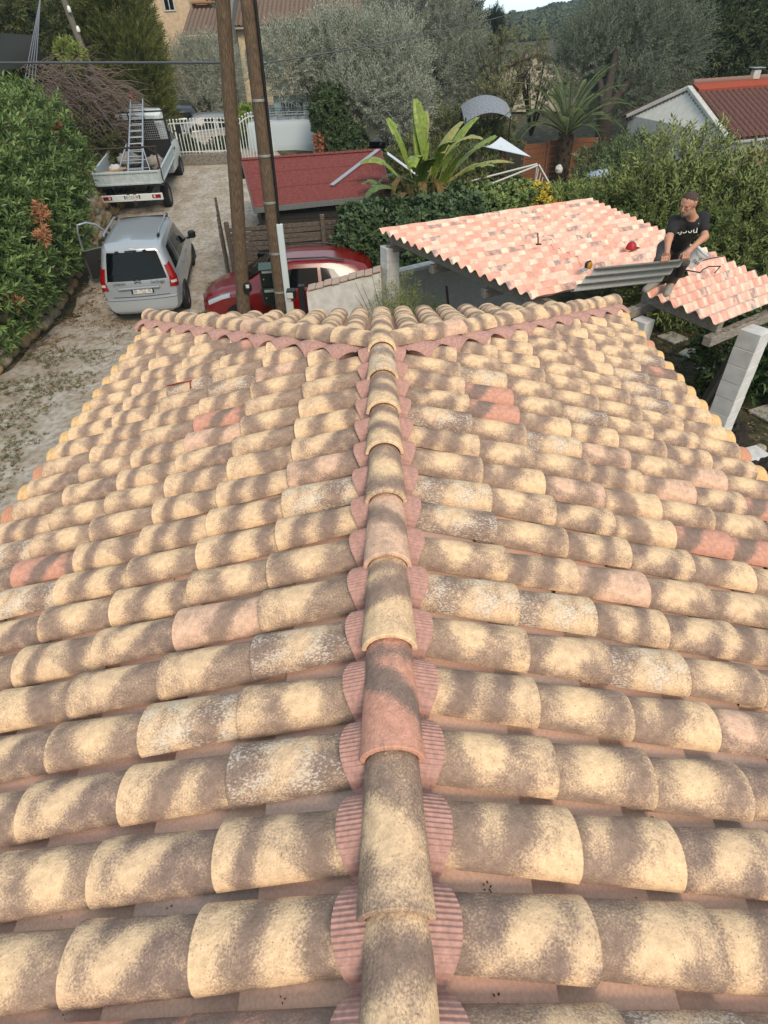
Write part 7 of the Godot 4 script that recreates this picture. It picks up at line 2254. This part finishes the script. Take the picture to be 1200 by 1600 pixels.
	for q in [[Vector3(-14.5, 4.2, -30.0), "dark bushy evergreen tree behind the shade net", Vector3(2.4, 2.6, 2.0), Color(0.030, 0.042, 0.015), Color(0.112, 0.120, 0.045)], [Vector3(-18.5, 5.0, -31.0), "brown leaved dark tree at the top of the bank", Vector3(2.6, 2.8, 2.0), Color(0.045, 0.033, 0.018), Color(0.150, 0.112, 0.053)], [Vector3(-12.9, 3.2, -34.5), "green leafy tree between the dark trees and the conifer", Vector3(1.9, 2.6, 1.8), Color(0.053, 0.075, 0.018), Color(0.180, 0.210, 0.060)]]:
		var tt = thing("bank_tree", q[1], "tree", q[0] - Vector3(0, 1.2, 0), 0, "dark trees above the bank")
		trunk(tt, Vector3.ZERO, Vector3(0, 1.6, 0), 0.16, [Vector3(0.8, 2.6, 0.2), Vector3(-0.8, 2.7, 0.2)], bark())
		foliage(tt, "crown", [[Vector3(0, 2.6, -0.3), q[2]], [Vector3(0.9, 1.3, 0.5), q[2] * 0.55], [Vector3(-0.9, 1.5, 0.4), q[2] * 0.6]], 2600, weed, leaf_mat("tree_leaf", 0.6), q[3], q[4], 1.1, 2.0, 0.3, 0.5, 0.3)
	# hedges behind the carport
	var ih = thing("ivy_hedge", "dark glossy ivy hedge between the red shed and the carport", "hedge", Vector3(0.5, 0, -15.2))
	foliage(ih, "foliage", [[Vector3(-0.75, 1.2, -0.3), Vector3(0.85, 1.05, 0.8)], [Vector3(0.35, 1.3, -0.1), Vector3(0.85, 1.05, 0.8)], [Vector3(1.3, 1.5, 0.0), Vector3(0.9, 0.95, 0.8)]], 3000, ivy, leaf_mat("ivy_leaf", 0.45), Color(0.018, 0.036, 0.015), Color(0.083, 0.128, 0.053), 0.9, 1.5, 0.35, 0.4)
	var gh = thing("clipped_hedge", "clipped green hedge running behind the pink carport roof", "hedge", Vector3(3.4, 0, -16.0))
	foliage(gh, "foliage", [[Vector3(-0.9, 1.45, 0.2), Vector3(1.0, 0.85, 0.8)], [Vector3(0.2, 1.55, 0.0), Vector3(0.8, 0.75, 0.7)]], 2200, ivy, leaf_mat("ivy_leaf", 0.45), Color(0.057, 0.092, 0.025), Color(0.203, 0.263, 0.082), 0.8, 1.3, 0.4, 0.4, 0.1, 3.0)
	foliage(gh, "foliage", [[Vector3(1.6, 1.35, -0.4), Vector3(1.1, 0.85, 0.9)], [Vector3(2.9, 1.25, -0.6), Vector3(1.2, 0.85, 0.9)]], 2600, weed, leaf_mat("hedge_leaf", 0.5), Color(0.080, 0.112, 0.029), Color(0.270, 0.324, 0.100), 0.7, 1.2, 0.6, 0.4, 0.1, 3.0)
	var yl = thing("yellow_shrub", "bright yellow leaved shrub in the middle of the clipped hedge", "shrub", Vector3(4.05, 1.2, -15.7))
	foliage(yl, "foliage", [[Vector3(-0.05, 0.5, 0.1), Vector3(0.42, 0.55, 0.35)], [Vector3(-0.25, 0.9, -0.3), Vector3(0.4, 0.22, 0.4)]], 330, ivy, leaf_mat("yellow_leaf", 0.5), Color(0.30, 0.22, 0.02), Color(0.62, 0.48, 0.06), 0.8, 1.2, 0.3, 0.5)
	var by = thing("young_shrub", "bright green young shrub behind the railing", "shrub", Vector3(-5.3, 1.5, -29.6))
	foliage(by, "foliage", [[Vector3(0, 0.75, 0), Vector3(0.75, 0.65, 0.6)]], 420, weed, leaf_mat("tree_leaf", 0.6), Color(0.090, 0.135, 0.022), Color(0.270, 0.360, 0.075), 0.8, 1.3)
	# big loose bush behind the worker
	var bb = thing("oleander_bush", "large loose leafy bush with upright sprays behind the worker", "bush", Vector3(6.4, 0, -13.6))
	trunk(bb, Vector3(0, 0, -0.3), Vector3(0, 1.0, -0.3), 0.10, [Vector3(-0.9, 2.4, -0.3), Vector3(0.6, 2.8, -0.5), Vector3(1.6, 2.1, 0.0), Vector3(0.2, 3.2, -0.6)], bark())
	foliage(bb, "foliage", [[Vector3(-0.5, 1.9, 0.0), Vector3(1.3, 1.15, 0.9)], [Vector3(0.9, 1.8, 0.3), Vector3(1.5, 1.2, 0.9)], [Vector3(-1.3, 1.9, -0.4), Vector3(0.9, 1.0, 0.8)], [Vector3(2.2, 1.5, 0.2), Vector3(1.1, 1.2, 0.9)], [Vector3(0.4, 1.0, 0.8), Vector3(1.6, 0.9, 0.7)]], 7500, sprig("oleander", 10, 0.10, 0.034, 0.20, 0.85), leaf_mat("oleander_leaf", 0.5), Color(0.051, 0.076, 0.023), Color(0.222, 0.263, 0.088), 0.8, 1.3, 0.45, 0.6, 0.3)
	foliage(bb, "sprays", [[Vector3(-0.1, 3.0, -0.2), Vector3(1.1, 0.75, 0.6)], [Vector3(0.9, 2.8, -0.1), Vector3(0.9, 0.6, 0.6)]], 560, sprig("oleander", 10, 0.10, 0.034, 0.20, 0.85), leaf_mat("oleander_leaf", 0.5), Color(0.093, 0.116, 0.039), Color(0.302, 0.336, 0.127), 0.8, 1.4, 1.2, 0.9, 0.3)
	var bg = thing("dark_shrub", "dark glossy shrub under the carport edge beside the stepping stones", "shrub", Vector3(6.2, 0, -9.6))
	foliage(bg, "foliage", [[Vector3(0.3, 0.75, -0.2), Vector3(0.8, 0.75, 0.7)], [Vector3(1.1, 0.9, 0.1), Vector3(0.7, 0.8, 0.6)]], 900, laurel, leaf_mat("laurel_leaf", 0.38), Color(0.021, 0.045, 0.015), Color(0.075, 0.120, 0.038), 0.8, 1.3, 0.4, 0.5)
	# bamboo-like shrub in front of the grey wall
	var bm = thing("bamboo_shrub", "airy light green bamboo shrub in front of the white wall", "shrub", Vector3(0.25, 0, -10.5))
	var cm := MB.new()
	var r := RandomNumberGenerator.new(); r.seed = 44
	for k in 16:
		var b = Vector3(r.randf_range(-0.2, 0.2), 0, r.randf_range(-0.15, 0.15))
		cm.tube([b, b * 1.6 + Vector3(0, 1.1, 0), b * 3.4 + Vector3(r.randf_range(-0.15, 0.15), r.randf_range(1.7, 2.15), 0)], [0.010, 0.008, 0.003], 5)
	part(bm, "canes", cm, mat("cane", Color(0.30, 0.32, 0.14), 0.6))
	foliage(bm, "foliage", [[Vector3(0.0, 1.55, 0), Vector3(0.45, 0.55, 0.3)], [Vector3(0.35, 1.35, 0.05), Vector3(0.45, 0.45, 0.3)], [Vector3(-0.15, 1.2, 0.1), Vector3(0.3, 0.4, 0.3)]], 420, sprig("bamboo", 7, 0.11, 0.014, 0.14, 0.9), leaf_mat("bamboo_leaf", 0.5), Color(0.150, 0.195, 0.068), Color(0.26, 0.29, 0.13), 0.7, 1.1, 0.3, 0.9)
	var rh = thing("railing_hedge", "dark green shrubs growing behind the white railing", "hedge", Vector3(-6.8, 1.2, -28.2))
	foliage(rh, "foliage", [[Vector3(-1.3, 0.35, 0), Vector3(0.9, 0.6, 0.6)], [Vector3(0.6, 0.3, -0.3), Vector3(0.9, 0.5, 0.6)]], 900, ivy, leaf_mat("ivy_leaf", 0.45), Color(0.015, 0.025, 0.012), Color(0.06, 0.08, 0.035), 1.0, 1.6, 0.3, 0.5)
	palm(Vector3(6.85, 0.5, -24.9))
	banana(Vector3(1.15, 0.7, -17.6))
	# bare and half bare shrubs in front of the pale house
	for q in [[Vector3(6.4, 0.5, -36.0), 3.6, "thin half bare tree with an upright tip against the sky", 26], [Vector3(8.6, 0.5, -38.5), 3.2, "half bare shrubby tree in front of the pale house", 24], [Vector3(5.2, 0.4, -31.5), 2.6, "brown twiggy shrub behind the grey canopy", 22]]:
		var tt = thing("bare_tree", q[2], "tree", q[0])
		var tm := MB.new()
		for k in q[3]:
			var a = r.randf() * TAU; var l: float = q[1] * r.randf_range(0.7, 1.15)
			var d = Vector3(cos(a) * 0.38, 1.0, sin(a) * 0.3).normalized()
			var p1 = d * l * 0.45 + Vector3(0, 0.1, 0); var p2 = d * l + Vector3(r.randf_range(-0.2, 0.2), 0.2, 0)
			tm.tube([Vector3(d.x * 0.1, -0.1, d.z * 0.1), p1, p2], [0.05, 0.03, 0.008], 5)
			for j in 7:
				var s = r.randf_range(0.35, 0.95)
				var p: Vector3 = p1.lerp(p2, s)
				tm.tube([p, p + Vector3(r.randf_range(-0.5, 0.5), r.randf_range(0.2, 0.7), r.randf_range(-0.4, 0.4))], [0.012, 0.004], 4, false)
		part(tt, "trunk", tm, bark())
		foliage(tt, "crown", [[Vector3(0, q[1] * 0.95, 0), Vector3(1.3, q[1] * 0.30, 1.1)], [Vector3(0, q[1] * 1.15, 0), Vector3(0.45, 0.8, 0.45)], [Vector3(0, q[1] * 0.5, 0), Vector3(1.0, q[1] * 0.3, 0.9)]], 330, weed, leaf_mat("tree_leaf", 0.6), Color(0.09, 0.10, 0.045), Color(0.26, 0.26, 0.13), 0.7, 1.3, 0.5, 0.9, 0.3)
	var us = thing("understorey_shrub", "tangle of green shrubs between the olive trees and the grey canopy", "shrub", Vector3(2.6, 0.2, -31.0))
	foliage(us, "foliage", [[Vector3(0, 1.1, 0), Vector3(2.2, 1.3, 1.0)], [Vector3(2.2, 0.9, 1.5), Vector3(1.4, 1.0, 0.9)], [Vector3(-1.2, 0.8, 2.5), Vector3(1.3, 0.9, 0.8)], [Vector3(0.4, 0.8, 4.5), Vector3(1.6, 0.9, 0.9)], [Vector3(-1.4, 0.9, 6.2), Vector3(1.3, 0.9, 0.9)], [Vector3(0.6, 0.9, 8.0), Vector3(1.5, 1.0, 1.0)], [Vector3(-0.6, 0.9, 10.5), Vector3(1.2, 1.0, 1.0)]], 4600, weed, leaf_mat("tree_leaf", 0.6), Color(0.038, 0.053, 0.018), Color(0.165, 0.180, 0.068), 0.9, 1.5, 0.4, 0.6, 0.35)
	var gs = thing("garden_shrub", "grey green leafy shrub between the clutter and the olive trunk", "shrub", Vector3(8.0, 0.1, -23.2))
	foliage(gs, "foliage", [[Vector3(0, 1.1, 0), Vector3(1.1, 0.8, 0.8)], [Vector3(1.2, 1.2, -0.8), Vector3(1.2, 0.9, 0.8)], [Vector3(-0.7, 1.0, 1.6), Vector3(0.8, 0.6, 0.6)]], 1300, weed, leaf_mat("tree_leaf", 0.6), Color(0.045, 0.068, 0.027), Color(0.180, 0.225, 0.105), 0.9, 1.5, 0.5, 0.6, 0.3)
	# dark cypresses and broad trees closing the view
	for q in [[Vector3(9.5, 0.3, -75.0), 0.9, 6.2, "slim dark cypress on the skyline beside the olive trees"], [Vector3(12.3, 0.3, -78.0), 0.8, 5.0, "smaller dark cypress on the skyline next to the slim one"]]:
		var tt = thing("cypress", q[3], "tree", q[0])
		trunk(tt, Vector3.ZERO, Vector3(0, 1.5, 0), 0.2, [], bark())
		foliage(tt, "crown", [[Vector3(0, q[2] * 0.6, 0), Vector3(q[1], q[2] * 0.55, q[1])]], 900, fine, leaf_mat("conifer_leaf", 0.7), Color(0.018, 0.030, 0.015), Color(0.060, 0.083, 0.038), 1.6, 2.6, 0.9, 0.5, 0.15)
	var k2 := 0
	for q in [[Vector3(17.0, 0.5, -39.0), 3.2], [Vector3(22.0, 0.8, -40.0), 3.6], [Vector3(27.0, 1.5, -44.0), 4.0], [Vector3(19.5, 0.5, -48.0), 4.0], [Vector3(26.0, 3.0, -58.0), 4.6]]:
		var lb: String = ["dark round broadleaf tree directly behind the white house ridge", "dark broadleaf tree above the white house roof", "large dark tree above the lean-to", "tall dark tree behind the white house trees", "highest dark tree on the wooded slope"][k2]
		var tt = thing("broadleaf_tree", lb, "tree", q[0], 0, "dark trees behind the white house")
		var s: float = q[1]
		trunk(tt, Vector3.ZERO, Vector3(0, s * 0.6, 0), 0.25, [Vector3(s * 0.4, s * 1.1, 0.2), Vector3(-s * 0.4, s * 1.2, 0), Vector3(0, s * 1.4, -0.2)], bark())
		foliage(tt, "crown", [[Vector3(0, s * 1.2, 0), Vector3(s, s * 0.75, s * 0.8)], [Vector3(-s * 0.6, s * 0.8, s * 0.3), Vector3(s * 0.6, s * 0.5, s * 0.5)], [Vector3(s * 0.6, s * 0.75, s * 0.3), Vector3(s * 0.6, s * 0.5, s * 0.5)]], 3000, weed, leaf_mat("tree_leaf", 0.6), Color(0.024, 0.038, 0.015), Color(0.098, 0.120, 0.048), 1.6, 2.8, 0.4, 0.5, 0.35)
		k2 += 1
	# woods on the hills, too many and too far to count
	var fo := Node3D.new(); fo.name = "hillside_wood"; add_child(fo)
	fo.set_meta("label", "dense dark green wood covering the far hillsides"); fo.set_meta("category", "wood"); fo.set_meta("kind", "stuff")
	var crown := MB.new()
	var cr := RandomNumberGenerator.new(); cr.seed = 77
	for i in 460:
		var d = Vector3(cr.randfn(), absf(cr.randfn()) * 0.9, cr.randfn()).normalized()
		var p = d * Vector3(1.0, 1.15, 1.0) * cr.randf_range(0.75, 1.05)
		var u = d.cross(Vector3(0.3, 1, 0.2)).normalized(); var w = d.cross(u)
		var a = cr.randf() * TAU; var s = cr.randf_range(0.06, 0.13)
		var uu = (u * cos(a) + w * sin(a)) * s + d * s * cr.randf_range(-0.4, 0.4); var ww = (w * cos(a) - u * sin(a)) * s
		crown.quad(p - uu - ww, p - uu + ww, p + uu + ww, p + uu - ww)
	var cmesh = crown.mesh()
	var mm := MultiMesh.new(); mm.transform_format = MultiMesh.TRANSFORM_3D; mm.use_colors = true; mm.mesh = cmesh
	var tr := []
	for k in 5200:
		var a = lerpf(80.0, 345.0, pow(cr.randf(), 0.8))
		var x = cr.randf_range(-0.62, 0.85) * a
		if x > 0.05 * a and x < 0.32 * a and a < 190.0: continue
		var s = cr.randf_range(1.6, 3.4)
		tr.append([Transform3D(Basis(Vector3.UP, cr.randf() * TAU).scaled(Vector3(s, s * cr.randf_range(0.8, 1.2), s)), Vector3(x, ground_y(x, -a) + s * 0.15, -a)), cr.randf()])
	mm.instance_count = tr.size()
	for k in tr.size():
		mm.set_instance_transform(k, tr[k][0])
		var c = Color(0.027, 0.042, 0.018).lerp(Color(0.112, 0.128, 0.053), tr[k][1]); c.a = 1.0
		mm.set_instance_color(k, c)
	var o := MultiMeshInstance3D.new(); o.name = "crowns"; o.multimesh = mm; o.material_override = leaf_mat("tree_leaf", 0.6)
	o.set_meta("kind", "stuff")
	fo.add_child(o)
